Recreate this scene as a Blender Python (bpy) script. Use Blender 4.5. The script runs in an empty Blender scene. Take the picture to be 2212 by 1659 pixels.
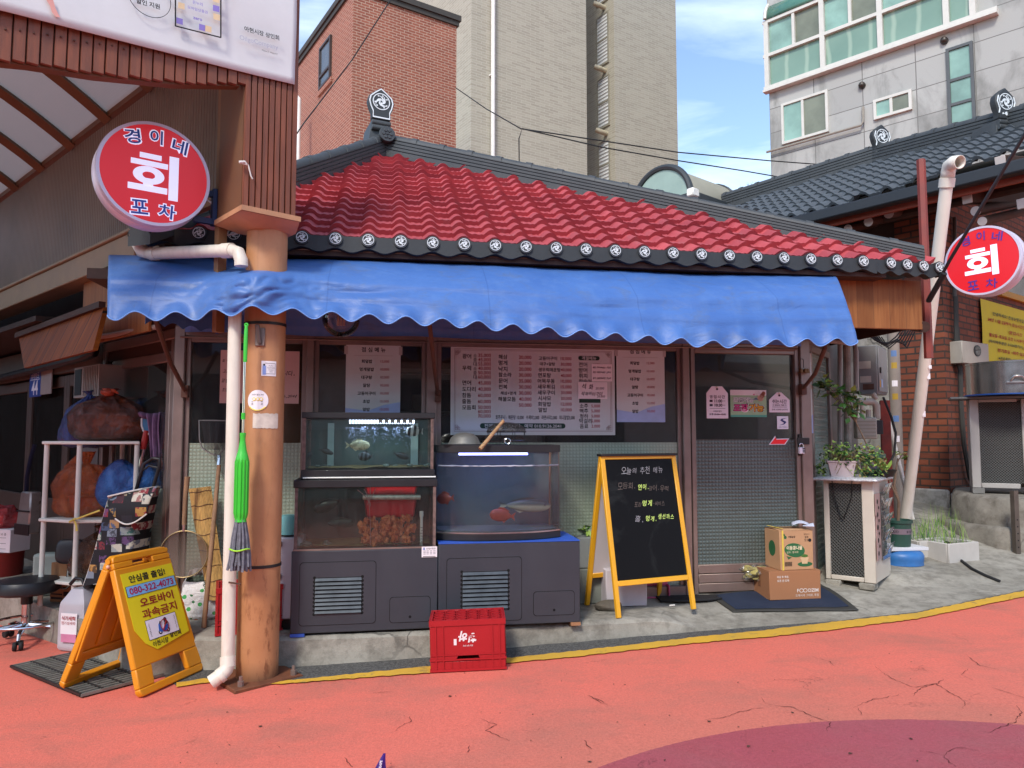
import bpy,bmesh,math,random
from mathutils import Vector,Matrix,noise
R=math.radians
sc=bpy.context.scene
col=sc.collection
rnd=random.Random(7)
# camera, world, sun, exposure
EYE=1.31
PITCH=R(4.0)
FPX=1600.0
cam=bpy.data.objects.new('camera',bpy.data.cameras.new('camera'))
col.objects.link(cam)
cam.location=(0,0,EYE)
cam.rotation_euler=(R(90)+PITCH,0,0)
cam.data.sensor_width=36
cam.data.lens=FPX/2212*36
cam.data.clip_start=0.05
cam.data.clip_end=3000
sc.camera=cam
SUN_EL,SUN_AZ=R(44),R(199)
world=bpy.data.worlds.new('World')
sc.world=world
world.use_nodes=True
wn,wl=world.node_tree.nodes,world.node_tree.links
wn.clear()
wo=wn.new('ShaderNodeOutputWorld')
bg=wn.new('ShaderNodeBackground')
sky=wn.new('ShaderNodeTexSky')
sky.sky_type='NISHITA'
sky.sun_disc=False
sky.sun_elevation=SUN_EL
sky.sun_rotation=SUN_AZ
sky.air_density=1.0
sky.dust_density=0.6
sky.ozone_density=1.2
bg.inputs['Strength'].default_value=0.15
tc=wn.new('ShaderNodeTexCoord')
mp=wn.new('ShaderNodeMapping')
mp.inputs['Scale'].default_value=(1.3,2.2,6.0)
mp.inputs['Rotation'].default_value=(0.25,0.35,0.3)
wl.new(tc.outputs['Generated'],mp.inputs['Vector'])
cn=wn.new('ShaderNodeTexNoise')
cn.inputs['Scale'].default_value=2.1
cn.inputs['Detail'].default_value=7
cn.inputs['Roughness'].default_value=0.55
cn.inputs['Distortion'].default_value=0.4
wl.new(mp.outputs['Vector'],cn.inputs['Vector'])
cr=wn.new('ShaderNodeValToRGB')
cr.color_ramp.elements[0].position=0.45
cr.color_ramp.elements[0].color=(0,0,0,1)
cr.color_ramp.elements[1].position=0.86
cr.color_ramp.elements[1].color=(1,1,1,1)
wl.new(cn.outputs['Fac'],cr.inputs['Fac'])
mx=wn.new('ShaderNodeMix')
mx.data_type='RGBA'
mx.inputs[7].default_value=(5.6,6.3,7.2,1)
mfac=wn.new('ShaderNodeMath')
mfac.operation='MULTIPLY'
mfac.inputs[1].default_value=0.72
wl.new(cr.outputs['Color'],mfac.inputs[0])
wl.new(mfac.outputs[0],mx.inputs[0])
wl.new(sky.outputs['Color'],mx.inputs[6])
wl.new(mx.outputs[2],bg.inputs['Color'])
wl.new(bg.outputs[0],wo.inputs[0])
sun=bpy.data.lights.new('sun','SUN')
sun.energy=1.6
sun.angle=R(11)
sun.color=(1.0,0.95,0.87)
suno=bpy.data.objects.new('sun',sun)
col.objects.link(suno)
sdir=Vector((math.sin(SUN_AZ)*math.cos(SUN_EL),math.cos(SUN_AZ)*math.cos(SUN_EL),math.sin(SUN_EL)))
suno.rotation_euler=sdir.to_track_quat('Z','Y').to_euler()
suno.location=(-6,-12,20)
sc.view_settings.view_transform='Standard'
sc.view_settings.look='None'
sc.view_settings.gamma=1
sc.view_settings.exposure=1.0
sc.cycles.max_bounces=8
sc.cycles.transparent_max_bounces=16
# pixel rays of the survey (2212 x 1659) and wall frames
CP,SP=math.cos(PITCH),math.sin(PITCH)
def ray(px,py):
 a,b=(px-1106)/FPX,(829.5-py)/FPX
 return Vector((a,CP-b*SP,SP+b*CP))
class Frame:
 """A vertical wall: local x runs along it to the right, y points away from the street, z up."""
 def __init__(s,ox,oy,deg,oz=0.0):
  s.a=R(deg)
  s.o=Vector((ox,oy,oz))
  s.c,s.s=math.cos(s.a),math.sin(s.a)
 def w(s,x,y,z=0.0):
  return Vector((s.o.x+s.c*x-s.s*y,s.o.y+s.s*x+s.c*y,s.o.z+z))
 def l(s,p):
  dx,dy=p[0]-s.o.x,p[1]-s.o.y
  return Vector((s.c*dx+s.s*dy,-s.s*dx+s.c*dy,p[2]-s.o.z))
 def hit(s,px,py,y=0.0):
  r=ray(px,py)
  o=s.l((0,0,EYE))
  ry=-s.s*r.x+s.c*r.y
  t=(y-o.y)/ry
  return s.l(Vector((0,0,EYE))+r*t)
 def rect(s,x0,y0,x1,y1,y=0.0):
  a,b=s.hit(x0,(y0),y),s.hit(x1,y1,y)
  return a.x,b.z,b.x,a.z
def hitz(px,py,z):
 r=ray(px,py)
 t=(z-EYE)/r.z
 return Vector((0,0,EYE))+r*t
def street_z(x,y=0):
 return 0.025+0.031*max(-4.5,min(7,x))
def hits(px,py):
 r=ray(px,py)
 t=(0.025-EYE)/(r.z-0.031*r.x)
 return Vector((0,0,EYE))+r*t
def at(px,py,Y):
 r=ray(px,py)
 return Vector((0,0,EYE))+r*(Y/r.y)
FF=Frame(0,5.25,9.5)
AF=Frame(-2.17,4.89,-42)
SDF=Frame(*FF.w(2.19,0)[:2],55)
# mesh builder
class MB:
 def __init__(s):
  s.v,s.f,s.m=[],[],[]
 def add(s,vs,fs,mi=0,M=None):
  b=len(s.v)
  s.v+=[tuple(M@Vector(p))for p in vs]if M else[tuple(p)for p in vs]
  s.f+=[tuple(b+i for i in f)for f in fs]
  s.m+=[mi]*len(fs)
  return s
 def box(s,x0,y0,z0,x1,y1,z1,mi=0,M=None):
  x0,x1=min(x0,x1),max(x0,x1)
  y0,y1=min(y0,y1),max(y0,y1)
  z0,z1=min(z0,z1),max(z0,z1)
  v=[(x0,y0,z0),(x1,y0,z0),(x1,y1,z0),(x0,y1,z0),(x0,y0,z1),(x1,y0,z1),(x1,y1,z1),(x0,y1,z1)]
  return s.add(v,[(0,3,2,1),(4,5,6,7),(0,1,5,4),(1,2,6,5),(2,3,7,6),(3,0,4,7)],mi,M)
 def bar(s,p0,p1,w,h=None,mi=0,up=(0,0,1)):
  """A square bar between two points."""
  h=h or w
  p0,p1=Vector(p0),Vector(p1)
  d=(p1-p0).normalized()
  u=Vector(up)
  if abs(d.dot(u))>0.98:
   u=Vector((0,1,0))
  x=d.cross(u).normalized()*w/2
  z=x.cross(d).normalized()*h/2
  v=[p0-x-z,p0+x-z,p0+x+z,p0-x+z,p1-x-z,p1+x-z,p1+x+z,p1-x+z]
  return s.add(v,[(3,2,1,0),(4,5,6,7),(0,1,5,4),(1,2,6,5),(2,3,7,6),(3,0,4,7)],mi)
 def tube(s,pts,r,n=10,mi=0,closed=False,caps=True,flat=1.0):
  pts=[Vector(p)for p in pts]
  k=len(pts)
  rr=r if isinstance(r,(list,tuple))else[r]*k
  vs,prev=[],None
  for i,p in enumerate(pts):
   if closed:
    d=(pts[(i+1)%k]-pts[i-1])
   else:
    d=pts[min(i+1,k-1)]-pts[max(i-1,0)]
   d=d.normalized()if d.length>1e-9 else Vector((0,0,1))
   if prev is None:
    u=Vector((0,0,1))if abs(d.z)<0.9 else Vector((0,1,0))
    prev=(u-d*u.dot(d)).normalized()
   prev=(prev-d*prev.dot(d)).normalized()
   q=d.cross(prev)
   for j in range(n):
    t=2*math.pi*j/n
    vs.append(p+(prev*math.cos(t)+q*math.sin(t)*flat)*rr[i])
  fs=[]
  for i in range(k if closed else k-1):
   a,b=i*n,((i+1)%k)*n
   for j in range(n):
    fs.append((a+j,a+(j+1)%n,b+(j+1)%n,b+j))
  if caps and not closed:
   fs.append(tuple(range(n))[::-1])
   fs.append(tuple((k-1)*n+j for j in range(n)))
  return s.add(vs,fs,mi)
 def cyl(s,p0,p1,r0,r1=None,n=20,mi=0,caps=True):
  return s.tube([p0,p1],[r0,r0 if r1 is None else r1],n,mi,False,caps)
 def lathe(s,prof,c=(0,0,0),n=28,mi=0,sx=1.0,sy=1.0,M=None):
  vs,fs=[],[]
  for r,z in prof:
   for j in range(n):
    t=2*math.pi*j/n
    vs.append((c[0]+r*math.cos(t)*sx,c[1]+r*math.sin(t)*sy,c[2]+z))
  for i in range(len(prof)-1):
   for j in range(n):
    fs.append((i*n+j,i*n+(j+1)%n,(i+1)*n+(j+1)%n,(i+1)*n+j))
  return s.add(vs,fs,mi,M)
 def prism(s,pts,y0,y1,mi=0,M=None):
  """Outline in (x, z), extruded along y; counter-clockwise seen from -y."""
  n=len(pts)
  vs=[(x,y0,z)for x,z in pts]+[(x,y1,z)for x,z in pts]
  fs=[tuple(range(n)),tuple(range(2*n-1,n-1,-1))]
  fs+=[(i,n+i,n+(i+1)%n,(i+1)%n)[::1]for i in range(n)]
  return s.add(vs,fs,mi,M)
 def slab(s,pts,z0,z1,mi=0):
  """Outline in (x, y), extruded along z."""
  n=len(pts)
  vs=[(x,y,z0)for x,y in pts]+[(x,y,z1)for x,y in pts]
  fs=[tuple(range(n-1,-1,-1)),tuple(range(n,2*n))]
  fs+=[(i,(i+1)%n,n+(i+1)%n,n+i)for i in range(n)]
  return s.add(vs,fs,mi)
 def grid(s,fn,nu,nv,mi=0,wrap=False,keep=None):
  vs=[fn(i/nu,j/nv)for j in range(nv+1)for i in range(nu+(0 if wrap else 1))]
  w=nu if wrap else nu+1
  fs=[]
  for j in range(nv):
   for i in range(nu):
    if keep and not keep((i+.5)/nu,(j+.5)/nv):
     continue
    fs.append((j*w+i,j*w+(i+1)%w,(j+1)*w+(i+1)%w,(j+1)*w+i))
  return s.add(vs,fs,mi)
 def ball(s,c,r,nu=16,nv=10,mi=0,fn=None):
  rx,ry,rz=r if isinstance(r,(list,tuple))else(r,r,r)
  def f(u,v):
   t,p=2*math.pi*u,math.pi*(v-.5)
   d=Vector((math.cos(t)*math.cos(p),math.sin(t)*math.cos(p),math.sin(p)))
   k=fn(d)if fn else 1
   return(c[0]+d.x*rx*k,c[1]+d.y*ry*k,c[2]+d.z*rz*k)
  return s.grid(f,nu,nv,mi,wrap=True)
 def ring(s,c,r0,r1,y0,y1,n=40,mi=0,sx=1.0,sz=1.0):
  """An annulus standing in the xz plane, extruded along y."""
  vs,fs=[],[]
  for j in range(n):
   t=2*math.pi*j/n
   for r,y in((r0,y0),(r1,y0),(r1,y1),(r0,y1)):
    vs.append((c[0]+r*math.cos(t)*sx,y,c[1]+r*math.sin(t)*sz))
  for j in range(n):
   a,b=4*j,4*((j+1)%n)
   for q in range(4):
    fs.append((a+q,a+(q+1)%4,b+(q+1)%4,b+q))
  return s.add(vs,[f[::-1]for f in fs],mi)
 def disc(s,c,r,y0,y1,n=40,mi=0,sx=1.0,sz=1.0):
  return s.prism([(c[0]+r*sx*math.cos(2*math.pi*j/n),c[1]+r*sz*math.sin(2*math.pi*j/n))for j in range(n)],y0,y1,mi)
 def text(s,body,x,y,z,w=None,h=None,mi=0,bold=0.0,rot=0.0,shear=0.0,left=False,M=None,mirror=False):
  vs,fs=glyphs(body,bold,shear)
  if not vs:
   return s
  xs,zs=[p[0]for p in vs],[p[1]for p in vs]
  bw,bh=max(xs)-min(xs),max(zs)-min(zs)
  kx=(w/bw)if w else h/bh
  kz=(h/bh)if h else kx
  cx,cz=(min(xs)if left else(max(xs)+min(xs))/2),(max(zs)+min(zs))/2
  cr_,sr_=math.cos(rot),math.sin(rot)
  out=[]
  for p in vs:
   a,b=(p[0]-cx)*kx,(p[1]-cz)*kz
   if mirror:
    a,b=-a,-b
   out.append((x+a*cr_-b*sr_,y,z+a*sr_+b*cr_))
  return s.add(out,fs,mi,M)
 def hand(s,body,x,y,z,w,mi=0,bold=0.0,seed=1,slope=0.0):
  """Handwriting: every letter drawn apart, a little off line, size and tilt."""
  r=random.Random(seed*7919+len(body))
  adv=[.45 if c in ' ,.·!~' else(.62 if c.isascii()else 1.0)for c in body]
  u=w/sum(adv)
  q=x-w/2
  for c,a in zip(body,adv):
   cx=q+a*u/2
   if c!=' ':
    hh=u*(.95 if not c.isascii()else .66)*r.uniform(.88,1.25)
    if c in ',.·':
     s.text(c,cx,y,z-u*.38*(c!='·')+slope*(cx-x),h=u*.22,mi=mi)
    else:
     s.text(c,cx,y,z+u*r.uniform(-.10,.10)+slope*(cx-x),w=a*u*.92*r.uniform(.88,1.05),h=hh,mi=mi,bold=bold,rot=r.uniform(-.12,.08),shear=.22)
   q+=a*u
  return s
 def build(s,name,mats,parent=None,bev=0.0,smooth=35,seg=1,thick=0.0,fix=False):
  me=bpy.data.meshes.new(name)
  me.from_pydata(s.v,[],s.f)
  for m in(mats if isinstance(mats,(list,tuple))else[mats]):
   me.materials.append(m)
  if len(me.materials)>1:
   me.polygons.foreach_set('material_index',s.m)
  if fix:
   b=bmesh.new()
   b.from_mesh(me)
   bmesh.ops.recalc_face_normals(b,faces=b.faces)
   b.to_mesh(me)
   b.free()
  if smooth:
   me.shade_smooth()
   me.set_sharp_from_angle(angle=R(smooth))
  o=bpy.data.objects.new(name,me)
  col.objects.link(o)
  if parent:
   o.parent=parent
  if thick:
   md=o.modifiers.new('solid','SOLIDIFY')
   md.thickness=thick
   md.offset=0
  if bev:
   md=o.modifiers.new('bevel','BEVEL')
   md.width=bev
   md.segments=seg
   md.limit_method='ANGLE'
   md.angle_limit=R(40)
   md.harden_normals=False
  return o
TS=bpy.data.scenes.new('lettering_bench')
_gl={}
def glyphs(body,bold=0.0,shear=0.0):
 k=(body,bold,shear)
 if k not in _gl:
  cu=bpy.data.curves.new('letters','FONT')
  cu.body=body
  cu.offset=bold
  cu.shear=shear
  cu.resolution_u=3
  cu.fill_mode='FRONT'
  ob=bpy.data.objects.new('letters',cu)
  TS.collection.objects.link(ob)
  vl=TS.view_layers[0]
  vl.update()
  me=bpy.data.meshes.new_from_object(ob.evaluated_get(vl.depsgraph))
  _gl[k]=([tuple(v.co[:2])for v in me.vertices],[tuple(p.vertices)for p in me.polygons])
  bpy.data.objects.remove(ob)
  bpy.data.curves.remove(cu)
  bpy.data.meshes.remove(me)
 return _gl[k]
def thing(name,label,cat,loc=(0,0,0),rz=0.0,group=None):
 o=bpy.data.objects.new(name,None)
 o.empty_display_size=0.1
 col.objects.link(o)
 o.location=loc
 o.rotation_euler=(0,0,rz)
 o['label']=label
 o['category']=cat
 if group:
  o['group']=group
 return o
def tag(o,label,cat,group=None,kind=None):
 o['label']=label
 o['category']=cat
 if group:
  o['group']=group
 if kind:
  o['kind']=kind
 return o
def structure(o,label,cat):
 return tag(o,label,cat,kind='structure')
def dup(root,loc,rz,label,group=None):
 r=root.copy()
 col.objects.link(r)
 r.location=loc
 r.rotation_euler=(0,0,rz)
 r['label']=label
 if group:
  r['group']=group
 for ch in list(root.children):
  c=ch.copy()
  col.objects.link(c)
  c.parent=r
  for g in ch.children:
   d=g.copy()
   col.objects.link(d)
   d.parent=c
 return r
def lin(c):
 if isinstance(c,str):
  c=c.lstrip('#')
  c=[int(c[i:i+2],16)/255 for i in(0,2,4)]
  c=[x/12.92 if x<=.04045 else((x+.055)/1.055)**2.4 for x in c]
 return tuple(c)
class NT:
 def __init__(s,name):
  s.mat=bpy.data.materials.new(name)
  s.mat.use_nodes=True
  s.n,s.l=s.mat.node_tree.nodes,s.mat.node_tree.links
  s.n.clear()
  s.out=s.n.new('ShaderNodeOutputMaterial')
  s.b=s.n.new('ShaderNodeBsdfPrincipled')
  s.l.new(s.b.outputs[0],s.out.inputs[0])
  s.co=s.n.new('ShaderNodeTexCoord').outputs['Object']
 def put(s,sock,val):
  if hasattr(val,'is_output'):
   s.l.new(val,sock)
  elif isinstance(val,(tuple,list)):
   sock.default_value=(tuple(val)+(1,))[:4]if len(sock.default_value)==4 else tuple(val)[:3]
  else:
   sock.default_value=val
 def node(s,typ,out=0,**kw):
  n=s.n.new('ShaderNode'+typ)
  for k,v in kw.items():
   if k.startswith('i_'):
    key=k[2:]
    s.put(n.inputs[int(key)]if key.isdigit()else n.inputs[key.replace('_',' ')],v)
   else:
    setattr(n,k,v)
  return n.outputs[out]
 def math(s,op,a,b=0.0,c=None,clamp=False):
  n=s.n.new('ShaderNodeMath')
  n.operation=op
  n.use_clamp=clamp
  s.put(n.inputs[0],a)
  s.put(n.inputs[1],b)
  if c is not None:
   s.put(n.inputs[2],c)
  return n.outputs[0]
 def mix(s,f,a,b,blend='MIX'):
  n=s.n.new('ShaderNodeMix')
  n.data_type='RGBA'
  n.blend_type=blend
  s.put(n.inputs[0],f)
  s.put(n.inputs[6],a)
  s.put(n.inputs[7],b)
  return n.outputs[2]
 def noise(s,scale,detail=4,rough=.55,vec=None,dist=0.0):
  return s.node('TexNoise',0,i_Scale=scale,i_Detail=detail,i_Roughness=rough,i_Distortion=dist,i_Vector=vec or s.co)
 def ramp(s,f,*stops):
  n=s.n.new('ShaderNodeValToRGB')
  e=n.color_ramp.elements
  while len(e)<len(stops):
   e.new(.5)
  for i,(p,c)in enumerate(stops):
   e[i].position=p
   e[i].color=(c,c,c,1)if isinstance(c,(int,float))else tuple(c)+(1,)
  s.put(n.inputs[0],f)
  return n.outputs[0]
 def bump(s,h,strength=.3,dist=.01):
  n=s.n.new('ShaderNodeBump')
  n.inputs['Strength'].default_value=strength
  n.inputs['Distance'].default_value=dist
  s.put(n.inputs['Height'],h)
  s.l.new(n.outputs[0],s.b.inputs['Normal'])
 def scaled(s,x,y,z):
  return s.node('VectorMath',0,operation='MULTIPLY',i_0=s.co,i_1=(x,y,z))
 def sep(s,vec=None):
  n=s.n.new('ShaderNodeSeparateXYZ')
  s.l.new(vec or s.co,n.inputs[0])
  return n.outputs
 def vec(s,x,y,z=0.0):
  n=s.n.new('ShaderNodeCombineXYZ')
  for i,q in enumerate((x,y,z)):
   s.put(n.inputs[i],q)
  return n.outputs[0]
 def set(s,**kw):
  for k,v in kw.items():
   s.put(s.b.inputs[k.replace('_',' ')],v)
  return s
def mat(name,c,rough=.6,metal=0.0,var=.12,scale=6.0,bump=0.0,bscale=60.0,dirt=0.0,dirtc=(.09,.075,.06),spec=.5,stretch=None,sheen=0,coat=0):
 t=NT(name)
 c=lin(c)
 v=t.scaled(*stretch)if stretch else t.co
 n1=t.noise(scale,6,.6,v)
 base=t.mix(t.ramp(n1,(.3,0.0),(.7,1.0)),[x*(1-var)for x in c],[min(1,x*(1+var))for x in c])
 if dirt:
  d=t.ramp(t.noise(scale*.45,8,.68,v,.6),(.48,0.0),(.78,1.0))
  base=t.mix(t.math('MULTIPLY',d,dirt),base,dirtc)
 t.set(Base_Color=base,Metallic=metal)
 t.put(t.b.inputs['Roughness'],t.math('MULTIPLY_ADD',n1,.25,rough-.12,True))
 t.b.inputs['Specular IOR Level'].default_value=spec
 if coat:
  t.b.inputs['Coat Weight'].default_value=coat
  t.b.inputs['Coat Roughness'].default_value=.15
 if bump:
  t.bump(t.noise(bscale,5,.6,v),bump,.004)
 return t.mat
def glow(name,c,e):
 t=NT(name)
 t.set(Base_Color=lin(c),Emission_Color=lin(c),Emission_Strength=e,Roughness=.4)
 return t.mat
def glass(name,tint=(.9,.95,.93),refl=1.0,ior=1.5,rough=0.02,dirty=0.06,dirtc=(.5,.5,.47)):
 """A thin pane: clear straight through, mirror-like by Fresnel, with a film of dust."""
 t=NT(name)
 t.n.remove(t.b)
 tr=t.n.new('ShaderNodeBsdfTransparent')
 tr.inputs[0].default_value=tuple(tint)+(1,)
 gl=t.n.new('ShaderNodeBsdfGlossy')
 gl.inputs['Roughness'].default_value=rough
 fr=t.n.new('ShaderNodeFresnel')
 fr.inputs['IOR'].default_value=ior
 m=t.n.new('ShaderNodeMixShader')
 t.l.new(t.math('MULTIPLY',fr.outputs[0],refl*2.1,None,True),m.inputs[0])
 t.l.new(tr.outputs[0],m.inputs[1])
 t.l.new(gl.outputs[0],m.inputs[2])
 df=t.n.new('ShaderNodeBsdfDiffuse')
 df.inputs[0].default_value=tuple(dirtc)+(1,)
 m2=t.n.new('ShaderNodeMixShader')
 streak=t.ramp(t.noise(7,6,.7,t.scaled(6,6,.7)),(.35,.15),(.8,1.0))
 t.l.new(t.math('MULTIPLY',streak,dirty),m2.inputs[0])
 t.l.new(m.outputs[0],m2.inputs[1])
 t.l.new(df.outputs[0],m2.inputs[2])
 t.l.new(m2.outputs[0],t.out.inputs[0])
 return t.mat
def brickmat(name,c1,c2,mortar,bw,bh,ms=.01,vx=None,rough=.85,stain=.35,smooth=.1,bumpk=.6,off=.5,bias=0.0):
 t=NT(name)
 x,y,z=t.sep()
 v=t.vec(t.math('ADD',x,y),z,0.0)
 n=t.n.new('ShaderNodeTexBrick')
 n.offset=off
 n.inputs['Scale'].default_value=1.0
 n.inputs['Brick Width'].default_value=bw
 n.inputs['Row Height'].default_value=bh
 n.inputs['Mortar Size'].default_value=ms
 n.inputs['Mortar Smooth'].default_value=smooth
 n.inputs['Bias'].default_value=bias
 n.inputs['Color1'].default_value=lin(c1)+(1,)
 n.inputs['Color2'].default_value=lin(c2)+(1,)
 n.inputs['Mortar'].default_value=lin(mortar)+(1,)
 t.l.new(v,n.inputs['Vector'])
 big=t.noise(.55,6,.6)
 fine=t.noise(14,4,.6)
 c=t.mix(t.math('MULTIPLY',t.ramp(big,(.38,0.0),(.72,1.0)),stain),n.outputs['Color'],tuple(q*.62 for q in lin(c1)))
 c=t.mix(.35,c,t.mix(fine,(.62,.62,.62),(1.25,1.25,1.25)),'MULTIPLY')
 t.set(Base_Color=c,Roughness=rough)
 t.bump(t.math('ADD',t.math('MULTIPLY',n.outputs['Fac'],-1.0),t.math('MULTIPLY',fine,.35)),bumpk,.012)
 return t.mat
def woodmat(name,c1,c2,board=.1,axis='x',grain=(26,26,1.6),rough=.6,gap=.006,dark=(.02,.012,.008)):
 """Boards side by side along one axis, grain running along the other."""
 t=NT(name)
 ax=t.sep()['xyz'.index(axis)]
 q=t.math('DIVIDE',ax,board)
 idn=t.math('FLOOR',q)
 fr=t.math('FRACT',q)
 edge=t.math('LESS_THAN',t.math('MINIMUM',fr,t.math('SUBTRACT',1.0,fr)),gap/board)
 wn_=t.node('TexWhiteNoise',0,noise_dimensions='1D',i_W=idn)
 off=t.vec(t.math('MULTIPLY',wn_,7.0),t.math('MULTIPLY',wn_,3.0),t.math('MULTIPLY',wn_,11.0))
 gv=t.node('VectorMath',0,operation='ADD',i_0=t.scaled(*grain),i_1=off)
 g=t.noise(1.0,6,.62,gv,1.2)
 c=t.mix(t.ramp(g,(.3,0.0),(.66,1.0)),lin(c1),lin(c2))
 c=t.mix(t.math('MULTIPLY',wn_,.45),c,tuple(x*.55 for x in lin(c1)))
 c=t.mix(edge,c,dark)
 t.set(Base_Color=c,Roughness=rough)
 t.b.inputs['Specular IOR Level'].default_value=.2
 t.bump(t.math('SUBTRACT',g,t.math('MULTIPLY',edge,2.0)),.25,.006)
 return t.mat
def printmat(name,cols,sx,sz,mortar='#15151a',seed=0.0):
 """Printed cloth: postcards of many sizes, each with its own little picture."""
 t=NT(name)
 x,y,z=t.sep()
 v=t.vec(t.math('ADD',t.math('MULTIPLY',x,sx),seed),t.math('MULTIPLY',z,sz),0.0)
 vo=t.n.new('ShaderNodeTexVoronoi')
 vo.distance='CHEBYCHEV'
 vo.inputs['Scale'].default_value=1.0
 vo.inputs['Randomness'].default_value=.75
 t.l.new(v,vo.inputs['Vector'])
 sp=t.n.new('ShaderNodeSeparateColor')
 t.l.new(vo.outputs['Color'],sp.inputs[0])
 def pal(f,shift):
  n=t.n.new('ShaderNodeValToRGB')
  n.color_ramp.interpolation='CONSTANT'
  e=n.color_ramp.elements
  while len(e)<len(cols):
   e.new(.5)
  for i,c in enumerate(cols):
   e[i].position=i/len(cols)
   e[i].color=lin(cols[(i+shift)%len(cols)])+(1,)
  t.l.new(f,n.inputs[0])
  return n.outputs[0]
 pic=t.ramp(t.noise(26,4,.6),(.47,0.0),(.53,1.0))
 c=t.mix(t.math('MULTIPLY',pic,.8),pal(sp.outputs[0],0),pal(sp.outputs[1],5))
 c=t.mix(t.math('GREATER_THAN',vo.outputs['Distance'],.44),c,lin(mortar))
 t.set(Base_Color=c,Roughness=.75)
 t.bump(t.noise(9,4,.6),.35,.02)
 return t.mat
m_white=mat('white_plastic','#e2ddd6',.45,var=.05,dirt=.12)
m_paper=mat('paper','#e6e0e2',.8,var=.03)
m_black=mat('black_plastic','#17171a',.45,var=.2)
m_ink=mat('black_ink','#141216',.8,var=.05)
m_redink=mat('red_ink','#a01822',.8,var=.05)
m_darkmetal=mat('dark_metal','#2c2b2b',.5,metal=.4,var=.2,dirt=.2)
m_steel=mat('brushed_steel','#b4b2ae',.32,metal=.95,var=.1,scale=12)
m_chrome=mat('chrome','#c8c8c8',.14,metal=1,var=.03)
m_alu=mat('anodised_aluminium','#8d7c74',.42,metal=.55,var=.1,scale=9,dirt=.25)
m_rust=mat('rusty_brown_metal','#57382b',.75,var=.3,scale=14,bump=.3,dirt=.3)
m_pvc=mat('cream_plastic_pipe','#dcd5c6',.45,var=.06,dirt=.35,dirtc=(.25,.16,.1),stretch=(4,4,1))
m_rubber=mat('rubber','#18181a',.75,var=.1)
# ground
c3=[hits(1289,1659),hits(1775,1559),hits(2212,1566)]
(ax,ay),(bx,by),(cx,cy)=[(p.x,p.y)for p in c3]
dd=2*(ax*(by-cy)+bx*(cy-ay)+cx*(ay-by))
DX=((ax**2+ay**2)*(by-cy)+(bx**2+by**2)*(cy-ay)+(cx**2+cy**2)*(ay-by))/dd
DY=((ax**2+ay**2)*(cx-bx)+(bx**2+by**2)*(ax-cx)+(cx**2+cy**2)*(bx-ax))/dd
DR=math.hypot(ax-DX,ay-DY)
def paintmat():
 t=NT('painted_asphalt')
 x,y,z=t.sep()
 coral,brown,plum=(.70,.160,.112),(.50,.165,.115),(.36,.072,.085)
 streak=t.noise(1.0,8,.66,t.scaled(1.6,2.4,1),.3)
 blot=t.noise(2.3,7,.65,None,.8)
 fine=t.noise(90,4,.7)
 c=t.mix(t.ramp(blot,(.36,0.0),(.7,.6)),coral,(.60,.16,.115))
 c=t.mix(t.ramp(streak,(.47,0.0),(.68,.85)),c,(.46,.15,.108))
 d=t.math('SQRT',t.math('ADD',t.math('POWER',t.math('SUBTRACT',x,DX),2),t.math('POWER',t.math('SUBTRACT',y,DY),2)))
 wob=t.math('MULTIPLY',t.math('SUBTRACT',t.noise(40,3),.5),.012)
 d=t.math('ADD',d,wob)
 halo=t.ramp(t.math('SUBTRACT',d,DR),(0.0,.6),(.75,0.0))
 c=t.mix(halo,c,brown)
 p=t.mix(t.ramp(streak,(.4,0.0),(.75,.8)),plum,(.31,.105,.11))
 p=t.mix(t.ramp(blot,(.42,0.0),(.7,.6)),p,(.38,.075,.10))
 c=t.mix(t.math('LESS_THAN',d,DR),c,p)
 wear=t.ramp(t.noise(7,9,.75,t.scaled(1,1.8,1),.3),(.66,0.0),(.76,.65))
 c=t.mix(wear,c,(.17,.10,.085))
 c=t.mix(.6,c,t.mix(t.ramp(fine,(.25,0.0),(.75,1.0)),(.66,.62,.62),(1.36,1.36,1.36)),'MULTIPLY')
 spk=t.ramp(t.noise(170,2,.5),(.70,0.0),(.74,.8))
 c=t.mix(t.math('MULTIPLY',spk,t.ramp(blot,(.4,0.0),(.6,1.0))),c,(.10,.06,.05))
 wv=t.node('VectorMath',0,operation='ADD',i_0=t.co,i_1=t.node('VectorMath',0,operation='SCALE',i_0=t.node('TexNoise',1,i_Scale=5,i_Detail=6,i_Roughness=.7,i_Vector=t.co),i_Scale=.32))
 vo=t.node('TexVoronoi',0,feature='DISTANCE_TO_EDGE',i_Scale=.75,i_Vector=wv)
 mask=t.ramp(t.noise(1.15,3,.5,t.scaled(1,1.2,1)),(.54,0.0),(.66,1.0))
 crack=t.math('MULTIPLY',t.ramp(vo,(.0012,.5),(.004,0.0)),mask)
 vo2=t.node('TexVoronoi',0,feature='DISTANCE_TO_EDGE',i_Scale=2.6,i_Vector=wv)
 m2=t.ramp(t.noise(1.9,3,.5),(.60,0.0),(.68,1.0))
 crack=t.math('MAXIMUM',crack,t.math('MULTIPLY',t.ramp(vo2,(.003,.55),(.009,0.0)),m2))
 c=t.mix(crack,c,(.055,.018,.016))
 t.set(Base_Color=c)
 t.put(t.b.inputs['Roughness'],t.math('MULTIPLY_ADD',fine,.3,.55))
 t.b.inputs['Specular IOR Level'].default_value=.35
 t.bump(t.math('SUBTRACT',t.math('ADD',fine,t.math('MULTIPLY',t.noise(260,2,.6),.6)),t.math('MULTIPLY',crack,3.0)),.55,.006)
 return t.mat
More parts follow.
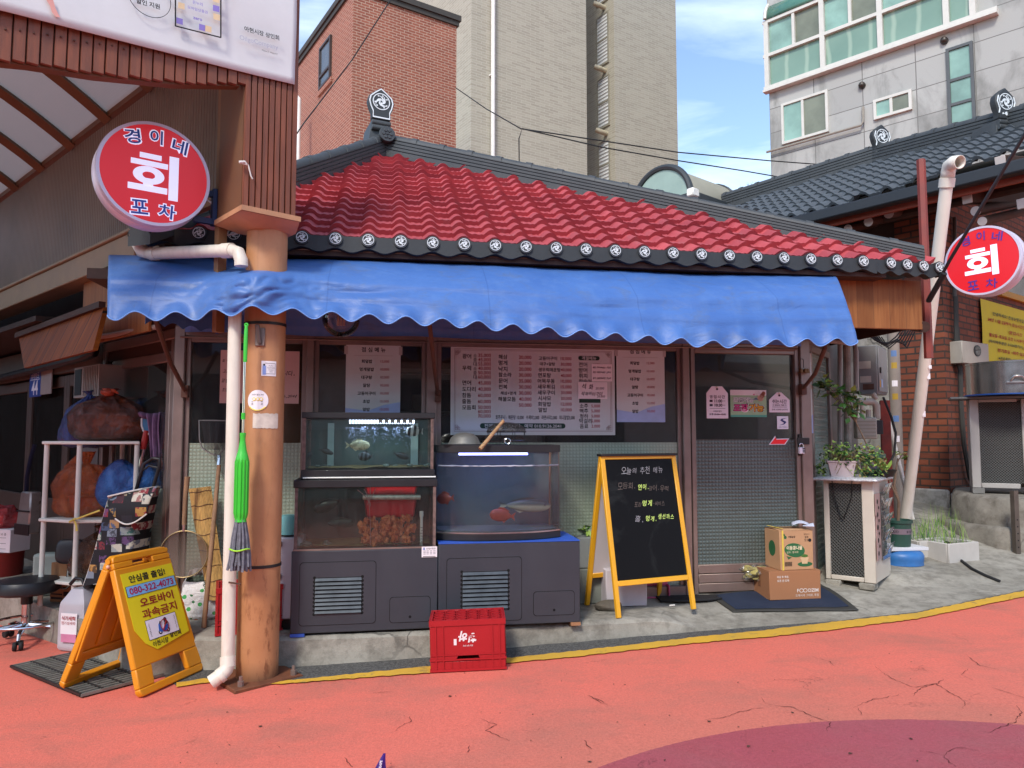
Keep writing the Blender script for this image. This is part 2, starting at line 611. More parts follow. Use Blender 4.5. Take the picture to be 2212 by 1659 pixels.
def concretemat(name='weathered_concrete',c1=(.37,.345,.29),c2=(.20,.185,.15),stain=(.085,.072,.055)):
 t=NT(name)
 a=t.noise(1.6,8,.68,None,.5)
 b=t.noise(9,7,.7)
 f=t.noise(120,4,.7)
 c=t.mix(t.ramp(a,(.35,0.0),(.7,1.0)),c1,c2)
 c=t.mix(t.ramp(b,(.44,0.0),(.74,.8)),c,stain)
 c=t.mix(t.ramp(t.noise(3.1,6,.7),(.58,0.0),(.72,.5)),c,tuple(q*1.35 for q in c1))
 c=t.mix(.5,c,t.mix(f,(.7,.7,.7),(1.25,1.25,1.25)),'MULTIPLY')
 wv=t.node('VectorMath',0,operation='ADD',i_0=t.co,i_1=t.node('VectorMath',0,operation='SCALE',i_0=t.node('TexNoise',1,i_Scale=6,i_Detail=5,i_Vector=t.co),i_Scale=.2))
 vo=t.node('TexVoronoi',0,feature='DISTANCE_TO_EDGE',i_Scale=.8,i_Vector=wv)
 cr_=t.math('MULTIPLY',t.ramp(vo,(.003,1.0),(.008,0.0)),t.ramp(t.noise(1.4,2),(.5,0.0),(.58,.8)))
 c=t.mix(cr_,c,(.05,.045,.04))
 t.set(Base_Color=c,Roughness=.88)
 t.bump(t.math('ADD',b,t.math('MULTIPLY',f,.6)),.5,.01)
 return t.mat
def asphaltmat():
 t=NT('rough_asphalt')
 v=t.node('TexVoronoi',1,i_Scale=130,i_Vector=t.co)
 f=t.noise(60,5,.7)
 c=t.mix(t.ramp(v,(.0,0.0),(1.0,1.0)),(.03,.03,.029),(.15,.145,.135))
 c=t.mix(t.ramp(f,(.45,0.0),(.7,.6)),c,(.05,.048,.045))
 t.set(Base_Color=c,Roughness=.9)
 t.bump(f,.8,.012)
 return t.mat
def roadlinemat():
 t=NT('yellow_road_paint')
 f=t.noise(70,5,.7)
 w=t.ramp(t.noise(11,8,.75),(.56,0.0),(.68,.8))
 c=t.mix(t.ramp(t.noise(3,6),(.4,0.0),(.7,1.0)),(.66,.37,.03),(.52,.31,.04))
 c=t.mix(w,c,(.22,.16,.07))
 c=t.mix(t.ramp(f,(.62,0.0),(.7,.7)),c,(.10,.08,.06))
 t.set(Base_Color=c,Roughness=.75)
 t.bump(f,.5,.006)
 return t.mat
m_conc=concretemat()
m_asph=asphaltmat()
b=MB()
xs_,ys_=[-60,-4.5,7,60],[-60,60]
for i in range(3):
 p=[(xs_[i],-60),(xs_[i+1],-60),(xs_[i+1],60),(xs_[i],60)]
 b.add([(x,y,street_z(x))for x,y in p],[(0,1,2,3)])
structure(b.build('street',paintmat(),smooth=0),'coral painted street with hairline cracks and a plum coloured disc','street')
STREET=bpy.data.objects['street']
m_crack=mat('crack_red_brown','#4a1712',.95,var=.3)  # plain dark red-brown colour of the crack lines
CRK=[[(865,293),(890,315),(930,335),(970,350),(1030,340),(1060,360),(1095,380),(1110,395),(1100,412)],[(968,375),(985,352),(1030,340),(1052,328)],[(800,405),(850,385),(930,370)],[(815,408),(826,425)],[(548,378),(560,392),(600,402),(640,405),(690,430),(740,446),(730,470)],[(555,405),(500,415),(455,430),(400,440)],[(1180,350),(1250,372),(1275,380)],[(1250,400),(1262,420),(1245,445),(1200,460),(1180,475),(1150,470)],[(985,525),(1050,535),(1060,550),(1082,568)],[(1050,535),(1090,515),(1145,522)],[(1115,262),(1150,290),(1200,302)],[(690,265),(740,280),(750,292)],[(1115,300),(1100,315),(1130,330)],[(65,495),(85,520)],[(75,372),(130,395)]]
CRK=[[(x*.7892+1209.7,y*.7892+1209.7)for x,y in c]for c in CRK]
CRK+=[[(x*.4216+384,y*.4216+1289)for x,y in c]for c in[[(1540,625),(1580,640),(1635,660),(1580,690),(1640,715),(1705,740)],[(855,825),(870,850),(900,875)],[(1000,497),(1100,488)],[(1190,615),(1195,640),(1140,670),(1105,695)],[(2110,510),(2150,535),(2200,560)],[(1500,765),(1480,800)]]]
b=MB()
for c in CRK:
 pts=[hits(*q)for q in c]
 fine_=[]
 for p_,q_ in zip(pts,pts[1:]):
  k=max(2,int((q_-p_).length/.018))
  fine_+=[p_.lerp(q_,i/k)for i in range(k)]
 fine_.append(pts[-1])
 n_=len(fine_)
 vs=[]
 for i,p_ in enumerate(fine_):
  d_=(fine_[min(i+1,n_-1)]-fine_[max(0,i-1)]).normalized()
  nn=Vector((-d_.y,d_.x,0))
  w_=.0017*(.25+.75*math.sin(math.pi*(i+.3)/n_))*rnd.uniform(.35,1.5)
  j_=nn*rnd.uniform(-.006,.006)
  z_=street_z(p_.x)+.0035
  vs+=[(p_.x+j_.x+nn.x*w_,p_.y+j_.y+nn.y*w_,z_),(p_.x+j_.x-nn.x*w_,p_.y+j_.y-nn.y*w_,z_)]
 b.add(vs,[(2*i,2*i+1,2*i+3,2*i+2)for i in range(n_-1)])
b.build('street_cracks',m_crack,STREET,smooth=0)
b=MB().add([(-1500,-1500,-.7),(1500,-1500,-.7),(1500,1500,-.7),(-1500,1500,-.7)],[(0,1,2,3)])
structure(b.build('ground',mat('far_ground','#6f6a62',.9),smooth=0),'bare ground stretching away behind the buildings','ground')
def strip(name,outer,inner,lift,m,label,cat,jit=0.0):
 """A painted strip on the street between two surveyed edges."""
 def dens(px):
  q=[hits(*p)for p in px]
  out=[]
  for a_,b_ in zip(q,q[1:]):
   n=max(2,int((b_-a_).length/.03))
   out+=[a_.lerp(b_,i/n)for i in range(n)]
  return out+[q[-1]]
 o_,i_=dens(outer),dens(inner)
 n=max(len(o_),len(i_))
 pick=lambda L,k:L[min(len(L)-1,int(k/(n-1)*(len(L)-1)))]
 b=MB()
 vs=[]
 for k in range(n):
  a_,c_=pick(o_,k),pick(i_,k)
  j1,j2=(rnd.uniform(-jit,jit)for _ in range(2))
  vs+=[(a_.x,a_.y+j1,street_z(a_.x)+lift),(c_.x,c_.y+j2,street_z(c_.x)+lift)]
 b.add(vs,[(2*k,2*k+2,2*k+3,2*k+1)for k in range(n-1)])
 return structure(b.build(name,m,smooth=0),label,cat)
kerb_px=[(250,1470),(330,1458),(426,1449),(603,1444),(928,1421),(1095,1400),(1262,1386),(1498,1366),(1600,1358),(1798,1343),(1979,1323),(2212,1275),(2500,1222)]
line_in=[(380,1478),(440,1468),(609,1474),(926,1442),(1095,1424),(1262,1407),(1498,1379),(1650,1364),(1798,1346),(1979,1326),(2212,1278),(2500,1226)]
line_out=[(380,1488),(440,1478),(609,1480),(926,1456),(1095,1435),(1262,1419),(1498,1392),(1650,1379),(1798,1363),(1979,1339),(2212,1291),(2500,1240)]
m_line=roadlinemat()
strip('road_line',line_out,line_in,.008,m_line,'yellow painted line along the edge of the coral street','road marking',.008)
strip('gutter_strip',[(x,y+4)for x,y in line_in],[(x,y-14)for x,y in kerb_px if x>=330],.004,m_asph,'bare rough asphalt strip at the foot of the kerb','road')
strip('alley_road_line',[(60,1335),(150,1375),(300,1440)],[(60,1318),(180,1352),(330,1420)],.008,m_line,'worn ochre painted band beside the alley step','road marking',.01)
kl=sorted([tuple(FF.l(hits(*p))[:2])for p in kerb_px])
def interp(tab,x):
 if x<=tab[0][0]:
  return tab[0][1]
 for(x0,y0),(x1,y1)in zip(tab,tab[1:]):
  if x<=x1:
   return y0+(y1-y0)*(x-x0)/(x1-x0)
 return tab[-1][1]
def sstep(a,b_,x):
 t=max(0,min(1,(x-a)/(b_-a)))
 return t*t*(3-2*t)
NX0,NX1=FF.l(hits(1425,1372)).x,FF.l(hits(1530,1362)).x
def pav(x,y):
 """Height of the shop's concrete apron, in shop front coordinates."""
 ye=interp(kl,x)
 w=FF.w(x,ye)
 ze=street_z(w.x)+.012
 t=max(0,min(1,(y-ye)/max(.3,-.06-ye)))
 slope=ze+(.165-ze)*t
 k=sstep(NX0,NX1,x)
 z=.155*(1-k)+slope*k
 if x>2.1 and y>0:
  z+=.17*max(0,y)*sstep(2.1,2.6,x)
 if x>2.2:
  z+=.02*(noise.noise((x*1.7,y*2.1,0))*sstep(2.2,2.8,x))*t
 return z
def pz(p):
 q=FF.l(p)
 return pav(q.x,q.y)
def on_pav(px,py):
 z=.16
 for _ in range(40):
  p=hitz(px,py,z)
  z=.75*z+.25*min(.6,pz(p))
 return Vector((p.x,p.y,z))
x0_,x1_=FF.l(hits(330,1458)).x,7.5
b=MB()
NU,NV=200,60
def pf(u,v):
 x=x0_+(x1_-x0_)*u
 ye=interp(kl,x)+.015*noise.noise((x*5,0,0))
 v2=v*v
 y=ye+(4.6-ye)*v2
 z=pav(x,y)
 r=.018*max(0,1-(y-ye)/.03)*(1-sstep(NX0,NX1,x))
 z-=r
 w=FF.w(x,y)
 return(w.x,w.y,z+.003*noise.noise((x*9,y*9,3)))
b.grid(pf,NU,NV)
sk=[]
for i in range(NU+1):
 p=pf(i/NU,0)
 sk+=[p,(p[0],p[1]-.006,street_z(p[0])-.03)]
b.add(sk,[(2*i,2*i+1,2*i+3,2*i+2)for i in range(NU)])
p0,p1=FF.w(x0_,interp(kl,x0_)),FF.w(x0_,2.5)
b.add([(p0.x,p0.y,.15),(p0.x,p0.y,-.2),(p1.x,p1.y,-.2),(p1.x,p1.y,.15)],[(0,3,2,1)])
structure(b.build('pavement',m_conc,smooth=40),'grey weathered concrete step and apron in front of the shop','pavement')
b=MB()
pts=[hitz(318,1396,.15),FF.w(x0_+.3,-.5),FF.w(x0_+1.2,.3),AF.w(-7,.2),hitz(-250,1195,.15),hitz(40,1290,.15),hitz(120,1317,.15),hitz(215,1357,.15)]
b.slab([(p.x,p.y)for p in pts],-.2,.150)
structure(b.build('alley_pavement',m_conc,smooth=0),'low concrete step along the alley under the shelves','pavement')
A_,B_,C_=hits(23,1446),hits(190,1409),hits(174,1509)
ux,uy=(B_-A_),(C_-A_)
Lx,Ly=ux.length,uy.length
rz=math.atan2(ux.y,ux.x)
t=thing('drain_grate','dark steel drain grate in the coral street under the orange folding sign','drain grate',(A_.x,A_.y,street_z(A_.x)+.004),rz)
gx,gy=ux.normalized(),uy.normalized()
sk_=Vector((gy.x*gx.x+gy.y*gx.y,gx.x*gy.y-gx.y*gy.x))
def gslope(m_):
 m_.v=[(x,y,z+street_z(A_.x+math.cos(rz)*x-math.sin(rz)*y)-street_z(A_.x)+.003)for x,y,z in m_.v]
b=MB()
b.add([(0,0,0),(Lx,0,0),(Lx+sk_.x*Ly,sk_.y*Ly,0),(sk_.x*Ly,sk_.y*Ly,0)],[(0,3,2,1)]if sk_.y<0 else[(0,1,2,3)])
gslope(b)
b.build('pit',mat('drain_pit','#141312',.9),t,smooth=0)
b=MB()
n=22
for i in range(n+1):
 q=sk_*(Ly*i/n)
 b.box(q.x,q.y-.0095,.002,q.x+Lx,q.y+.0095,.016)
gslope(b)
b.build('bars',mat('worn_galvanised_steel','#77766f',.5,metal=.3,var=.3,scale=20,dirt=.4),t,smooth=0)
b=MB()
for j in range(5):
 q0=(Lx*j/4,0,.012)
 q1=(Lx*j/4+sk_.x*Ly,sk_.y*Ly,.012)
 b.bar(q0,q1,.012,.013)
gslope(b)
b.build('cross_bars',m_darkmetal,t,smooth=0)
b=MB()
for i in range(75):
 px,py=rnd.uniform(300,2212),rnd.uniform(1400,1655)
 p=hits(px,py)
 if FF.l(p).y>interp(kl,FF.l(p).x)-.05:
  continue
 s_=rnd.choice([.003,.003,.004,.005,.006,.011])
 a_=rnd.uniform(0,6.3)
 z=street_z(p.x)+.003
 k=[Vector((p.x+s_*rnd.uniform(.5,1.2)*math.cos(a_+j*1.25),p.y+s_*rnd.uniform(.4,1)*math.sin(a_+j*1.25),z+rnd.uniform(0,.004)))for j in range(5)]
 b.add([p+Vector((0,0,.006))]+k,[(0,j+1,(j+1)%5+1)for j in range(5)])
tag(b.build('litter',mat('dead_leaf','#4a3326',.9,var=.5,scale=3),smooth=0),'crumbs of dead leaf and grit scattered on the coral street','litter',kind='stuff')
# the restaurant
REST=thing('restaurant_building','low seafood restaurant with red tiled hip roof and aluminium glass front','restaurant',FF.w(0,0),FF.a)
m_tile=NT('red_roof_tile')
a_=m_tile.noise(3.0,6,.6)
f_=m_tile.noise(180,3,.6)
xx,yy,zz=m_tile.sep()
wnz=m_tile.node('TexWhiteNoise',0,noise_dimensions='2D',i_Vector=m_tile.vec(m_tile.math('FLOOR',m_tile.math('DIVIDE',xx,.8)),m_tile.math('FLOOR',m_tile.math('DIVIDE',yy,.136))))
cc=m_tile.mix(m_tile.ramp(a_,(.3,0.0),(.7,1.0)),(.36,.042,.050),(.50,.080,.088))
cc=m_tile.mix(m_tile.math('MULTIPLY',wnz,.6),cc,(.25,.032,.045))
cc=m_tile.mix(m_tile.ramp(m_tile.noise(7,7,.72,m_tile.scaled(2,.5,.5)),(.55,0.0),(.75,.55)),cc,(.30,.11,.11))
m_tile.set(Base_Color=cc,Roughness=.78)
m_tile.bump(f_,.35,.003)
m_tile=m_tile.mat
m_gtile=mat('dark_grey_roof_metal','#383b3d',.55,var=.14,dirt=.2,dirtc=(.12,.12,.115),bump=.15,bscale=200)
m_eave=mat('black_eave_tile','#2b2e30',.6,var=.2,bump=.2)
m_white_rel=mat('white_relief','#d4d8da',.6,var=.05)
EZ,EY,TS_=2.53,-.5,.62
def roofhit(px,py):
 r=ray(px,py)
 o=FF.l((0,0,EYE))
 d=FF.l(Vector((0,0,EYE))+r)-o
 t_=(EZ+TS_*(o.y-EY)-o.z)/(d.z-TS_*d.y)
 return o+d*t_
APEX=roofhit(828,333)
RL,RR=roofhit(300,520),roofhit(2008,572)
poly=[(p.x,(p.y-EY)*math.sqrt(1+TS_**2))for p in(RL,RR,roofhit(1992,560),APEX)]
poly[0]=(poly[0][0],0)
poly[1]=(poly[1][0],0)
def inpoly(x,y,P):
 c_=False
 for(xa,ya),(xb,yb)in zip(P,P[1:]+P[:1]):
  if(ya>y)!=(yb>y)and x<(xb-xa)*(y-ya)/(yb-ya)+xa:
   c_=not c_
 return c_
LAM,ROW=.2,.16
cs_=1/math.sqrt(1+TS_**2)
nrm=Vector((0,-TS_*cs_,cs_))
def rp(a,bb,h):
 return Vector((a,EY+bb*cs_,EZ+bb*cs_*TS_))+nrm*h
def roll(a,lam=LAM):
 c_=math.cos(2*math.pi*a/lam)
 h=.036*max(0,(c_-.02)/.98)**.75
 if c_<-.05:
  h+=.0035*(1 if math.sin(2*math.pi*a/lam*5)>.3 else 0)
 return h
b=MB()
a0,a1=poly[0][0]-.1,poly[1][0]+.1
na=int((a1-a0)/.0125)
for r_ in range(int(poly[3][1]/ROW)+1):
 sh=0.0
 js=rnd.uniform(-.002,.002)
 lines=[(r_*ROW+.004,-.012),(r_*ROW,.030+js),(r_*ROW+ROW*.5,.012),((r_+1)*ROW+.02,-.004)]
 vs=[]
 for bb,off in lines:
  vs+=[rp(a0+i*.0125,bb,off+roll(a0+i*.0125))for i in range(na+1)]
 fs=[]
 for j in range(3):
  for i in range(na):
   if inpoly(a0+(i+.5)*.0125,r_*ROW+.08,poly):
    k=j*(na+1)+i
    fs.append((k,k+1,k+na+2,k+na+1))
 b.add(vs,fs)
b.build('roof_tiles',m_tile,REST,smooth=50)
b=MB()
bk=Vector((APEX.x,APEX.y+4.5,APEX.z))
z_=lambda p,d_:(p.x,p.y,p.z+d_)
lc,rc=rp(poly[0][0],0,-.02),rp(poly[1][0],0,-.02)
lb,rb=Vector((lc.x-.3,lc.y+7.5,EZ)),Vector((rc.x+.4,rc.y+7.5,EZ))
b.add([lc,rc,z_(APEX,-.02),bk,lb,rb],[(0,1,2),(0,2,3,4),(1,5,3,2)])
b.build('roof_deck',m_gtile,REST,smooth=0)
def ridge(name,p0,p1,parent,s=1.0,m=None,step=.30,rings=True,taper=1.0):
 """A tiled hip ridge: stacked courses with a half-round cap, swept from p0 to p1."""
 p0,p1=Vector(p0),Vector(p1)
 d=(p1-p0)
 L=d.length
 d.normalize()
 lat=d.cross(Vector((0,0,1))).normalized()
 up=Vector((0,0,1))
 sec=[(-.095,-.06),(-.095,.012),(-.082,.014),(-.082,.022),(-.093,.024),(-.093,.050),(-.078,.052),(-.078,.060),(-.088,.062),(-.088,.088),(-.073,.090),(-.073,.098),(-.083,.100),(-.083,.126),(-.070,.128),(-.070,.134),(-.084,.136),(-.084,.145)]
 arc=[(-.068*math.cos(q),.14+.068*math.sin(q))for q in[math.pi*i/8 for i in range(9)]]
 sec=sec+arc+[(-x,z)for x,z in sec[::-1]]
 sec=[(x*s,z*s)for x,z in sec]
 b=MB()
 n=len(sec)
 vs=[p+(lat*x+up*z)*k_ for p,k_ in((p0,1.0),(p1,taper))for x,z in sec]
 fs=[(i,i+1,n+i+1,n+i)for i in range(n-1)]+[tuple(range(n))[::-1],tuple(range(n,2*n))]
 b.add(vs,fs)
 if rings:
  k=int(L/step)
  for i in range(k+1):
   q=p0+d*(i*step+.05)
   rr=[(-.078*math.cos(w)*s,(.14+.078*math.sin(w))*s)for w in[math.pi*j/8 for j in range(9)]]
   k_=1+(taper-1)*(i*step+.05)/L
   v2=[q+(lat*x+up*z)*k_ for x,z in rr]+[q+d*.06+(lat*x+up*z)*k_ for x,z in rr]
   m_=9
   b.add(v2,[(j,j+1,m_+j+1,m_+j)for j in range(8)]+[tuple(range(9))[::-1],tuple(range(9,18))])
  for c_ in range(3 if taper==1.0 else 0):
   for i in range(int(L/.27)):
    q=p0+d*(i*.27+.13*(c_%2))
    for sd in(-1,1):
     w=q+lat*sd*(.0955-.01*c_)*s+up*(.01+.041*c_)*s
     b.bar(w,w+up*.03*s,.004,.006,1)
 return b.build(name,[m or m_gtile,m_rubber],parent,smooth=30,fix=True)
ridge('hip_ridge',z_(roofhit(300,522),.03),z_(APEX,.02),REST,.86)
ridge('hip_ridge',z_(APEX,.02),z_(roofhit(1996,564),.0),REST,.90,taper=.62)
ridge('roof_ridge',z_(APEX,.05),z_(bk,.05),REST)
def swirl(b,c,r,y,mi):
 """White scroll emblem of a roof tile."""
 b.ring(c,r*.90,r,y,y+.004,28,mi)
 for k in range(7):
  t0=k*math.pi/3.5+(.3,.1,.45,.2,.5,.15,.35)[k]
  pts,pt2=[],[]
  for i in range(7):
   q=i/6
   rad=r*(.10+(.72,.55,.76,.62,.74,.50,.70)[k]*q)
   an=t0+(1.9,2.4,1.6,2.6,1.8,2.2,2.0)[k]*q
   wd=.12*r*math.sin(math.pi*min(1,q*.9+.1))+.01*r
   pts.append((c[0]+rad*math.cos(an-wd/max(rad,.25*r)),c[1]+rad*math.sin(an-wd/max(rad,.25*r))))
   pt2.append((c[0]+rad*math.cos(an+wd/max(rad,.25*r)),c[1]+rad*math.sin(an+wd/max(rad,.25*r))))
  n=7
  vs=[(x,y,z)for x,z in pts+pt2]
  b.add(vs,[(i,i+1,n+i+1,n+i)for i in range(n-1)],mi)
  an=t0+1.05
  b.disc((c[0]+r*.73*math.cos(an),c[1]+r*.73*math.sin(an)),r*.09,y,y+.004,10,mi)
def ornament(parent,M,s=1.0,base=True,flower=True,m=None):
 """Shield-shaped ridge-end tile with white emblem."""
 m=m or m_eave
 out=[(-.085,0),(.085,0),(.083,.06),(.105,.11),(.118,.165),(.105,.215),(.06,.255),(0,.30),(-.06,.255),(-.105,.215),(-.118,.165),(-.105,.11),(-.083,.06)]
 out=[(x*s,z*s)for x,z in out]
 b=MB()
 b.prism(out,0,.07*s)
 o=b.build('ridge_ornament',m,parent,bev=.008*s)
 o.matrix_local=M
 e=MB()
 swirl(e,(0,.165*s),.078*s,-.004,0)
 k=len(out)
 inn=[(x*.84,(z-.15*s)*.86+.15*s)for x,z in out]
 inn2=[(x*.93,(z-.15*s)*.94+.15*s)for x,z in out]
 if flower:
  e.add([(x,-.002,z)for x,z in inn]+[(x,-.002,z)for x,z in inn2],[(i,(i+1)%k,k+(i+1)%k,k+i)[::-1]for i in range(k)],0)
 else:
  for sd in(-1,1):
   e.tube([(sd*.085*s,-.003,.05*s),(sd*.075*s,-.003,.09*s),(sd*.1*s,-.003,.16*s),(sd*.085*s,-.003,.215*s)],.006*s,6)
  e.disc((0,.05*s),.018*s,-.004,0,12,0)
  for sd in(-1,1):
   e.prism([(sd*.02*s,.045*s),(sd*.05*s,.04*s),(sd*.04*s,.06*s)][::sd],-.004,0)
 e.build('emblem',m_white_rel,o,smooth=0)
 if base:
  b=MB()
  for i,zc in enumerate((-.03,-.075)):
   b.tube([(-.085*s,.02,zc*s),(.085*s,.02,zc*s)],.026*s,12)
  b.prism([(-.10*s,-.17*s),(.09*s,-.17*s),(.09*s,-.002),(-.08*s,-.002)],.035,.30*s)
  b.build('plinth',m_gtile,o,bev=.004)
  if flower:
   b=MB()
   b.disc((.03*s,-.165*s),.07*s,-.09,-.05,24)
   for k in range(6):
    q=k*math.pi/3
    b.disc((.03*s+.034*s*math.cos(q),-.165*s+.034*s*math.sin(q)),.016*s,-.098,-.09,10)
   b.disc((.03*s,-.165*s),.012*s,-.1,-.09,10)
   b.tube([(.03*s,-.05,-.165*s),(.03*s,.2,-.155*s)],.06*s,16)
   b.build('end_tile',m_gtile,o,bev=.003)
 return o
ornament(REST,Matrix.Translation(APEX+Vector((-.02,-.10,.30)))@Matrix.Rotation(R(16),4,'Z')@Matrix.Rotation(R(-4),4,'X'),1.08)
CORN=FF.hit(1886,566,EY)
p_end=FF.hit(2032,586,-.50)
eave_pts=[Vector((poly[0][0],EY-.03,EZ+.005)),Vector((CORN.x,EY-.03,EZ+.005)),Vector((p_end.x,p_end.y,p_end.z+.03))]
b=MB()
cap_at=[]
for seg,(pA,pB,lam)in enumerate([(eave_pts[0],eave_pts[1],LAM),(eave_pts[1],eave_pts[2],.135)]):
 d=pB-pA
 L=d.length
 d.normalize()
 out=Vector((d.y,-d.x,0)).normalized()
 n=int(L/.0125)
 first=math.ceil(pA.x/LAM)*LAM-pA.x if seg==0 else lam*.8
 vs=[]
 for i in range(n+1):
  s_=i*L/n
  ph=math.cos(2*math.pi*(s_-first)/lam)
  top=pA+d*s_+Vector((0,0,.012+.022*max(0,ph)))
  zb=-.062-.026*(0.5-0.5*ph)
  bot=pA+d*s_+Vector((0,0,zb))+out*.01
  vs+=[top-out*.05,top+out*.008,bot,bot-out*.06]
 b.add(vs,[(4*i+q,4*i+4+q,4*i+5+q,4*i+1+q)[::-1]for i in range(n)for q in range(3)])
 s_=first
 while s_<L-.01:
  cap_at.append((pA+d*s_+out*.008,math.atan2(d.y,d.x)))
  s_+=lam
b.build('eave_trim',m_eave,REST,smooth=40)
cb=MB()
cb.disc((0,0),.044,-.012,.03,24,0)
swirl(cb,(0,0),.035,-.016,1)
cap0=cb.build('eave_cap',[m_eave,m_white_rel],REST,smooth=0)
for i,(p,a)in enumerate(cap_at):
 o=cap0 if i==0 else cap0.copy()
 if i:
  col.objects.link(o)
  o.parent=REST
 o.location=(p.x,p.y,p.z-.008)
 o.rotation_euler=(R(-6),0,a)
m_dwood=mat('dark_stained_wood','#3b241a',.7,var=.25,scale=5,stretch=(1,1,5),dirt=.2)
m_room=mat('dim_room_wall','#5a534c',.9,var=.2)
b=MB()
b.box(poly[0][0]+.1,EY+.0,EZ-.10,CORN.x+.1,.0,EZ-.07)
b.build('soffit',m_dwood,REST,smooth=0)
XL,XR=FF.hit(380,900).x,2.19
HZ=FF.hit(1000,735).z
b=MB()
b.box(XL,-.02,HZ+.05,XR+.05,.12,EZ-.1)
b.build('header_wall',m_dwood,REST,smooth=0)
b=MB()
for q in[(XL-.6,2.6,.1,XR+1.6,2.7,2.5),(XL-.6,.06,2.35,XR+.3,2.7,2.42),(XL-.6,.12,.1,XR+.3,2.7,.168)]:
 b.box(*q)
b.build('room_shell',m_room,REST,smooth=0)
def fx(px,y=0,py=900):
 return FF.hit(px,py,y).x
ZS,ZF=.165,FF.hit(1200,956).z
b=MB()
for a_,c_ in((376,400),(661,678),(919,943),(1470,1486),(1724,1746)):
 b.box(fx(a_),-.05,ZS-.02,fx(c_),.05,HZ+.055)
b.box(XL,-.045,HZ-.015,XR,.045,HZ+.052)
b.box(XL,-.045,ZS-.02,fx(1486),.045,ZS+.07)
b.box(XL+.02,-.06,HZ-.03,XR-.01,-.046,HZ-.018)
b.build('window_frame',m_alu,REST,bev=.006)
def filmmat(name,c,pitch,k,rough=.35):
 t=NT(name)
 x,y,z=t.sep()
 q=t.math('MULTIPLY',t.math('ABSOLUTE',t.math('SINE',t.math('MULTIPLY',t.math('ADD',x,y),math.pi/pitch))),t.math('ABSOLUTE',t.math('SINE',t.math('MULTIPLY',z,math.pi/pitch))))
 nz=t.noise(2.2,5,.6)
 c=lin(c)
 cc=t.mix(t.ramp(nz,(.3,0.0),(.7,1.0)),tuple(v*.75 for v in c),tuple(v*1.15 for v in c))
 cc=t.mix(t.ramp(q,(.1,0.0),(.9,.4)),cc,tuple(v*1.6 for v in c))
 t.set(Base_Color=cc,Roughness=rough)
 t.bump(q,k,.006)
 return t.mat
m_film=filmmat('embossed_window_film','#8e9a88',.024,.4)
m_dfilm=filmmat('embossed_dark_glass','#515a56',.026,.8,.3)
m_glass=glass('window_glass',(.80,.83,.82),1.0)
for a_,c_ in((400,661),(678,919),(943,1470)):
 w=MB()
 X0,X1=fx(a_),fx(c_)
 w.box(X0,-.02,ZS+.07,X0+.03,.02,HZ-.015).box(X1-.03,-.02,ZS+.07,X1,.02,HZ-.015).box(X0+.03,-.02,HZ-.05,X1-.03,.02,HZ-.015)
 w=w.build('window',m_alu,REST,bev=.003)
 MB().box(X0+.03,-.004,ZF,X1-.03,.002,HZ-.05).build('pane',m_glass,w,smooth=0)
 MB().box(X0+.03,-.006,ZS+.07,X1-.03,.002,ZF).build('film',m_film,w,smooth=0)
D0,D1=fx(1490),fx(1724)
KZ=FF.hit(1600,1216).z
b=MB()
b.box(D0,-.03,ZS,D0+.035,.03,HZ-.016).box(D1-.035,-.03,ZS,D1,.03,HZ-.016).box(D0+.035,-.03,HZ-.06,D1-.035,.03,HZ-.016)
for i in range(3):
 b.box(D0+.035,-.028-.004*(i%2),ZS+.01+i*(KZ-ZS-.01)/3+.003,D1-.035,.02,ZS+.01+(i+1)*(KZ-ZS-.01)/3)
DOOR=b.build('door',m_alu,REST,bev=.004)
MB().box(D0+.035,-.003,ZF+.02,D1-.035,.003,HZ-.06).build('pane',m_glass,DOOR,smooth=0)
MB().box(D0+.035,-.006,KZ,D1-.035,.003,ZF+.02).build('dark_pane',m_dfilm,DOOR,smooth=0)
b=MB()
b.box(D1-.028,-.05,ZF-.1,D1-.006,-.03,ZF+.06)
b.build('handle',m_darkmetal,DOOR,bev=.004)
b=MB()
RW=1.05
MS=Matrix.Translation(FF.l(SDF.w(0,0)))@Matrix.Rotation(SDF.a-FF.a,4,'Z')
b.box(0,-.03,ZS,.06,.05,HZ+.05,0,MS).box(.35,-.03,ZS,.40,.03,HZ+.05,0,MS).box(RW-.05,-.03,ZS,RW,.05,HZ+.05,0,MS).box(0,-.03,HZ,RW,.05,HZ+.055,0,MS).box(0,-.03,ZS-.05,RW,.05,ZS+.06,0,MS)
b.build('side_window_frame',m_alu,REST,bev=.005)
b=MB()
b.box(.05,-.005,ZS+.06,RW-.05,.005,HZ,0,MS)
b.build('side_pane',filmmat('green_ribbed_glass','#7b8f86',.05,.5,.2),REST,smooth=0)
b=MB()
b.box(0,-.02,HZ+.05,RW+1.2,.1,EZ-.08,0,MS).box(RW,-.02,.1,RW+1.2,.1,EZ,0,MS)
b.build('side_wall',mat('grey_plaster_wall','#77736c',.85,var=.15,dirt=.4),REST,smooth=0)
m_plank=woodmat('brown_plank','#7b4a28','#99653a',.13,'x',(24,24,1.3),.5,.0012,(.10,.05,.025))
X0,Z0,X1,Z1=FF.rect(1560,590,1994,712,-.36)
b=MB()
b.box(X0,-.36,Z0,X1,-.33,EZ-.08)
b.build('fascia',m_plank,REST,bev=.003)
b=MB().box(X1-.02,-.33,Z0+.02,X1,.9,EZ-.09)
b.build('fascia_return',m_dwood,REST)
b=MB().tube([(X1+.015,-.36,Z0+.02),(X1+.05,-.2,Z0+.05)],.04,14)
b.build('beam_end',m_dwood,REST)
b=MB()
MA=Matrix.Translation(FF.l(AF.w(0,0)))@Matrix.Rotation(AF.a-FF.a,4,'Z')
ax_=lambda px:AF.hit(px,1000,0).x
AL=ax_(222)
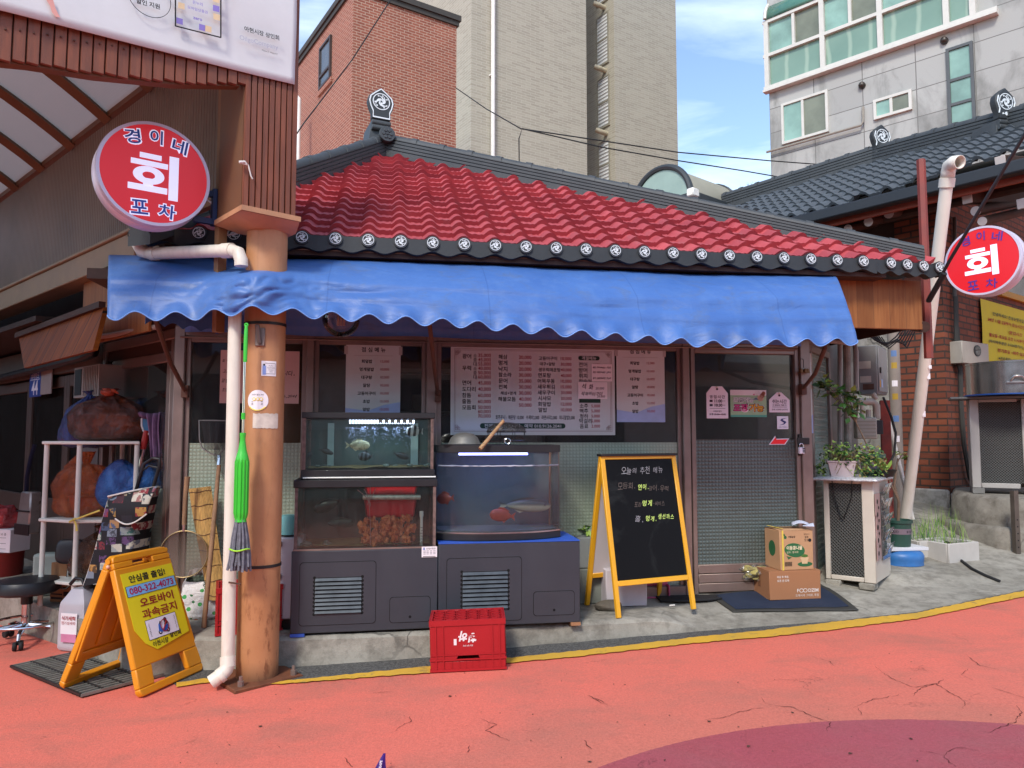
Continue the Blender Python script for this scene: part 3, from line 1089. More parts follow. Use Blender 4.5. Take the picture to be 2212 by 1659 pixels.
b.box(-.05,-.03,ZS-.05,0.02,.05,HZ+.05,0,MA).box(AL,-.03,ZS-.05,AL+.06,.05,HZ+.05,0,MA).box(AL,-.03,HZ-.02,0,.05,HZ+.05,0,MA)
b.box(ax_(368),-.02,ZS,ax_(376),.05,HZ,0,MA)
b.build('side_window_frame',m_alu,REST,bev=.005)
b=MB()
x0,x1=ax_(240),ax_(368)
b.box(x0,-.02,ZS,x0+.06,.02,HZ-.1,0,MA).box(x1-.06,-.02,ZS,x1,.02,HZ-.1,0,MA).box(x0+.06,-.02,HZ-.17,x1-.06,.02,HZ-.1,0,MA).box(x0+.06,-.02,ZS,x1-.06,.02,ZS+.25,0,MA)
sd=b.build('sliding_door',m_alu,REST,bev=.005)
b=MB().box(x0+.06,-.004,.95,x1-.06,.004,HZ-.17,0,MA)
b.build('pane',m_glass,sd,smooth=0)
b=MB().box(x0+.06,-.006,ZS+.25,x1-.06,.004,.95,0,MA)
b.build('film',m_film,sd,smooth=0)
b=MB().box(AL-.02,-.02,HZ+.05,0,.1,EZ-.05,0,MA).box(AL-.02,-.01,HZ-.1,x1,.05,HZ+.05,0,MA)
b.build('side_wall',m_dwood,REST,smooth=0)
X0,X1=AF.hit(186,640,-.22).x,AF.hit(330,640,-.22).x
b=MB().box(X0,-.24,1.98,X1,-.22,2.5,0,MA)
b.build('fascia',m_plank,REST,bev=.003)
b=MB()
b.box(fx(590),.35,.9,fx(648),.75,1.62)
tag(b.build('carton',mat('brown_carton','#8a5a3c',.85),smooth=0),'tall brown carton standing just inside the window beside the orange post','carton')
bpy.data.objects['carton'].matrix_world=Matrix.Translation(FF.w(0,0))@Matrix.Rotation(FF.a,4,'Z')
t=thing('shelf_unit','pale shelf unit seen dimly through the restaurant window','shelf',FF.w(-.2,2.2,.165),FF.a)
b=MB()
for i in range(5):
 b.box(-.9,0,.1+i*.42,.9,.3,.13+i*.42)
for x in(-.9,0,.88):
 b.box(x,0,0,x+.03,.3,1.85)
b.build('rack',mat('pale_shelf','#8d8a84',.7),t,smooth=0)
stk=[mat('stock_blue','#4b5f7c'),mat('stock_cream','#a89a80'),mat('stock_red','#7c3a34')]
for i in range(16):
 k,j=i//4,i%4
 x=-.85+.42*j+rnd.uniform(0,.1)
 MB().box(x,.03,.131+k*.42,x+rnd.uniform(.12,.28),.25,.13+k*.42+rnd.uniform(.1,.3)).build('stock_box',stk[i*7%3],t,smooth=0)
def awningmat():
 t=NT('blue_tarpaulin')
 a=t.noise(2.4,6,.6)
 v=t.noise(1.0,6,.65,t.scaled(9,9,1.6))
 c=t.mix(t.ramp(a,(.3,0.0),(.7,1.0)),(.042,.115,.34),(.062,.155,.41))
 c=t.mix(t.ramp(v,(.50,0.0),(.80,.3)),c,(.14,.25,.47))
 x,y,z=t.sep()
 wv=t.math('SINE',t.math('MULTIPLY',t.math('ADD',x,y),900))
 sm0=t.math('LESS_THAN',t.math('FRACT',t.math('ADD',t.math('DIVIDE',x,.93),.31)),.008)
 c=t.mix(t.math('MULTIPLY',sm0,.5),c,(.03,.09,.27))
 c=t.mix(t.ramp(t.noise(6,8,.72,t.scaled(1,1,1.6),.8),(.52,0.0),(.72,.6)),c,(.10,.13,.20))
 t.set(Base_Color=c,Roughness=.48)
 t.b.inputs['Specular IOR Level'].default_value=.45
 w=t.noise(1.0,5,.6,t.scaled(2.2,2.2,7),1.6)
 sm_=t.math('LESS_THAN',t.math('FRACT',t.math('ADD',t.math('DIVIDE',x,.93),.31)),.010)
 w2=t.noise(1.0,5,.6,t.scaled(2.5,2.5,9),1.5)
 t.bump(t.math('ADD',t.math('ADD',w,t.math('MULTIPLY',w2,.22)),t.math('ADD',t.math('MULTIPLY',wv,.004),t.math('MULTIPLY',sm_,.12))),.32,.03)
 return t.mat
AWT=[FF.hit(x,y,-.30)for x,y in((226,552),(400,556),(545,562),(700,560),(1000,570),(1300,582),(1500,592),(1806,594))]
AWB=[FF.hit(x,y,-.84)for x,y in((224,601),(400,607),(600,603),(800,612),(1000,622),(1300,640),(1500,646),(1832,642))]
AWL=[FF.hit(x,y,-.97)for x,y in((222,682),(400,684),(600,676),(800,688),(1000,700),(1300,726),(1540,744),(1860,738))]
def pl(P,u):
 x=P[0].x+(P[-1].x-P[0].x)*u
 z=interp([(p.x,p.z)for p in P],x)
 return x,z
COLW=Vector((-1.40,4.17,0))
COLL=FF.l(COLW)
b=MB()
WL=.205
def awn(u,v):
 if v<.4:
  k=v/.4
  (xa,za),(xb,zb)=pl(AWT,u),pl(AWB,u)
  ya,yb=-.30,-.84
  kz=k**1.5
 else:
  k=(v-.4)/.6
  (xa,za),(xb,zb)=pl(AWB,u),pl(AWL,u)
  ya,yb=-.84,-.97
  kz=k
 x=xa+(xb-xa)*k
 y=ya+(yb-ya)*k
 z=za+(zb-za)*kz
 if v>.75:
  q=(v-.75)/.25
  z+=q*.023*math.sin(2*math.pi*x/WL)
  y+=-q*.012*math.sin(2*math.pi*x/WL+.6)
 e=min(1,min(u,1-u)/.012)
 hang=math.sin(min(1,v/.9)*math.pi)
 f=.012*noise.noise((x*1.6,v*1.1,1))+.011*noise.noise((x*4.2+v*2.5,v*2.3,5))*(.4+v)
 f+=.009*math.sin(v*21+2.2*noise.noise((x*2,v*3,2)))*sstep(.35,.5,v)*(1-sstep(.72,.85,v))*(.6+.6*noise.noise((x*.9,0,8)))
 y-=f*e*(.35+hang)
 for cv,ca,cs in((.52,.004,3),(.60,.003,6),(.70,.004,11)):
  c0=cv+.03*noise.noise((x*.8,cs,0))+.012*noise.noise((x*3,cs,4))
  k_=max(0,.25+noise.noise((x*1.3,cs,9)))
  y-=ca*k_*e*(math.exp(-((v-c0)/.022)**2)-.7*math.exp(-((v-c0-.045)/.025)**2))
 y+=.010*math.cos(2*math.pi*(x/.93+.31))*sstep(.3,.6,v)*(1-sstep(.85,1,v))
 z+=.010*noise.noise((x*2.1,v*2,9))*hang*e
 d=x-COLL.x
 g=math.exp(-((d+.045)/.20)**2)
 y-=g*sstep(.20,.40,v)*.165*(1-.35*sstep(.55,1,v))
 g2=math.exp(-(d/.34)**2)
 y-=g2*.045*abs(noise.noise((x*11+v*4,v*5-x*3,3)))*sstep(.3,.5,v)
 z-=g*.02*sstep(.2,.45,v)*(1-v)
 for q,sg in((u,1),(1-u,-1)):
  if q<.006:
   x+=sg*.012*(1-q/.006)
   y+=.03*(1-q/.006)
 return(x,y,z)
b.grid(awn,420,44)
AW=thing('awning','long blue tarpaulin awning with scalloped edge over the shop front','awning',FF.w(0,0),FF.a)
m_awn=awningmat()
b.build('canopy',m_awn,AW,smooth=60,thick=.003)
MB().tube([Vector(awn(i/420,1))+Vector((0,-.002,.001))for i in range(421)],.0035,6).build('hem',mat('pale_blue_hem','#6f9ad8',.6),AW)
b=MB()
pA=AF.l(FF.w(*[AWL[0].x+.05,-.93][:2]))
vs=[]
n=70
q0,q1=FF.w(AWL[0].x+.16,-.80),FF.w(AWL[0].x+.75,-.06)
for i in range(n+1):
 w=FF.l(q0.lerp(q1,i/n))
 s_=(q1-q0).length*i/n
 vs+=[(w.x,w.y,2.08),(w.x,w.y,1.93+.03*abs(math.sin(math.pi*s_/.12)))]
b.add(vs,[(2*i,2*i+1,2*i+3,2*i+2)for i in range(n)])
b.build('side_valance',m_awn,AW,smooth=0,thick=.003)
bx0,bx1=FF.hit(400,720,-.07).x,FF.hit(1730,740,-.07).x
b=MB().grid(lambda u,v:(bx0+(bx1-bx0)*u,-.075-.012*math.sin(u*60)*(1-v)-.2*v*v,FF.hit(1000,731,-.07).z+.40*v+.006*math.sin(u*23)),90,6)
b.build('back_sheet',m_awn,AW,smooth=60,thick=.003)
for px,top,bot in((936,(928,700),(946,852)),(352,(336,690),(399,842)),(1745,(1782,752),(1736,838))):
 p0=FF.hit(top[0],top[1],-.78)
 p1=FF.hit(bot[0],bot[1],-.07)
 mb=MB().tube([p0+Vector((0,0,.12)),p0,p0.lerp(p1,.5)+Vector((0,-.02,-.03)),p1],.014,10)
 mb.box(p1.x-.02,p1.y-.01,p1.z-.05,p1.x+.02,p1.y+.04,p1.z+.03)
 mb.build('support_arm',m_rust,AW)
xa,xb=AWL[0].x+.05,AWL[-1].x-.06
MB().tube([(xa,-.80,2.13),(xb,-.80,2.06)],.014,8).build('front_rail',m_rust,AW)
# arcade gateway: post, cladding, banner, vault
GF=Frame(COLW.x,COLW.y,42)
VF=Frame(-1.66,4.22,-42)
tt=NT('tan_painted_steel')
xz=tt.sep()
na=tt.noise(3.5,6,.6)
cb_=tt.mix(tt.ramp(na,(.3,0.0),(.7,1.0)),lin('#a8734b'),lin('#bb875d'))
rs_=tt.ramp(tt.noise(1.0,6,.7,tt.scaled(30,30,9)),(.53,0.0),(.63,1.0))
low=tt.ramp(tt.math('ADD',tt.math('MULTIPLY',xz[2],.5),tt.math('MULTIPLY',tt.noise(2.2,3),.5)),(.22,1.0),(.62,.12))
cb_=tt.mix(tt.math('MULTIPLY',rs_,low),cb_,(.17,.055,.02))
drip=tt.ramp(tt.noise(1.0,5,.6,tt.scaled(22,22,.8)),(.58,0.0),(.76,.3))
cb_=tt.mix(drip,cb_,(.25,.115,.05))
cb_=tt.mix(tt.ramp(xz[2],(.0,.8),(.10,0.0)),cb_,(.12,.05,.025))
tt.set(Base_Color=cb_,Roughness=.5)
tt.bump(tt.math('ADD',tt.noise(40,5,.6),rs_),.2,.004)
m_tan=tt.mat
m_slat=mat('red_brown_slat','#7b4630',.6,var=.28,scale=4,stretch=(9,9,.9),dirt=.25,bump=.2)
m_rib=mat('brown_arcade_steel','#6a472c',.6,var=.15,dirt=.3)
ARC=thing('arcade_gateway','market arcade gateway of brown slats on a tan steel post with a vaulted roof','gateway',GF.w(0,0),GF.a)
b=MB()
zg=street_z(COLW.x)
b.cyl((0,0,zg),(0,0,2.62),.112,n=36)
b.build('post',m_tan,ARC)
b=MB().box(-.19,-.17,zg-.01,.19,.19,zg+.018)
pl_=b.build('base_plate',mat('rusted_plate','#6b3d24',.85,var=.35,scale=9,bump=.3),ARC,bev=.004)
for sx,sy in((-.14,-.12),(.15,-.13),(.15,.14)):
 b=MB().lathe([(.0,.052),(.010,.05),(.010,.028),(.017,.026),(.017,.0)],(sx,sy,zg+.018),8)
 b.build('anchor_nut',m_alu,pl_)
for z in(1.935,.60):
 MB().ring((0,0),.1125,.116,-.008,.008,36).build('strap',m_darkmetal,ARC).matrix_local=Matrix.Translation((0,0,z))@Matrix.Rotation(R(90),4,'X')
X0,X1=GF.hit(521,460,-.17).x,GF.hit(637,460,-.17).x
ZB=GF.hit(580,458,-.17).z
b=MB()
n=9
for i in range(n):
 w=(X1-X0)/n
 b.box(X0+i*w+.003,-.185,ZB,X0+(i+1)*w-.003,-.165,4.3)
b.build('post_cladding',m_slat,ARC,bev=.002)
b=MB().box(X0,-.165,ZB,X1,.17,4.3)
b.build('post_box',m_rib,ARC)
b=MB().box(X0-.012,-.205,ZB-.028,X1+.02,.19,ZB)
b.add([(X0-.008,-.20,ZB-.03),(X1+.015,-.20,ZB-.03),(X1+.015,.18,ZB-.03),(X0-.008,.18,ZB-.03),(-.12,-.11,ZB-.075),(.12,-.11,ZB-.075),(.12,.11,ZB-.075),(-.12,.11,ZB-.075)],[(4,5,1,0),(5,6,2,1),(6,7,3,2),(7,4,0,3),(7,6,5,4)])
b.build('post_tray',mat('pale_tan_trim','#b98863',.6,var=.12,dirt=.25),ARC)
arch=[(GF.hit(x,y,-.17).x,GF.hit(x,y,-.17).z)for x,y in((-140,122),(0,128),(60,134),(208,158),(381,176),(521,180))]
b=MB()
x=arch[0][0]
while x<X0:
 zb_=interp(arch,x)+rnd.uniform(-.006,.006)
 b.box(x+.002,-.185+rnd.uniform(-.003,.003),zb_,x+.049,-.165,zb_+1.2)
 b.ball((x+.025,-.187,zb_+.14),.006,6,4,1)
 x+=.053
b.build('slat_valance',[m_slat,m_rust],ARC,bev=.002,smooth=35)
b=MB()
b.prism([(x_,z_-.012)for x_,z_ in arch]+[(X0,4.2),(arch[0][0],4.2)],-.160,-.10)
b.build('valance_board',m_rib,ARC)
sp0,sp1=VF.hit(318,176,0),VF.hit(0,430,0)
ZV=(sp0.z*.35+sp1.z*.65)
MV=Matrix.Translation(GF.l(VF.w(0,0)))@Matrix.Rotation(VF.a-GF.a,4,'Z')
WV,RV=3.8,.62
def vault(t_,x_):
 return MV@Vector((x_,-WV*t_,ZV+RV*4*t_*(1-t_)))
tpoly=NT('ribbed_polycarbonate')
tpoly.set(Base_Color=(.50,.48,.46),Roughness=.5)
tpoly.b.inputs['Transmission Weight'].default_value=0
xx_=tpoly.sep()
dfz=tpoly.n.new('ShaderNodeBsdfTranslucent')
dfz.inputs[0].default_value=(.33,.31,.29,1)
mxs=tpoly.n.new('ShaderNodeMixShader')
mxs.inputs[0].default_value=.5
tpoly.l.new(tpoly.b.outputs[0],mxs.inputs[1])
tpoly.l.new(dfz.outputs[0],mxs.inputs[2])
tpoly.l.new(mxs.outputs[0],tpoly.out.inputs[0])
tpoly.bump(tpoly.math('SINE',tpoly.math('MULTIPLY',tpoly.math('ADD',xx_[0],xx_[1]),300)),.4,.004)
b=MB().grid(lambda u,v:vault(u,.3-6.5*v),30,30)
b.build('vault_sheet',tpoly.mat,ARC,smooth=60)
for i in range(9):
 xr=-.35-.78*i
 b=MB()
 pts=[vault(j/24,xr)for j in range(25)]
 b.tube([p-Vector((0,0,.045))for p in pts],.048,4)
 b.build('vault_rib',m_rib,ARC,smooth=20)
b=MB()
b.box(-7.5,-.02,ZV-.03,.0,.06,ZV+.03,0,MV)
b.build('side_beam',m_rib,ARC)
sb0=VF.hit(0,640,0.0).z
tcor=NT('brown_corrugated_sheet')
tx=tcor.sep()
tcor.set(Base_Color=tcor.mix(tcor.ramp(tcor.noise(1.6,6,.6),(.3,0.0),(.7,1.0)),(.12,.07,.042),(.18,.112,.07)),Roughness=.55)
tcor.bump(tcor.math('SINE',tcor.math('MULTIPLY',tcor.math('ADD',tx[0],tx[1]),190)),.5,.01)
b=MB().box(-7,.0,sb0+.02,.1,.03,ZV-.06,0,MV)
b.build('side_sheet',tcor.mat,ARC)
b=MB()
xp=VF.hit(474,250,0.0).x
b.box(-.03,-.05,1.9,.02,.0,ZV,0,MV)
b.box(xp-.9,-.04,2.66,xp+.1,0.0,2.72,0,MV)
b.build('side_brace',mat('tan_brace','#8a6340',.6,var=.2),ARC)
GUT=thing('gutter','long beige metal gutter running back along the alley','gutter',VF.w(0,0),VF.a)
g0,g1=VF.hit(306,505,-.12),VF.hit(0,655,-.12)
b=MB()
zc=(g0.z+g1.z)/2
b.box(-7.5,-.17,zc-.13,g0.x+.02,.02,zc+.04)
b.box(-7.5,-.19,zc+.04,g0.x+.02,.03,zc+.065)
b.build('trough',mat('beige_metal','#8c7b62',.6,var=.12,dirt=.35),GUT,bev=.006)
BN=thing('banner','large white sheet banner tied across the front of the gateway','banner',GF.w(0,0),GF.a)
YB=-.205
bl=[GF.hit(x,y,YB)for x,y in((-160,-14),(0,24),(320,104),(637,182))]
br=GF.hit(637,-90,YB)
b=MB()
zt=4.3
def bf(u,v):
 x=bl[0].x+(bl[-1].x-bl[0].x)*u
 zb_=interp([(p.x,p.z)for p in bl],x)
 z=zb_+(zt-zb_)*v
 return(x,YB-.012*noise.noise((x*1.5,z*1.5,4))-.006*math.sin(z*9+x*2),z)
b.grid(bf,60,24)
m_ban=mat('banner_sheet','#d5d3d1',.55,var=.04,dirt=.15,dirtc=(.45,.42,.3))
b.build('sheet',m_ban,BN,smooth=60,thick=.004)
YT=YB-.022
def onb(x,y):
 p=GF.hit(x,y,YT)
 return p.x,p.z
rotb=lambda a_,c_:math.atan2(onb(*c_)[1]-onb(*a_)[1],onb(*c_)[0]-onb(*a_)[0])
ra=rotb((378,55),(476,81))
b=MB()
def bt(body,px,py,wpx,mi,bold=0.0):
 x,z=onb(px,py)
 w_=abs(onb(px+wpx/2,py)[0]-onb(px-wpx/2,py)[0])
 b.text(body,x,YT,z,w=w_,mi=mi,rot=ra,bold=bold)
bt('할인 지원',320,8,52,0,.025)
bt('온누리',427,7,22,2,.01)
bt('모바일상품권',427,21,44,2,.01)
bt('zero',427,41,20,2,.03)
bt('아현시장 상인회',566,72,76,0,.02)
bt('OilgoCompany',560,93,84,3,.01)
bt('Make IT Happen!',583,113,34,0,.0)
cx_,cz_=onb(323,-7)
rr_=abs(onb(370,-7)[0]-cx_)
b.ring((cx_,cz_),rr_*.975,rr_,YT,YT+.002,60,0)
corners=[onb(379,56),onb(477,81),onb(477,-60),onb(379,-85)]
for p,q in zip(corners,corners[1:]):
 b.bar((p[0],YT,p[1]),(q[0],YT,q[1]),.006,.004,0)
p,q=corners[3],corners[0]
b.bar((p[0],YT,p[1]),(q[0],YT,q[1]),.006,.004,0)
for px,py,mi in((388,45,2),(392,12,4),(437,59,2),(450,62,4),(467,18,2),(468,36,4),(467,-2,4)):
 p=[onb(px-7,py-8),onb(px+7,py-4),onb(px+7,py+9),onb(px-7,py+5)]
 b.add([(x,YT,z)for x,z in p],[(3,2,1,0)],mi)
pp=[onb(x,y)for x,y in((100,0),(108,12),(112,26),(120,36),(131,38),(126,30),(120,18),(116,4),(112,-8),(98,-8))]
b.add([(x,YT,z)for x,z in pp],[tuple(range(len(pp)))[::-1]],5)
b.build('print',[m_ink,m_ink,mat('purple_ink','#8a7ac0',.7),mat('grey_ink','#b4b2bc',.7),mat('sand_ink','#e0c49a',.7),mat('pink_ink','#d79a8e',.7)],BN,smooth=0)
b=MB()
p=GF.hit(519,352,-.195)
b.tube([p,p+Vector((.04,-.01,-.005)),p+Vector((.055,-.01,-.06)),p+Vector((.065,-.01,-.075))],.004,6)
b.tube([p+Vector((-.01,-.01,.0)),p+Vector((.02,-.012,.008)),p+Vector((.03,-.01,-.004))],.007,6)
o=b.build('cord',mat('white_cord','#d8d4cc',.9))
o.matrix_world=Matrix.Translation(GF.w(0,0))@Matrix.Rotation(GF.a,4,'Z')
tag(o,'loose white cord end knotted on the brown slats of the gateway post','cord')
# round lightbox signs
def litmat(name,c,e):
 t=NT(name)
 t.set(Base_Color=lin(c),Roughness=.35,Emission_Color=lin(c),Emission_Strength=e)
 return t.mat
m_signred=litmat('sign_red','#c4161f',.22)
m_signred2=m_signred
m_blue=mat('sign_blue','#1f3f9e',.4,var=.03)
m_purple=mat('faded_sign_blue','#4a2f8c',.4,var=.03)
m_signwhite=mat('sign_white','#e4e0ea',.4,var=.02)
m_signlit=litmat('backlit_white','#dcdcf2',.30)
def roundsign(loc,rz,r,label,blue,outline,tilt=0.0):
 t=thing('round_sign',label,'sign',loc,rz,'round red lightbox signs of the restaurant')
 b=MB()
 b.lathe([(r*.985,-.005),(r,.01),(r*.985,.045),(r*.955,.055),(r*.955,.075),(r*.985,.085),(r,.12),(r*.985,.15),(0,.151)],(0,0,0),72,0,M=Matrix.Rotation(R(-90),4,'X'))
 b.ring((0,0),r*.93,r*.987,-.006,.01,72,0)
 b.build('rim',mat('sign_rim','#cfc8d8',.35,metal=.15,var=.05),t)
 b=MB().disc((0,0),r*.94,-.001,.02,72)
 b.build('face',m_signred,t,smooth=0)
 b=MB()
 y=-.004
 s=r/.29*1.06
 T=Matrix.Rotation(-tilt,4,'Y')
 for q in((-.075,.073,.028,.100),(-.115,.034,.06,.062),(-.125,-.098,.06,-.066),(-.055,-.07,-.008,-.03)):
  b.box(q[0]*s,y,q[1]*s,q[2]*s,y+.002,q[3]*s,0,T)
 b.box(.066*s,y,-.125*s,.112*s,y+.002,.108*s,0,T)
 k=len(b.v)
 b.ring((-.03*s,-.014*s),.026*s,.064*s,y-.001,y+.002,40,0,1.15,.72)
 for body,x,z,w,ro in(('경',-.112,.172,.074,.16),('이',.0,.194,.060,0.0),('네',.114,.170,.074,-.16),('포',-.068,-.186,.080,.06),('차',.062,-.188,.080,-.05)):
  if outline:
   b.text(body,x*s,y,z*s,w=w*s*1.17,h=.086*s,mi=0,bold=.055,rot=ro)
  b.text(body,x*s,y-.002,z*s,w=w*s,h=.073*s,mi=1,bold=.018,rot=ro)
 b.build('lettering',[m_signlit,blue],t,smooth=0)
 return t
pL=at(335,376,3.93)
SL=roundsign(pL,R(37),.288,'larger round red sign with white-edged blue letters on the gateway post',m_blue,True)
b=MB()
for z in(-.03,-.19):
 b.box(.22,.06,z-.016,.47,.09,z+.016)
for x in(.33,.44):
 b.box(x-.012,.05,-.21,x+.012,.10,.0)
b.tube([(.28,.1,-.05),(.36,.08,-.1),(.42,.06,-.2),(.40,.06,-.26),(.46,.05,-.24)],.006,6,1)
b.build('bracket',[mat('navy_bracket','#1d2950',.5),m_white],SL)
pR=at(2121,563,6.0)
SR=roundsign(pR,R(-52),.288,'smaller looking round red sign with purple letters beside the white pipe',m_purple,False,.03)
b=MB()
b.box(-.50,.05,.03,-.24,.08,.055).box(-.33,.05,-.02,-.31,.08,.3)
b.build('bracket',m_darkmetal,SR)
# cream drainpipe round the post
DP=thing('drainpipe','cream drainpipe elbowing over the awning and down beside the tan post','pipe',(0,0,0),0)
def P(px,py,Y):
 return at(px,py,Y)
Yp=4.32
b=MB()
b.tube([P(300,512,Yp),P(298,528,Yp),P(306,543,Yp),P(325,548,Yp),P(500,541,4.06),P(515,546,4.03),P(521,562,4.02),P(521,575,4.02)],.036,16)
b.build('upper_pipe',m_pvc,DP)
for c_ in(([P(327,548,Yp),P(340,547,Yp-.02)]),([P(482,542,4.09),P(502,541,4.06)]),([P(299,508,Yp),P(299,520,Yp)])):
 MB().tube(c_,.042,16).build('upper_collar',m_pvc,DP)
YD=4.05
pb=hits(452,1478)
b=MB()
b.tube([P(508,655,YD),P(506,760,YD),P(492,1430,4.03)],.035,18)
b.build('down_pipe',m_pvc,DP)
b=MB()
b.tube([P(492,1418,4.03),P(492,1440,4.02)],.040,18)
b.tube([P(492,1436,4.02),P(488,1447,4.01),P(478,1458,4.0),P(456,1474,3.98)],.037,18)
b.tube([P(482,1455,4.0),P(473,1462,3.99)],.040,18)
b.build('foot_elbow',m_pvc,DP)
b=MB()
b.tube([P(494,1258,3.99),P(520,1262,3.98)],.005,6)
b.build('clip',m_rust,DP)
CX=lambda px,py,r=.115:at(px,py,COLW.y-math.sqrt(max(0,r*r-((px-555)/1600*4.05)**2)))
p=CX(562,728)
t=thing('flag_holder','small metal flag holder tube strapped to the tan post','flag holder',p,R(8))
MB().box(-.026,-.008,-.05,.026,.008,.05).build('plate',m_alu,t,bev=.003)
b=MB().tube([(0,-.012,-.035),(-.008,-.05,.06)],.012,12)
b.build('tube',mat('grey_tube','#6b6560',.5,metal=.5),t)
def postpatch(x0,y0,x1,y1,name,mats,label,cat,paint,r=.1135):
 """A sheet bent round the post; paint adds its print in (arc, z) coordinates."""
 c=at((x0+x1)/2,(y0+y1)/2,COLW.y-r)
 a0=math.asin(max(-1,min(1,(c.x-COLW.x)/r)))
 w,h=(x1-x0)/1600*4.03,(y1-y0)/1600*4.03
 t=thing(name,label,cat,(COLW.x,COLW.y,c.z),0)
 m=MB()
 paint(m,w,h)
 out=MB()
 out.f,out.m=m.f,m.m
 for x,y,z in m.v:
  a=a0+x/r
  rr=r+y
  out.v.append((rr*math.sin(a),-rr*math.cos(a),z))
 out.build('sheet',mats,t,smooth=60)
 return t
def pt1(m,w,h):
 m.grid(lambda u,v:(w*(u-.5),.001,h*(v-.5)),8,2,0)
 for x0,z0,x1,z1,mi in((-.28,.34,.42,.36,1),(.40,-.36,.42,.36,1),(-.28,-.36,.42,-.34,1),(-.42,-.42,-.2,.18,2),(-.38,.18,-.26,.30,1)):
  m.grid(lambda u,v:(w*(x0+(x1-x0)*u),.003,h*(z0+(z1-z0)*v)),3,1,mi)
 for k,z in enumerate((.18,.04,-.1,-.22)):
  m.text(['하나하나','마음모아 함께','우리동네','안내'][k],w*.12,.003,h*z,w=w*(.30,.46,.32,.18)[k],h=h*.09,mi=1)
postpatch(563,779,595,812,'sticker',[m_paper,m_ink,mat('pale_blue_ink','#7f93c8',.7)],'small square white sticker with a blue figure on the tan post','sticker',pt1)
def pt2(m,w,h):
 r=w/2
 m.grid(lambda u,v:(r*v*math.cos(2*math.pi*u),.001,r*v*math.sin(2*math.pi*u)),36,5,0,wrap=True)
 m.prism([(r*.97*math.cos(q),r*.97*math.sin(q))for q in[math.pi*(1.2+.6*i/10)for i in range(11)]],.003,.0032,1)
 for x in(-.3,.05,.35):
  m.disc((x*r,.12*r),.17*r,.003,.0032,14,1)
  m.disc((x*r,.12*r),.11*r,.004,.0042,14,0)
 for z in(-.15,-.3,-.42):
  m.box(-.55*r,.003,z*r,.5*r,.0032,(z+.04)*r,2)
 m.text('쓰레기 없는 거리',0,.003,.55*r,w=1.1*r,mi=2)
postpatch(533,842,579,888,'sticker',[m_paper,mat('yellow_ink','#e6c832',.7),m_ink],'round white and yellow sticker on the tan post','sticker',pt2)
def pt3(m,w,h):
 n=24
 top=[(w*(i/n-.5),h*(.5-.06*rnd.random()))for i in range(n+1)]
 bot=[(w*(i/n-.5),h*(-.5+.05*rnd.random()))for i in range(n+1)]
 vs=[(x,.001,z)for x,z in bot+top]
 m.add(vs,[(i,i+1,n+2+i,n+1+i)for i in range(n)],0)
postpatch(545,892,601,926,'torn_paper',[mat('peeling_white_paper','#cfc4b6',.9,var=.12,scale=30,dirt=.6,dirtc=(.35,.3,.24))],'torn strip of white paper left on the tan post','paper',pt3)
# green mop
t=thing('mop','bright green twist mop with grey cotton head hanging on the post','mop',P(523,1000,3.93),0)
m_green=mat('bright_green_plastic','#3fbf3a',.35,var=.06)
m_cot=mat('grey_cotton','#6f7078',.95,var=.3,scale=40,bump=.4)
kz=lambda py:at(523,py,3.93).z-at(523,1000,3.93).z
b=MB()
b.tube([(0,0,kz(780)),(0,0,kz(960))],.006,10)
b.build('rod',m_chrome,t)
b=MB()
b.tube([(.004,0,kz(702)),(.004,0,kz(712)),(.003,0,kz(745)),(.003,0,kz(782))],[.007,.010,.011,.010],12)
b.tube([(.004+.008*math.cos(a_),0,kz(702)+.008*math.sin(a_))for a_ in[2*math.pi*i/14 for i in range(14)]],.004,6,closed=True)
b.build('grip',m_green,t)
MB().tube([(.0,0,kz(892)),(.0,0,kz(906))],.011,12).build('rod_joint',m_green,t)
def mopb(u,v):
 prof=[(0,.016),(.04,.016),(.06,.013),(.12,.016),(.20,.022),(.26,.030),(.30,.034),(.9,.034),(.97,.028),(1,.030)]
 r=interp(prof,v)
 rib=(1+.10*(1 if math.sin(u*2*math.pi*12)>0 else-1)*(1 if .3<v<.96 else 0))
 a_=2*math.pi*u
 return(r*rib*math.cos(a_),r*rib*math.sin(a_),kz(935+v*192))
b=MB().grid(mopb,72,40,wrap=True)
b.build('sleeve',m_green,t,smooth=40)
b=MB()
for i in range(70):
 a_=rnd.uniform(0,6.28)
 q=rnd.uniform(.35,1)
 pts=[(.024*q*math.cos(a_),.024*q*math.sin(a_),kz(1122)),(.042*q*math.cos(a_),.036*q*math.sin(a_),kz(1160)),(.054*q*math.cos(a_)+rnd.uniform(-.004,.004),.045*q*math.sin(a_),kz(1200)),(.060*q*math.cos(a_)+rnd.uniform(-.006,.006),.05*q*math.sin(a_),kz(1222+rnd.uniform(-4,14)))]
 b.tube(pts,.0055,6)
b.build('cotton_strings',m_cot,t)
b=MB()
b.tube([(.052*math.cos(a_),-abs(.043*math.sin(a_))-.004,kz(1186)+.004*math.sin(3*a_))for a_ in[math.pi*i/12 for i in range(13)]],.004,6)
b.build('binding_tape',mat('lime_tape','#a5e03c',.6),t)
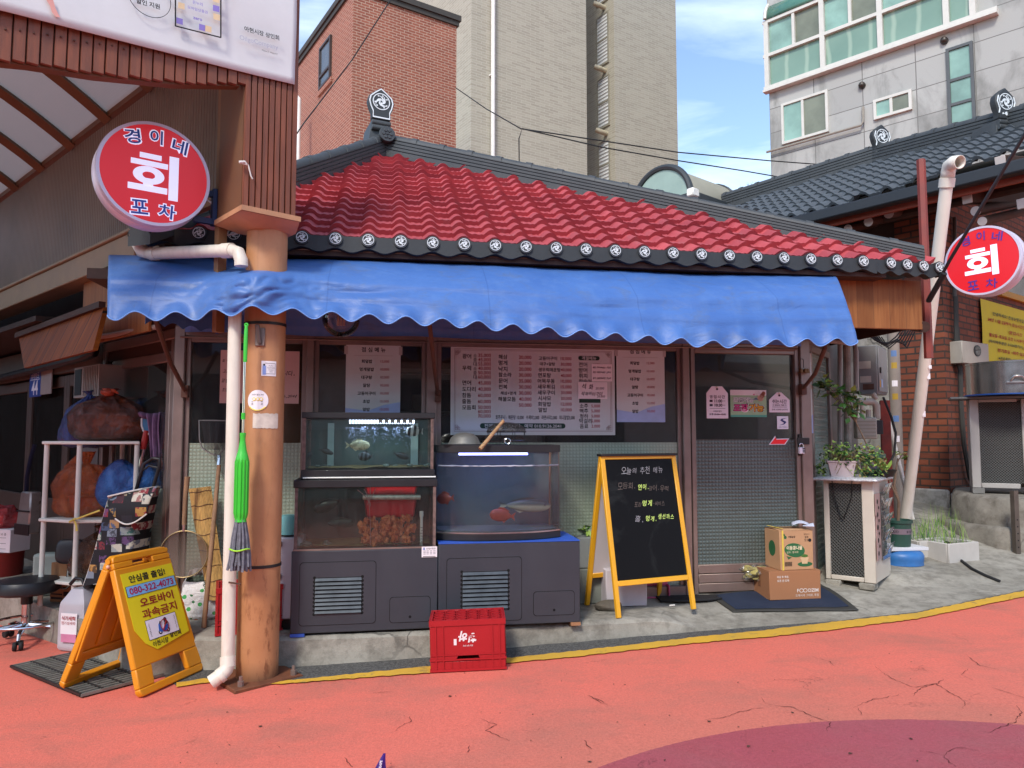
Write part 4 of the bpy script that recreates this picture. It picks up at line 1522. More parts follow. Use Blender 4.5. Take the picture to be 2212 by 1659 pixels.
# fish tanks
m_cab=mat('charcoal_cabinet','#34373e',.5,var=.10,scale=2.5,dirt=.25,dirtc=(.09,.085,.085))
m_trim=mat('black_tank_trim','#1b1b1e',.5,var=.2,dirt=.15)
m_edge=mat('scuffed_tank_edge','#6a5650',.8,var=.5,scale=40,dirt=.6,dirtc=(.10,.05,.045))
m_tglass=glass('tank_glass',(.90,.96,.94),.40,1.45,.02,.05,(.34,.38,.35))
m_back=mat('tank_back_panel','#435150',.8,var=.25,scale=3)
m_sand=mat('tank_sand','#6a5a34',.95,var=.4,scale=25,bump=.5)
m_hole=mat('vent_hole','#050506',.9)
m_blue2=mat('blue_board','#2c55b0',.5,var=.1)
def watermat(name,c,dens):
 t=NT(name)
 t.n.remove(t.b)
 tr=t.n.new('ShaderNodeBsdfTransparent')
 tr.inputs[0].default_value=(.93,.96,.95,1)
 gl=t.n.new('ShaderNodeBsdfGlossy')
 gl.inputs['Roughness'].default_value=.05
 m_=t.n.new('ShaderNodeMixShader')
 m_.inputs[0].default_value=.04
 t.l.new(tr.outputs[0],m_.inputs[1])
 t.l.new(gl.outputs[0],m_.inputs[2])
 t.l.new(m_.outputs[0],t.out.inputs[0])
 va=t.n.new('ShaderNodeVolumeAbsorption')
 va.inputs['Color'].default_value=tuple(c)+(1,)
 va.inputs['Density'].default_value=dens
 t.l.new(va.outputs[0],t.out.inputs['Volume'])
 return t.mat
q=FF.l(hitz(628,1368,.17))
q2=FF.l(hitz(1253,1346,.17))
YC=(q.y+q2.y)/2
RCY=lambda px,py,y=None:FF.hit(px,py,YC if y is None else y)
cx0,cxm,cx1=RCY(628,1280).x,RCY(945,1280).x,RCY(1253,1260).x
zt1,zt2=RCY(780,1188).z,RCY(1100,1172).z
ZK=.17
def cabinet(x0,x1,zt,label):
 w,h=x1-x0,zt-ZK
 t=thing('tank_cabinet',label,'cabinet',FF.w((x0+x1)/2,YC,ZK),FF.a,'cabinets under the fish tanks')
 b=MB()
 b.box(-w/2,0,0,w/2,.42,h)
 b.build('body',m_cab,t,bev=.004)
 return t,w,h
CABS=[]
for(x0,x1,zt,lab,vx0,vz0,vx1,vz1,px0,pz0,px1,pz1,hx0,hz0,hx1,hz1)in((cx0,cxm,zt1,'charcoal tank cabinet on the left with a white label at its corner',678,1245,783,1327,646,1212,812,1352,842,1288,929,1345),(cxm+.004,cx1,zt2,'charcoal tank cabinet with blue top under the round fronted tank',997,1232,1098,1318,965,1203,1126,1345,1153,1276,1240,1330)):
 t,w,h=cabinet(x0,x1,zt,lab)
 CABS.append(t)
 xm=(x0+x1)/2
 L=lambda px,py:(RCY(px,py).x-xm,RCY(px,py).z-ZK)
 for nm,X0,Z0,X1,Z1 in(('panel',px0,pz0,px1,pz1),('hatch',hx0,hz0,hx1,hz1)):
  (xa,za),(xb,zb)=L(X0,Z1),L(X1,Z0)
  rr=.02
  def rrect(xa,za,xb,zb,rr):
   o=[]
   for cx,cz,a in((xb-rr,zb-rr,0),(xa+rr,zb-rr,90),(xa+rr,za+rr,180),(xb-rr,za+rr,270)):
    o+=[(cx+rr*math.cos(R(a+90*i/5)),cz+rr*math.sin(R(a+90*i/5)))for i in range(6)]
   return o
  b=MB()
  b.prism(rrect(xa-.003,za-.003,xb+.003,zb+.003,rr),-.0012,.002,1)
  b.prism(rrect(xa,za,xb,zb,rr),-.003,.002,0)
  if nm=='hatch':
   b.disc((xa+(xb-xa)*.5,za+.03),.008,-.004,0,14,1)
  pnl=b.build(nm,[m_cab,m_hole],t,smooth=0)
  if nm=='panel':
   (xa,za),(xb,zb)=L(vx0,vz1),L(vx1,vz0)
   b=MB()
   n=9
   for i in range(n+1):
    z=za+(zb-za)*i/n
    for x in(xa,xb):
     b.disc((x,z),.0085,-.0045,0,14,0)
    if i<n:
     b.box(xa,-.0042,z,xb,0,z+(zb-za)/n,0)
   b.build('vent_opening',m_hole,pnl,smooth=0)
   b=MB()
   for i in range(n):
    z=za+(zb-za)*(i+.5)/n
    k=(zb-za)/n
    b.add([(xa+.006,-.005,z+k*.32),(xb-.006,-.005,z+k*.32),(xb-.004,-.016,z-k*.30),(xa+.004,-.016,z-k*.30)],[(3,2,1,0)])
   b.build('louvres',mat('louvre_metal','#454b50',.4,metal=.4,var=.25,scale=14),pnl,smooth=0,thick=.0015)
 if x0>cx0:
  MB().box(-w/2-.0,-.002,h,w/2,.42,h+.006).build('top_board',m_blue2,t)
  MB().box(w/2-.06,-.01,-.018,w/2-.0,.1,0).build('wooden_shim',mat('shim_wood','#a0714f',.8),t)
 else:
  MB().box(-w/2,.0,-.018,-w/2+.08,.1,0).build('blue_shim',m_blue2,t)
x0,z0,x1,z1=FF.rect(911,1181,944,1203,YC-.004)
t=thing('label_sticker','small white printed label at the top right corner of the left tank cabinet','label',FF.w((x0+x1)/2,YC-.0045,(z0+z1)/2),FF.a)
w,h=x1-x0,z1-z0
MB().box(-w/2,-.001,-h/2,w/2,.001,h/2).build('card',m_paper,t,smooth=0)
b=MB()
b.text('한빛수족관',.1*w,-.002,.3*h,w=.6*w,mi=0)
for i in range(3):
 for j,xx in enumerate((-.32,-.12,.1,.32)):
  b.box((xx-.07)*w,-.002,(.06-i*.14)*h,(xx+.08)*w,-.0012,(.12-i*.14)*h,1)
b.box(-.42*w,-.002,-.45*h,.4*w,-.0012,-.40*h,0)
b.prism([(-.4*w,.2*h),(-.3*w,.2*h),(-.32*w,.42*h),(-.38*w,.42*h)],-.002,-.0012,2)
b.build('print',[m_ink,mat('soft_grey_ink','#8a8890'),m_blue2],t,smooth=0)
def tank(name,label,x0,x1,y0,z0,z1,dep,rim_h,base_h,wl,wc,dens,group):
 w,h=x1-x0,z1-z0
 t=thing(name,label,'fish tank',FF.w((x0+x1)/2,y0,z0),FF.a,group)
 a=w/2
 b=MB()
 e=.022
 for q in((-a+.004,.003,-a+e,.02),(a-e,.003,a-.004,.02),(-a+.004,dep-.02,-a+e,dep),(a-e,dep-.02,a-.004,dep)):
  MB().box(q[0],q[1],base_h,q[2],q[3],h-rim_h).build('corner_strip',m_edge,t)
 b=MB()
 b.box(-a+e,.006,base_h,a-e,.012,h-rim_h)
 b.box(-a+.008,.02,base_h,-a+.013,dep-.02,h-rim_h).box(a-.013,.02,base_h,a-.008,dep-.02,h-rim_h)
 b.build('pane',m_tglass,t,smooth=0)
 MB().box(-a+.01,dep-.012,base_h,a-.01,dep-.006,h-rim_h).build('back_panel',m_back,t,smooth=0)
 b=MB()
 for q in((-a-.004,-.004,a+.004,.03),(-a-.004,dep-.03,a+.004,dep+.004),(-a-.004,.03,-a+.03,dep-.03),(a-.03,.03,a+.004,dep-.03)):
  b.box(q[0],q[1],h-rim_h,q[2],q[3],h)
 b.build('rim',m_trim,t,bev=.003)
 if base_h>.012:
  MB().box(-a-.004,-.004,0,a+.004,dep+.004,base_h).build('base',m_trim,t,bev=.003)
 else:
  MB().box(-a,0,0,a,dep,base_h).build('base',m_alu,t)
 b=MB().grid(lambda u,v:(-a+.03+(w-.06)*u,.03+(dep-.06)*v,base_h+.012+.014*noise.noise((u*6,v*4,2))),30,10)
 b.build('sand_bed',m_sand,t)
 MB().box(-a+.014,.0135,base_h+.004,a-.014,dep-.0135,wl).build('water',watermat(name+'_water',wc,dens),t,smooth=0)
 return t,w,h
y0=YC+.004
x0,x1=RCY(634,1120,y0).x,RCY(943,1120,y0).x
zl=RCY(790,1036,y0).z
T1,w1,h1=tank('lower_fish_tank','murky lower fish tank with red baskets and sea squirts on the left cabinet',x0,x1,y0,zt1+.001,zl,.40,.045,.010,zl-zt1-.07,(.55,.80,.70),.8,'fish tanks in front of the window')
y1=YC+.06
x0,x1=RCY(652,960,y1).x,RCY(938,960,y1).x
zu0,zu1=zl+.004,RCY(790,891,y1).z
T2,w2,h2=tank('upper_fish_tank','upper fish tank with bright light strip stacked on the lower tank',x0,x1,y1,zu0,zu1,.34,.035,.052,(RCY(790,926,y1).z-zu0),(.62,.80,.84),.8,'fish tanks in front of the window')
MB().tube([(-w2/2+.01,-.012,.006),(w2/2+.01,-.012,.006)],.005,8).build('front_rod',m_white,T2)
m_led=glow('led_strip','#cfd8ff',4.0)
b=MB()
b.box(-.16*w2,.08,h2-.062,.34*w2,.12,h2-.040,1)
for i in range(22):
 x=w2*(-.155+.49*i/21)
 b.box(x,.082,h2-.066,x+.009,.118,h2-.0615,0)
 if i<9 or i%2:
  b.box(x,.0785,h2-.060,x+.010,.0805,h2-.044,0)
b.build('light_strip',[m_led,m_steel],T2,smooth=0)
la=bpy.data.lights.new('tank_lamp','AREA')
la.shape='RECTANGLE'
la.size,la.size_y=.42,.03
la.energy=.6
la.color=(.72,.80,1.0)
lo=bpy.data.objects.new('tank_lamp',la)
col.objects.link(lo)
lo.parent=T2
lo.location=(.06*w2,.10,h2-.07)
b=MB()
for i in range(420):
 k=rnd.randrange(6)
 x=w2*(-.13+.085*k)+rnd.gauss(0,.016)
 d=abs(rnd.gauss(0,.045))
 b.ball((x,.10+rnd.uniform(-.03,.03),h2-.085-d),rnd.uniform(.0010,.0022),6,4)
b.build('bubbles',mat('bubble','#c2cdf2',.3),T2)
b=MB()
b.box(-.34*w2,.30,.06,-.29*w2,.31,h2-.06).box(.33*w2,.30,.06,.39*w2,.31,h2-.06)
b.build('filter_tube',mat('pale_tube','#8fa09a',.6),T2)
xr0,xr1=RCY(946,1060,YC+.03).x,RCY(1217,1060,YC+.03).x
zr0,zr1=zt2+.008,RCY(1080,962,YC+.03).z
wr,hr=xr1-xr0,zr1-zr0
T3=thing('round_front_tank','round fronted fish tank with tall clear acrylic wall on the right cabinet','fish tank',FF.w((xr0+xr1)/2,YC+.03,zr0),FF.a,'fish tanks in front of the window')
ar=wr/2
def bow(n=28,grow=0.0,dep=.36):
 o=[]
 for i in range(n+1):
  t_=i/n
  x=(-ar-grow)+(wr+2*grow)*t_
  o.append((x,.11-(.11+grow)*(1-abs(2*t_-1)**2.6)))
 return o+[(ar+grow,dep+grow),(-ar-grow,dep+grow)]
MB().slab(bow(grow=.006),0,.04).build('base',m_trim,T3,bev=.003)
MB().slab(bow(grow=.004),.042,.05).build('bottom_seal',m_steel,T3)
bw=bow()
b=MB()
k=29
b.add([(x,y,.05)for x,y in bw[:k]]+[(x,y,hr-.045)for x,y in bw[:k]],[(i,i+1,k+i+1,k+i)for i in range(k-1)])
b.add([(ar,.11,.05),(ar,.36,.05),(ar,.36,hr-.045),(ar,.11,hr-.045),(-ar,.11,.05),(-ar,.36,.05),(-ar,.36,hr-.045),(-ar,.11,hr-.045)],[(0,1,2,3),(5,4,7,6)])
b.build('pane',glass('acrylic_wall',(.88,.92,.94),.35,1.45,.03,.05,(.40,.44,.47)),T3,smooth=60)
MB().box(-ar+.005,.345,.05,ar-.005,.352,hr-.045).build('back_panel',mat('slate_back_panel','#4d5c62',.8,var=.2,scale=2),T3,smooth=0)
b=MB()
ou,inn_=bow(grow=.006),bow(grow=-.03)
n=len(ou)
vs=[(x,y,z)for z in(hr-.045,hr)for x,y in ou]+[(x,y,z)for z in(hr-.045,hr)for x,y in inn_]
fs=[]
for i in range(n):
 j=(i+1)%n
 fs+=[(i,j,n+j,n+i),(2*n+j,2*n+i,3*n+i,3*n+j),(n+i,n+j,3*n+j,3*n+i),(j,i,2*n+i,2*n+j)]
b.add(vs,fs)
b.build('rim',m_trim,T3,smooth=30)
wz=RCY(1080,1008,YC+.03).z-zr0
wpoly=[(x*.985,y+.006)for x,y in bow()[:-2]]+[(ar*.985,.343),(-ar*.985,.343)]
MB().slab(wpoly,.052,wz).build('water',watermat('round_water',(.74,.82,.80),.6),T3,smooth=0)
b=MB()
pts=[(x*.98,y+.003,wz+.004+.004*noise.noise((x*30,1,0)))for x,y in bw[:29]]
b.tube(pts,[.0045+.003*noise.noise((p[0]*25,0,4))for p in pts],6)
b.build('foam_line',mat('foam','#b9bcc4',.8),T3)
MB().slab([(x*.97,y+.02)for x,y in bow()],.051,.056).build('sand_bed',mat('pale_tank_floor','#5e6a6a',.9),T3)
MB().box(-.32*wr,.12,hr-.062,.24*wr,.16,hr-.05).build('light_strip',glow('violet_strip','#8f92ff',6.0),T3)
la=bpy.data.lights.new('round_tank_lamp','AREA')
la.shape='RECTANGLE'
la.size,la.size_y=.3,.04
la.energy=.28
la.color=(.62,.62,1.0)
lo=bpy.data.objects.new('round_tank_lamp',la)
col.objects.link(lo)
lo.parent=T3
lo.location=(0,.14,hr-.065)
b=MB().tube([(ar-.035,.25,.06),(ar-.03,.25,hr-.05)],.006,8)
b.build('air_tube',mat('brown_tube','#7a5a44',.6),T3)
# fish
def fishbody(b,L,H,W,mi=0,belly=1.0,nose_=.35,n=26,fin=True,tail=True,fmi=None,forked=.4):
 """Nose towards +x, lying along x, flat sides facing y."""
 fmi=mi if fmi is None else fmi
 def prof(u):
  return(max(0,math.sin(math.pi*min(1,u**nose_*.985+.005)))**.75)*(1-.18*u)if False else(u**.55*(1-u)**.62)*1.72
 def f(u,v):
  x=L*(.42-.80*v)
  h=H/2*min(1.0,(max(.0,v)**.58)*(max(0,1-v)**.75)*2.15+.13*sstep(.0,.12,v))
  a=2*math.pi*u
  z=h*math.sin(a)
  return(x,W/2*(h/(H/2))*math.cos(a),z*(belly if z<0 else 1))
 b.grid(f,18,n,mi,wrap=True)
 if tail:
  b.prism([(-.36*L,.05*H),(-.36*L,-.05*H),(-.54*L,-.34*H),((-.52+.10*forked)*L,0),(-.54*L,.34*H)],-.0015,.0015,fmi)
 if fin:
  b.prism([(.16*L,.44*H),(-.02*L,.49*H),(-.26*L,.26*H),(-.30*L,.40*H),(-.10*L,.62*H),(.08*L,.64*H)][::-1][::-1],-.0012,.0012,fmi)
  b.prism([(-.28*L,-.24*H),(-.06*L,-.44*H),(-.14*L,-.58*H)],-.0012,.0012,fmi)
  b.prism([(.13*L,-.05*H),(.02*L,-.22*H),(.0*L,-.05*H)],-W*.53,-W*.5,fmi)
 for s_ in(-1,1):
  b.ball((.30*L,s_*W*.30,.10*H),.028*L,8,6,fmi if False else mi)
  b.ball((.302*L,s_*(W*.30+.018*L),.10*H),.014*L,8,6,len_black)
len_black=2
def fishmat(name,c1,c2,mode='blot',pitch=.05):
 t=NT(name)
 x,y,z=t.sep()
 if mode=='stripe':
  f=t.math('GREATER_THAN',t.math('SINE',t.math('MULTIPLY',t.math('ADD',x,t.math('MULTIPLY',z,.12)),2*math.pi/pitch)),.0)
 elif mode=='belly':
  f=t.ramp(t.math('MULTIPLY_ADD',z,1/pitch,.5),(.45,0.0),(.6,1.0))
 else:
  f=t.ramp(t.noise(pitch,4,.6),(.46,0.0),(.56,1.0))
 t.set(Base_Color=t.mix(f,lin(c1),lin(c2)),Roughness=.35)
 return t.mat
FG='fish in the restaurant tanks'
def fish(label,px,py,y,L,H,W,rz,mats,tank_,flip=1,ry=0.0,**kw):
 p=FF.hit(px,py,y)
 b=MB()
 fishbody(b,L,H,W,**kw)
 o=b.build('fish',mats+[m_black],None,smooth=60)
 o.matrix_world=Matrix.Translation(FF.w(p.x,p.y,p.z))@Matrix.Rotation(FF.a+(0 if flip>0 else math.pi)+rz,4,'Z')@Matrix.Rotation(ry,4,'Y')
 tag(o,label,'fish',FG)
 return o
fd=mat('fish_dark','#191d20',.5,var=.4,scale=30)
f1=fishmat('filefish_skin','#9a9478','#d2cba8','blot',28)
f2=fishmat('striped_skin','#15161a','#c8c8c2','stripe',.034)
f3=fishmat('dim_striped_skin','#15181c','#565c60','stripe',.026)
f4=mat('red_fish_skin','#a84a38',.45,var=.25,scale=20)
f5=fishmat('silver_fish_skin','#a9aa92','#3d4a48','belly',.10)
ya,yb,yc=YC+.15,YC+.13,YC+.14
fish('pale mottled filefish swimming in the middle of the upper tank',776,962,ya,.155,.062,.024,0,[f1,f1],T2)
fish('black and white striped fish at the right end of the upper tank',893,932,ya,.11,.062,.022,0,[f2,fd],T2,-1,forked=.1)
fish('dim striped fish below the pale filefish in the upper tank',788,986,ya+.05,.10,.055,.02,0,[f3,fd],T2,-1)
fish('dark slim fish at the left side of the upper tank',706,976,ya+.06,.10,.03,.02,0,[fd,fd],T2,1,.3)
fish('small dark fish hanging head down near the left end of the upper tank',667,985,ya+.04,.07,.035,.02,.4,[fd,fd],T2,1,-1.2)
fish('dark fish with raised spines low on the right of the upper tank',868,985,ya+.05,.11,.035,.02,0,[fd,fd],T2,1,.35)
fish('black mottled rockfish in the left half of the lower tank',706,1092,yb+.08,.20,.075,.05,0,[fishmat('rockfish_skin','#1a1c18','#33352a','blot',40),fd],T1,-1,.35)
fish('grey flat fish resting near the floor of the lower tank',735,1130,yb+.14,.20,.06,.05,0,[mat('grey_fish_skin','#3f443f',.5,var=.2,scale=30),fd],T1,1,0)
fish('red sea bream in front of the silver fish in the round fronted tank',1082,1113,yc-.02,.175,.078,.04,.1,[f4,f4],T3,-1,-.12)
fish('long silver fish with dark back behind the red bream',1140,1092,yc+.08,.36,.082,.05,-.08,[f5,fishmat('dark_fin','#2c3432','#3c4644')],T3,1,.02)
fish('red fish turning away at the left end of the round fronted tank',960,1077,yc+.06,.14,.07,.035,-.7,[mat('deep_red_fish_skin','#8a3a2a',.45,var=.25,scale=20),f4],T3,-1,.1)
b=MB()
for i in range(9):
 p=FF.hit(rnd.uniform(660,930),rnd.uniform(1006,1014),YC+rnd.uniform(.12,.3))
 r=rnd.uniform(.008,.018)
 b.ball((p.x,p.y,zu0+.066+r*.3),(r*1.3,r,r*.7),10,6)
for i in range(6):
 p=FF.hit(rnd.uniform(640,720),1178,YC+rnd.uniform(.06,.2))
 r=rnd.uniform(.012,.022)
 b.ball((p.x,p.y,zt1+.022+r*.3),(r*1.3,r,r*.8),10,6)
o=b.build('pebbles',mat('tank_pebble','#5f665c',.8,var=.3,scale=8))
o.matrix_world=Matrix.Translation(FF.w(0,0))@Matrix.Rotation(FF.a,4,'Z')
tag(o,'rounded pebbles lying on the floors of the two left fish tanks','pebbles',kind='stuff')
m_redb=mat('red_basket_plastic','#d8202a',.4,var=.12)
def basket(px0,py0,px1,py1,y,label):
 x0,z0,x1,z1=FF.rect(px0,py0,px1,py1,y)
 t=thing('basket',label,'basket',FF.w((x0+x1)/2,y,z0),FF.a,'red baskets in the lower tank')
 w,h=x1-x0,z1-z0
 b=MB()
 def f(u,v):
  a=2*math.pi*u
  k=1+.10*v
  q=1/max(abs(math.cos(a)),abs(math.sin(a)))**.75
  return(w/2*.78*k*q*math.cos(a),.09+.085*k*q*math.sin(a),h*v)
 b.grid(f,40,5,0,wrap=True)
 b.build('wall',m_redb,t,thick=.003)
 b=MB().tube([f(i/40,1)for i in range(40)],.006,6,closed=True)
 b.build('rim',m_redb,t)
 b=MB()
 for r_ in range(3):
  for c_ in range(7):
   b.box(w*(-.33+.1*c_),.012,h*(.2+.22*r_),w*(-.27+.1*c_),.016,h*(.34+.22*r_))
 b.build('slots',mat('deep_red','#4d0a10',.7),t,smooth=0)
 return t
basket(776,1044,914,1068,YC+.10,'upper red basket at the top of the lower tank')
basket(776,1080,910,1116,YC+.10,'lower red basket with slotted wall just above the sea squirts')
b=MB()
for i in range(26):
 p=FF.hit(776+124*((i*.618)%1),1064+18*((i*.37)%1),YC+rnd.uniform(.07,.15))
b=MB()
p0,p1=FF.hit(784,1074,YC+.065),FF.hit(908,1074,YC+.065)
b.tube([p0.lerp(p1,i/12)+Vector((0,-.006*math.sin(math.pi*i/12),0))for i in range(13)],.016,12)
o=b.build('foam_pad',mat('crumpled_silver_foam','#cfc8ba',.35,metal=.3,var=.3,scale=50,bump=.8))
o.matrix_world=Matrix.Translation(FF.w(0,0))@Matrix.Rotation(FF.a,4,'Z')
tag(o,'crumpled silver float pad between the two red baskets','float')
b=MB()
sq=NT('sea_squirt_skin')
sq.set(Base_Color=sq.mix(sq.ramp(sq.noise(24,5,.6),(.35,0.0),(.65,1.0)),(.50,.085,.035),(.80,.24,.08)),Roughness=.35)
sq.bump(sq.noise(70,4,.6),.7,.01)
for i in range(120):
 u,v=rnd.uniform(0,1),rnd.uniform(0,1)
 px=838+(u-.5)*122*(1-.2*abs(v-.4))
 py=1118+56*v
 p=FF.hit(px,py,YC+.05+rnd.uniform(0,.09))
 r=rnd.uniform(.011,.019)
 sd=rnd.uniform(0,50)
 b.ball((p.x,p.y,p.z),(r,r,r*1.25),12,8,0,lambda d:1+.9*noise.noise((d.x*2.6+sd,d.y*2.6,d.z*2.6)))
o=b.build('sea_squirts',sq.mat)
o.matrix_world=Matrix.Translation(FF.w(0,0))@Matrix.Rotation(FF.a,4,'Z')
tag(o,'heap of orange sea squirts in a net hanging from the red baskets','seafood',kind='stuff')
b=MB()
k0=FF.hit(797,1083,YC+.035)
for px,py in((772,1058),(777,1062),(786,1056),(800,1052),(812,1055),(793,1090),(800,1094)):
 p=FF.hit(px,py,YC+.035)
 b.tube([k0,k0.lerp(p,.5)+Vector((.004,-.004,.004)),p],.0022,5)
p=FF.hit(800,1178,YC+.03)
b.tube([k0,k0.lerp(p,.5)+Vector((.004,0,0)),p],.0015,5)
o=b.build('net_cord',mat('pink_cord','#c08a86',.8))
o.matrix_world=Matrix.Translation(FF.w(0,0))@Matrix.Rotation(FF.a,4,'Z')
tag(o,'pinkish knotted net cord in front of the red baskets','cord')
p0,p1=FF.hit(910,1175,YC+.05),FF.hit(911,1104,YC+.05)
t=thing('standpipe','white plastic standpipe with slots at the right end of the lower tank','pipe',FF.w(p0.x,p0.y,zt1+.012),FF.a)
hh=p1.z-zt1-.012
MB().tube([(0,0,0),(0,0,hh-.03)],.009,14).build('tube',m_white,t)
MB().tube([(0,0,hh-.032),(0,0,hh)],.0125,14).build('cap',m_white,t)
b=MB()
for i in range(6):
 b.box(-.002-.006*(i%2),-.0098,.02+i*.017,.007,-.0085,.0225+i*.017)
b.build('slots',m_ink,t,smooth=0)
t=thing('steel_bowl','upturned steel bowl lying on top of the round fronted tank','bowl',FF.w(RCY(1003,960,YC+.2).x,YC+.2,zr1+.003),FF.a)
MB().lathe([(.105,0),(.108,.004),(.10,.012),(.085,.045),(.055,.068),(.02,.076),(0,.077)],n=36).build('shell',mat('dull_steel','#8b8a86',.4,metal=.6,var=.12),t)
MB().box(-.14,-.12,-.002,.30,.1,.002).build('lid_plate',m_trim,t)
ps=FF.hit(1095,940,YC+.16)
t=thing('strainer','wire mesh strainer with long wooden handle resting on the round fronted tank','strainer',FF.w(ps.x,YC+.18,zr1+.012),FF.a)
b=MB()
tmesh=NT('wire_mesh')
tx=tmesh.sep()
trn=tmesh.n.new('ShaderNodeBsdfTransparent')
ms_=tmesh.n.new('ShaderNodeMixShader')
g1=tmesh.math('ABSOLUTE',tmesh.math('SINE',tmesh.math('MULTIPLY',tx[0],520)))
g2=tmesh.math('ABSOLUTE',tmesh.math('SINE',tmesh.math('MULTIPLY',tmesh.math('ADD',tx[2],tx[1]),520)))
tmesh.l.new(tmesh.math('LESS_THAN',tmesh.math('MINIMUM',g1,g2),.55),ms_.inputs[0])
tmesh.set(Base_Color=(.05,.045,.04),Metallic=.4,Roughness=.5)
tmesh.l.new(trn.outputs[0],ms_.inputs[1])
tmesh.l.new(tmesh.b.outputs[0],ms_.inputs[2])
tmesh.l.new(ms_.outputs[0],tmesh.out.inputs[0])
m_mesh=tmesh.mat
rs=.125
b.lathe([(rs*math.cos(q),.078+.055*math.sin(q))for q in[-math.pi*.04+math.pi/2*i/8*1.06 for i in range(9)]],n=36,mi=0,sy=.8)
b.build('mesh_dome',m_mesh,t)
b=MB()
b.tube([(rs*math.cos(a_),.8*rs*math.sin(a_),.072)for a_ in[2*math.pi*i/36 for i in range(36)]],.004,6,closed=True)
b.tube([(rs*math.cos(a_),.8*rs*math.sin(a_),.02)for a_ in[2*math.pi*i/36 for i in range(36)]],.003,6,closed=True)
for k in range(8):
 a_=k*math.pi/4+.2
 b.tube([(rs*math.cos(a_),.8*rs*math.sin(a_),.02),(rs*math.cos(a_),.8*rs*math.sin(a_),.072)],.002,5)
b.tube([(-.01+.018*math.cos(a_),-.10,.012+.018*math.sin(a_))for a_ in[2*math.pi*i/16 for i in range(16)]],.004,6,1,closed=True)
b.build('wire_frame',[m_darkmetal,m_chrome],t)
h0,h1=FF.hit(1084,913,YC+.05),FF.hit(1037,970,YC-.03)
b=MB()
o_=FF.l(t.location)
b.tube([h0-o_,h1-o_],[.010,.0125],12)
b.tube([h0-o_+Vector((.012,.0,.014)),h0-o_],[.011,.0105],12)
b.build('handle',mat('worn_wood_handle','#a3805a',.7,var=.35,scale=18,stretch=(1,1,5),dirt=.5,bump=.3),t)
# red crates
m_crate=mat('red_crate_plastic','#a3181f',.42,var=.08,scale=3,dirt=.18,dirtc=(.25,.03,.03))
m_crateink=mat('white_crate_print','#ddd6d6',.6)
def crate(label,loc,rz,w=.43,d=.25,h=.275,logo=True,group='red bottle crates'):
 t=thing('bottle_crate',label,'crate',loc,rz,group)
 a=w/2
 b=MB()
 T=.012
 hx,hz0,hz1=.068,.052,.082
 for y0_,y1_ in((0,T),(d-T,d)):
  b.prism([(-a,0),(a,0),(a,hz0),(-a,hz0)],y0_,y1_)
  b.prism([(-a,hz0),(-hx,hz0),(-hx+.012,hz1),(-a,hz1)],y0_,y1_)
  b.prism([(hx,hz0),(a,hz0),(a,hz1),(hx-.012,hz1)],y0_,y1_)
  b.prism([(-a,hz1),(a,hz1),(a,h),(-a,h)],y0_,y1_)
 b.box(-a,T,0,-a+T,d-T,h).box(a-T,T,0,a,d-T,h)
 b.build('wall',m_crate,t,bev=.002)
 b=MB()
 for z0_,z1_,e in((0,.012,.006),(.058,.066,.006),(h-.03,h,.006)):
  b.box(-a-e,-e,z0_,a+e,-.0005,z1_).box(-a-e,d+.0005,z0_,a+e,d+e,z1_).box(-a-e,-.0005,z0_,-a-.0005,d+.0005,z1_).box(a+.0005,-.0005,z0_,a+e,d+.0005,z1_)
 b.box(-a-.003,-.004,.084,a+.003,-.0005,.09)
 for x in(-.175,-.135,.135,.175):
  b.box(x-.003,-.007,.012,x+.003,-.0005,h-.03)
 for x in(-.09,-.05,-.015,.02,.055,.09):
  b.box(x-.0025,-.006,.012,x+.0025,-.0005,.052)
 for y in(.05,.1,.15,.2):
  for s_ in(-1,1):
   b.box(s_*(a+.0005),y-.003,.012,s_*(a+.006),y+.003,h-.03)
 b.build('ribs',m_crate,t)
 b=MB()
 nx,ny=6,4
 px_,py_=(w-.03)/nx,(d-.03)/ny
 for i in range(nx):
  for j in range(ny):
   cx,cy=-a+.015+px_*(i+.5),.015+py_*(j+.5)
   vs,k=[],16
   for r_,z in((.44,h+.002),(.36,h+.002),(.34,h-.03),(.46,h-.03)):
    vs+=[(cx+px_*r_*math.cos(2*math.pi*q/k),cy+py_*r_*math.sin(2*math.pi*q/k),z)for q in range(k)]
   b.add(vs,[(r_*k+q,r_*k+(q+1)%k,((r_+1)%4)*k+(q+1)%k,((r_+1)%4)*k+q)[::-1]for r_ in range(4)for q in range(k)])
 for i in range(1,nx):
  b.box(-a+.015+px_*i-.002,.012,h-.04,-a+.015+px_*i+.002,d-.012,h-.004)
 for j in range(1,ny):
  b.box(-a+.012,.015+py_*j-.002,h-.04,a-.012,.015+py_*j+.002,h-.004)
 b.build('bottle_rings',m_crate,t)
 if logo:
  b=MB()
  cz=.185
  b.text('청',.026,-.0015,cz-.004,w=.052,h=.060,mirror=True,bold=.04,shear=.25)
  b.text('하',-.028,-.0015,cz+.002,w=.050,h=.056,mirror=True,bold=.04,shear=.25)
  b.text('맑은 청주 청하',0.0,-.0015,cz-.050,w=.055,mirror=True,bold=.01)
  b.box(-.077,-.0015,cz-.045,-.062,-.0008,cz-.012)
  b.build('print',m_crateink,t,smooth=0)
 return t
pA,pB=hits(929,1455),hits(1095,1447)
cdir=math.atan2(pB.y-pA.y,pB.x-pA.x)
mid=(pA+pB)/2
CR=crate('red bottle crate standing upside down on the yellow street line',(mid.x,mid.y,street_z(mid.x)+.006),cdir,w=(pB-pA).length-.012)
CR.rotation_euler=(0,-math.atan(.031)*1.0,cdir)
pA=on_pav(466,1375)
pB=on_pav(608,1362)
mid=(pA+pB)/2
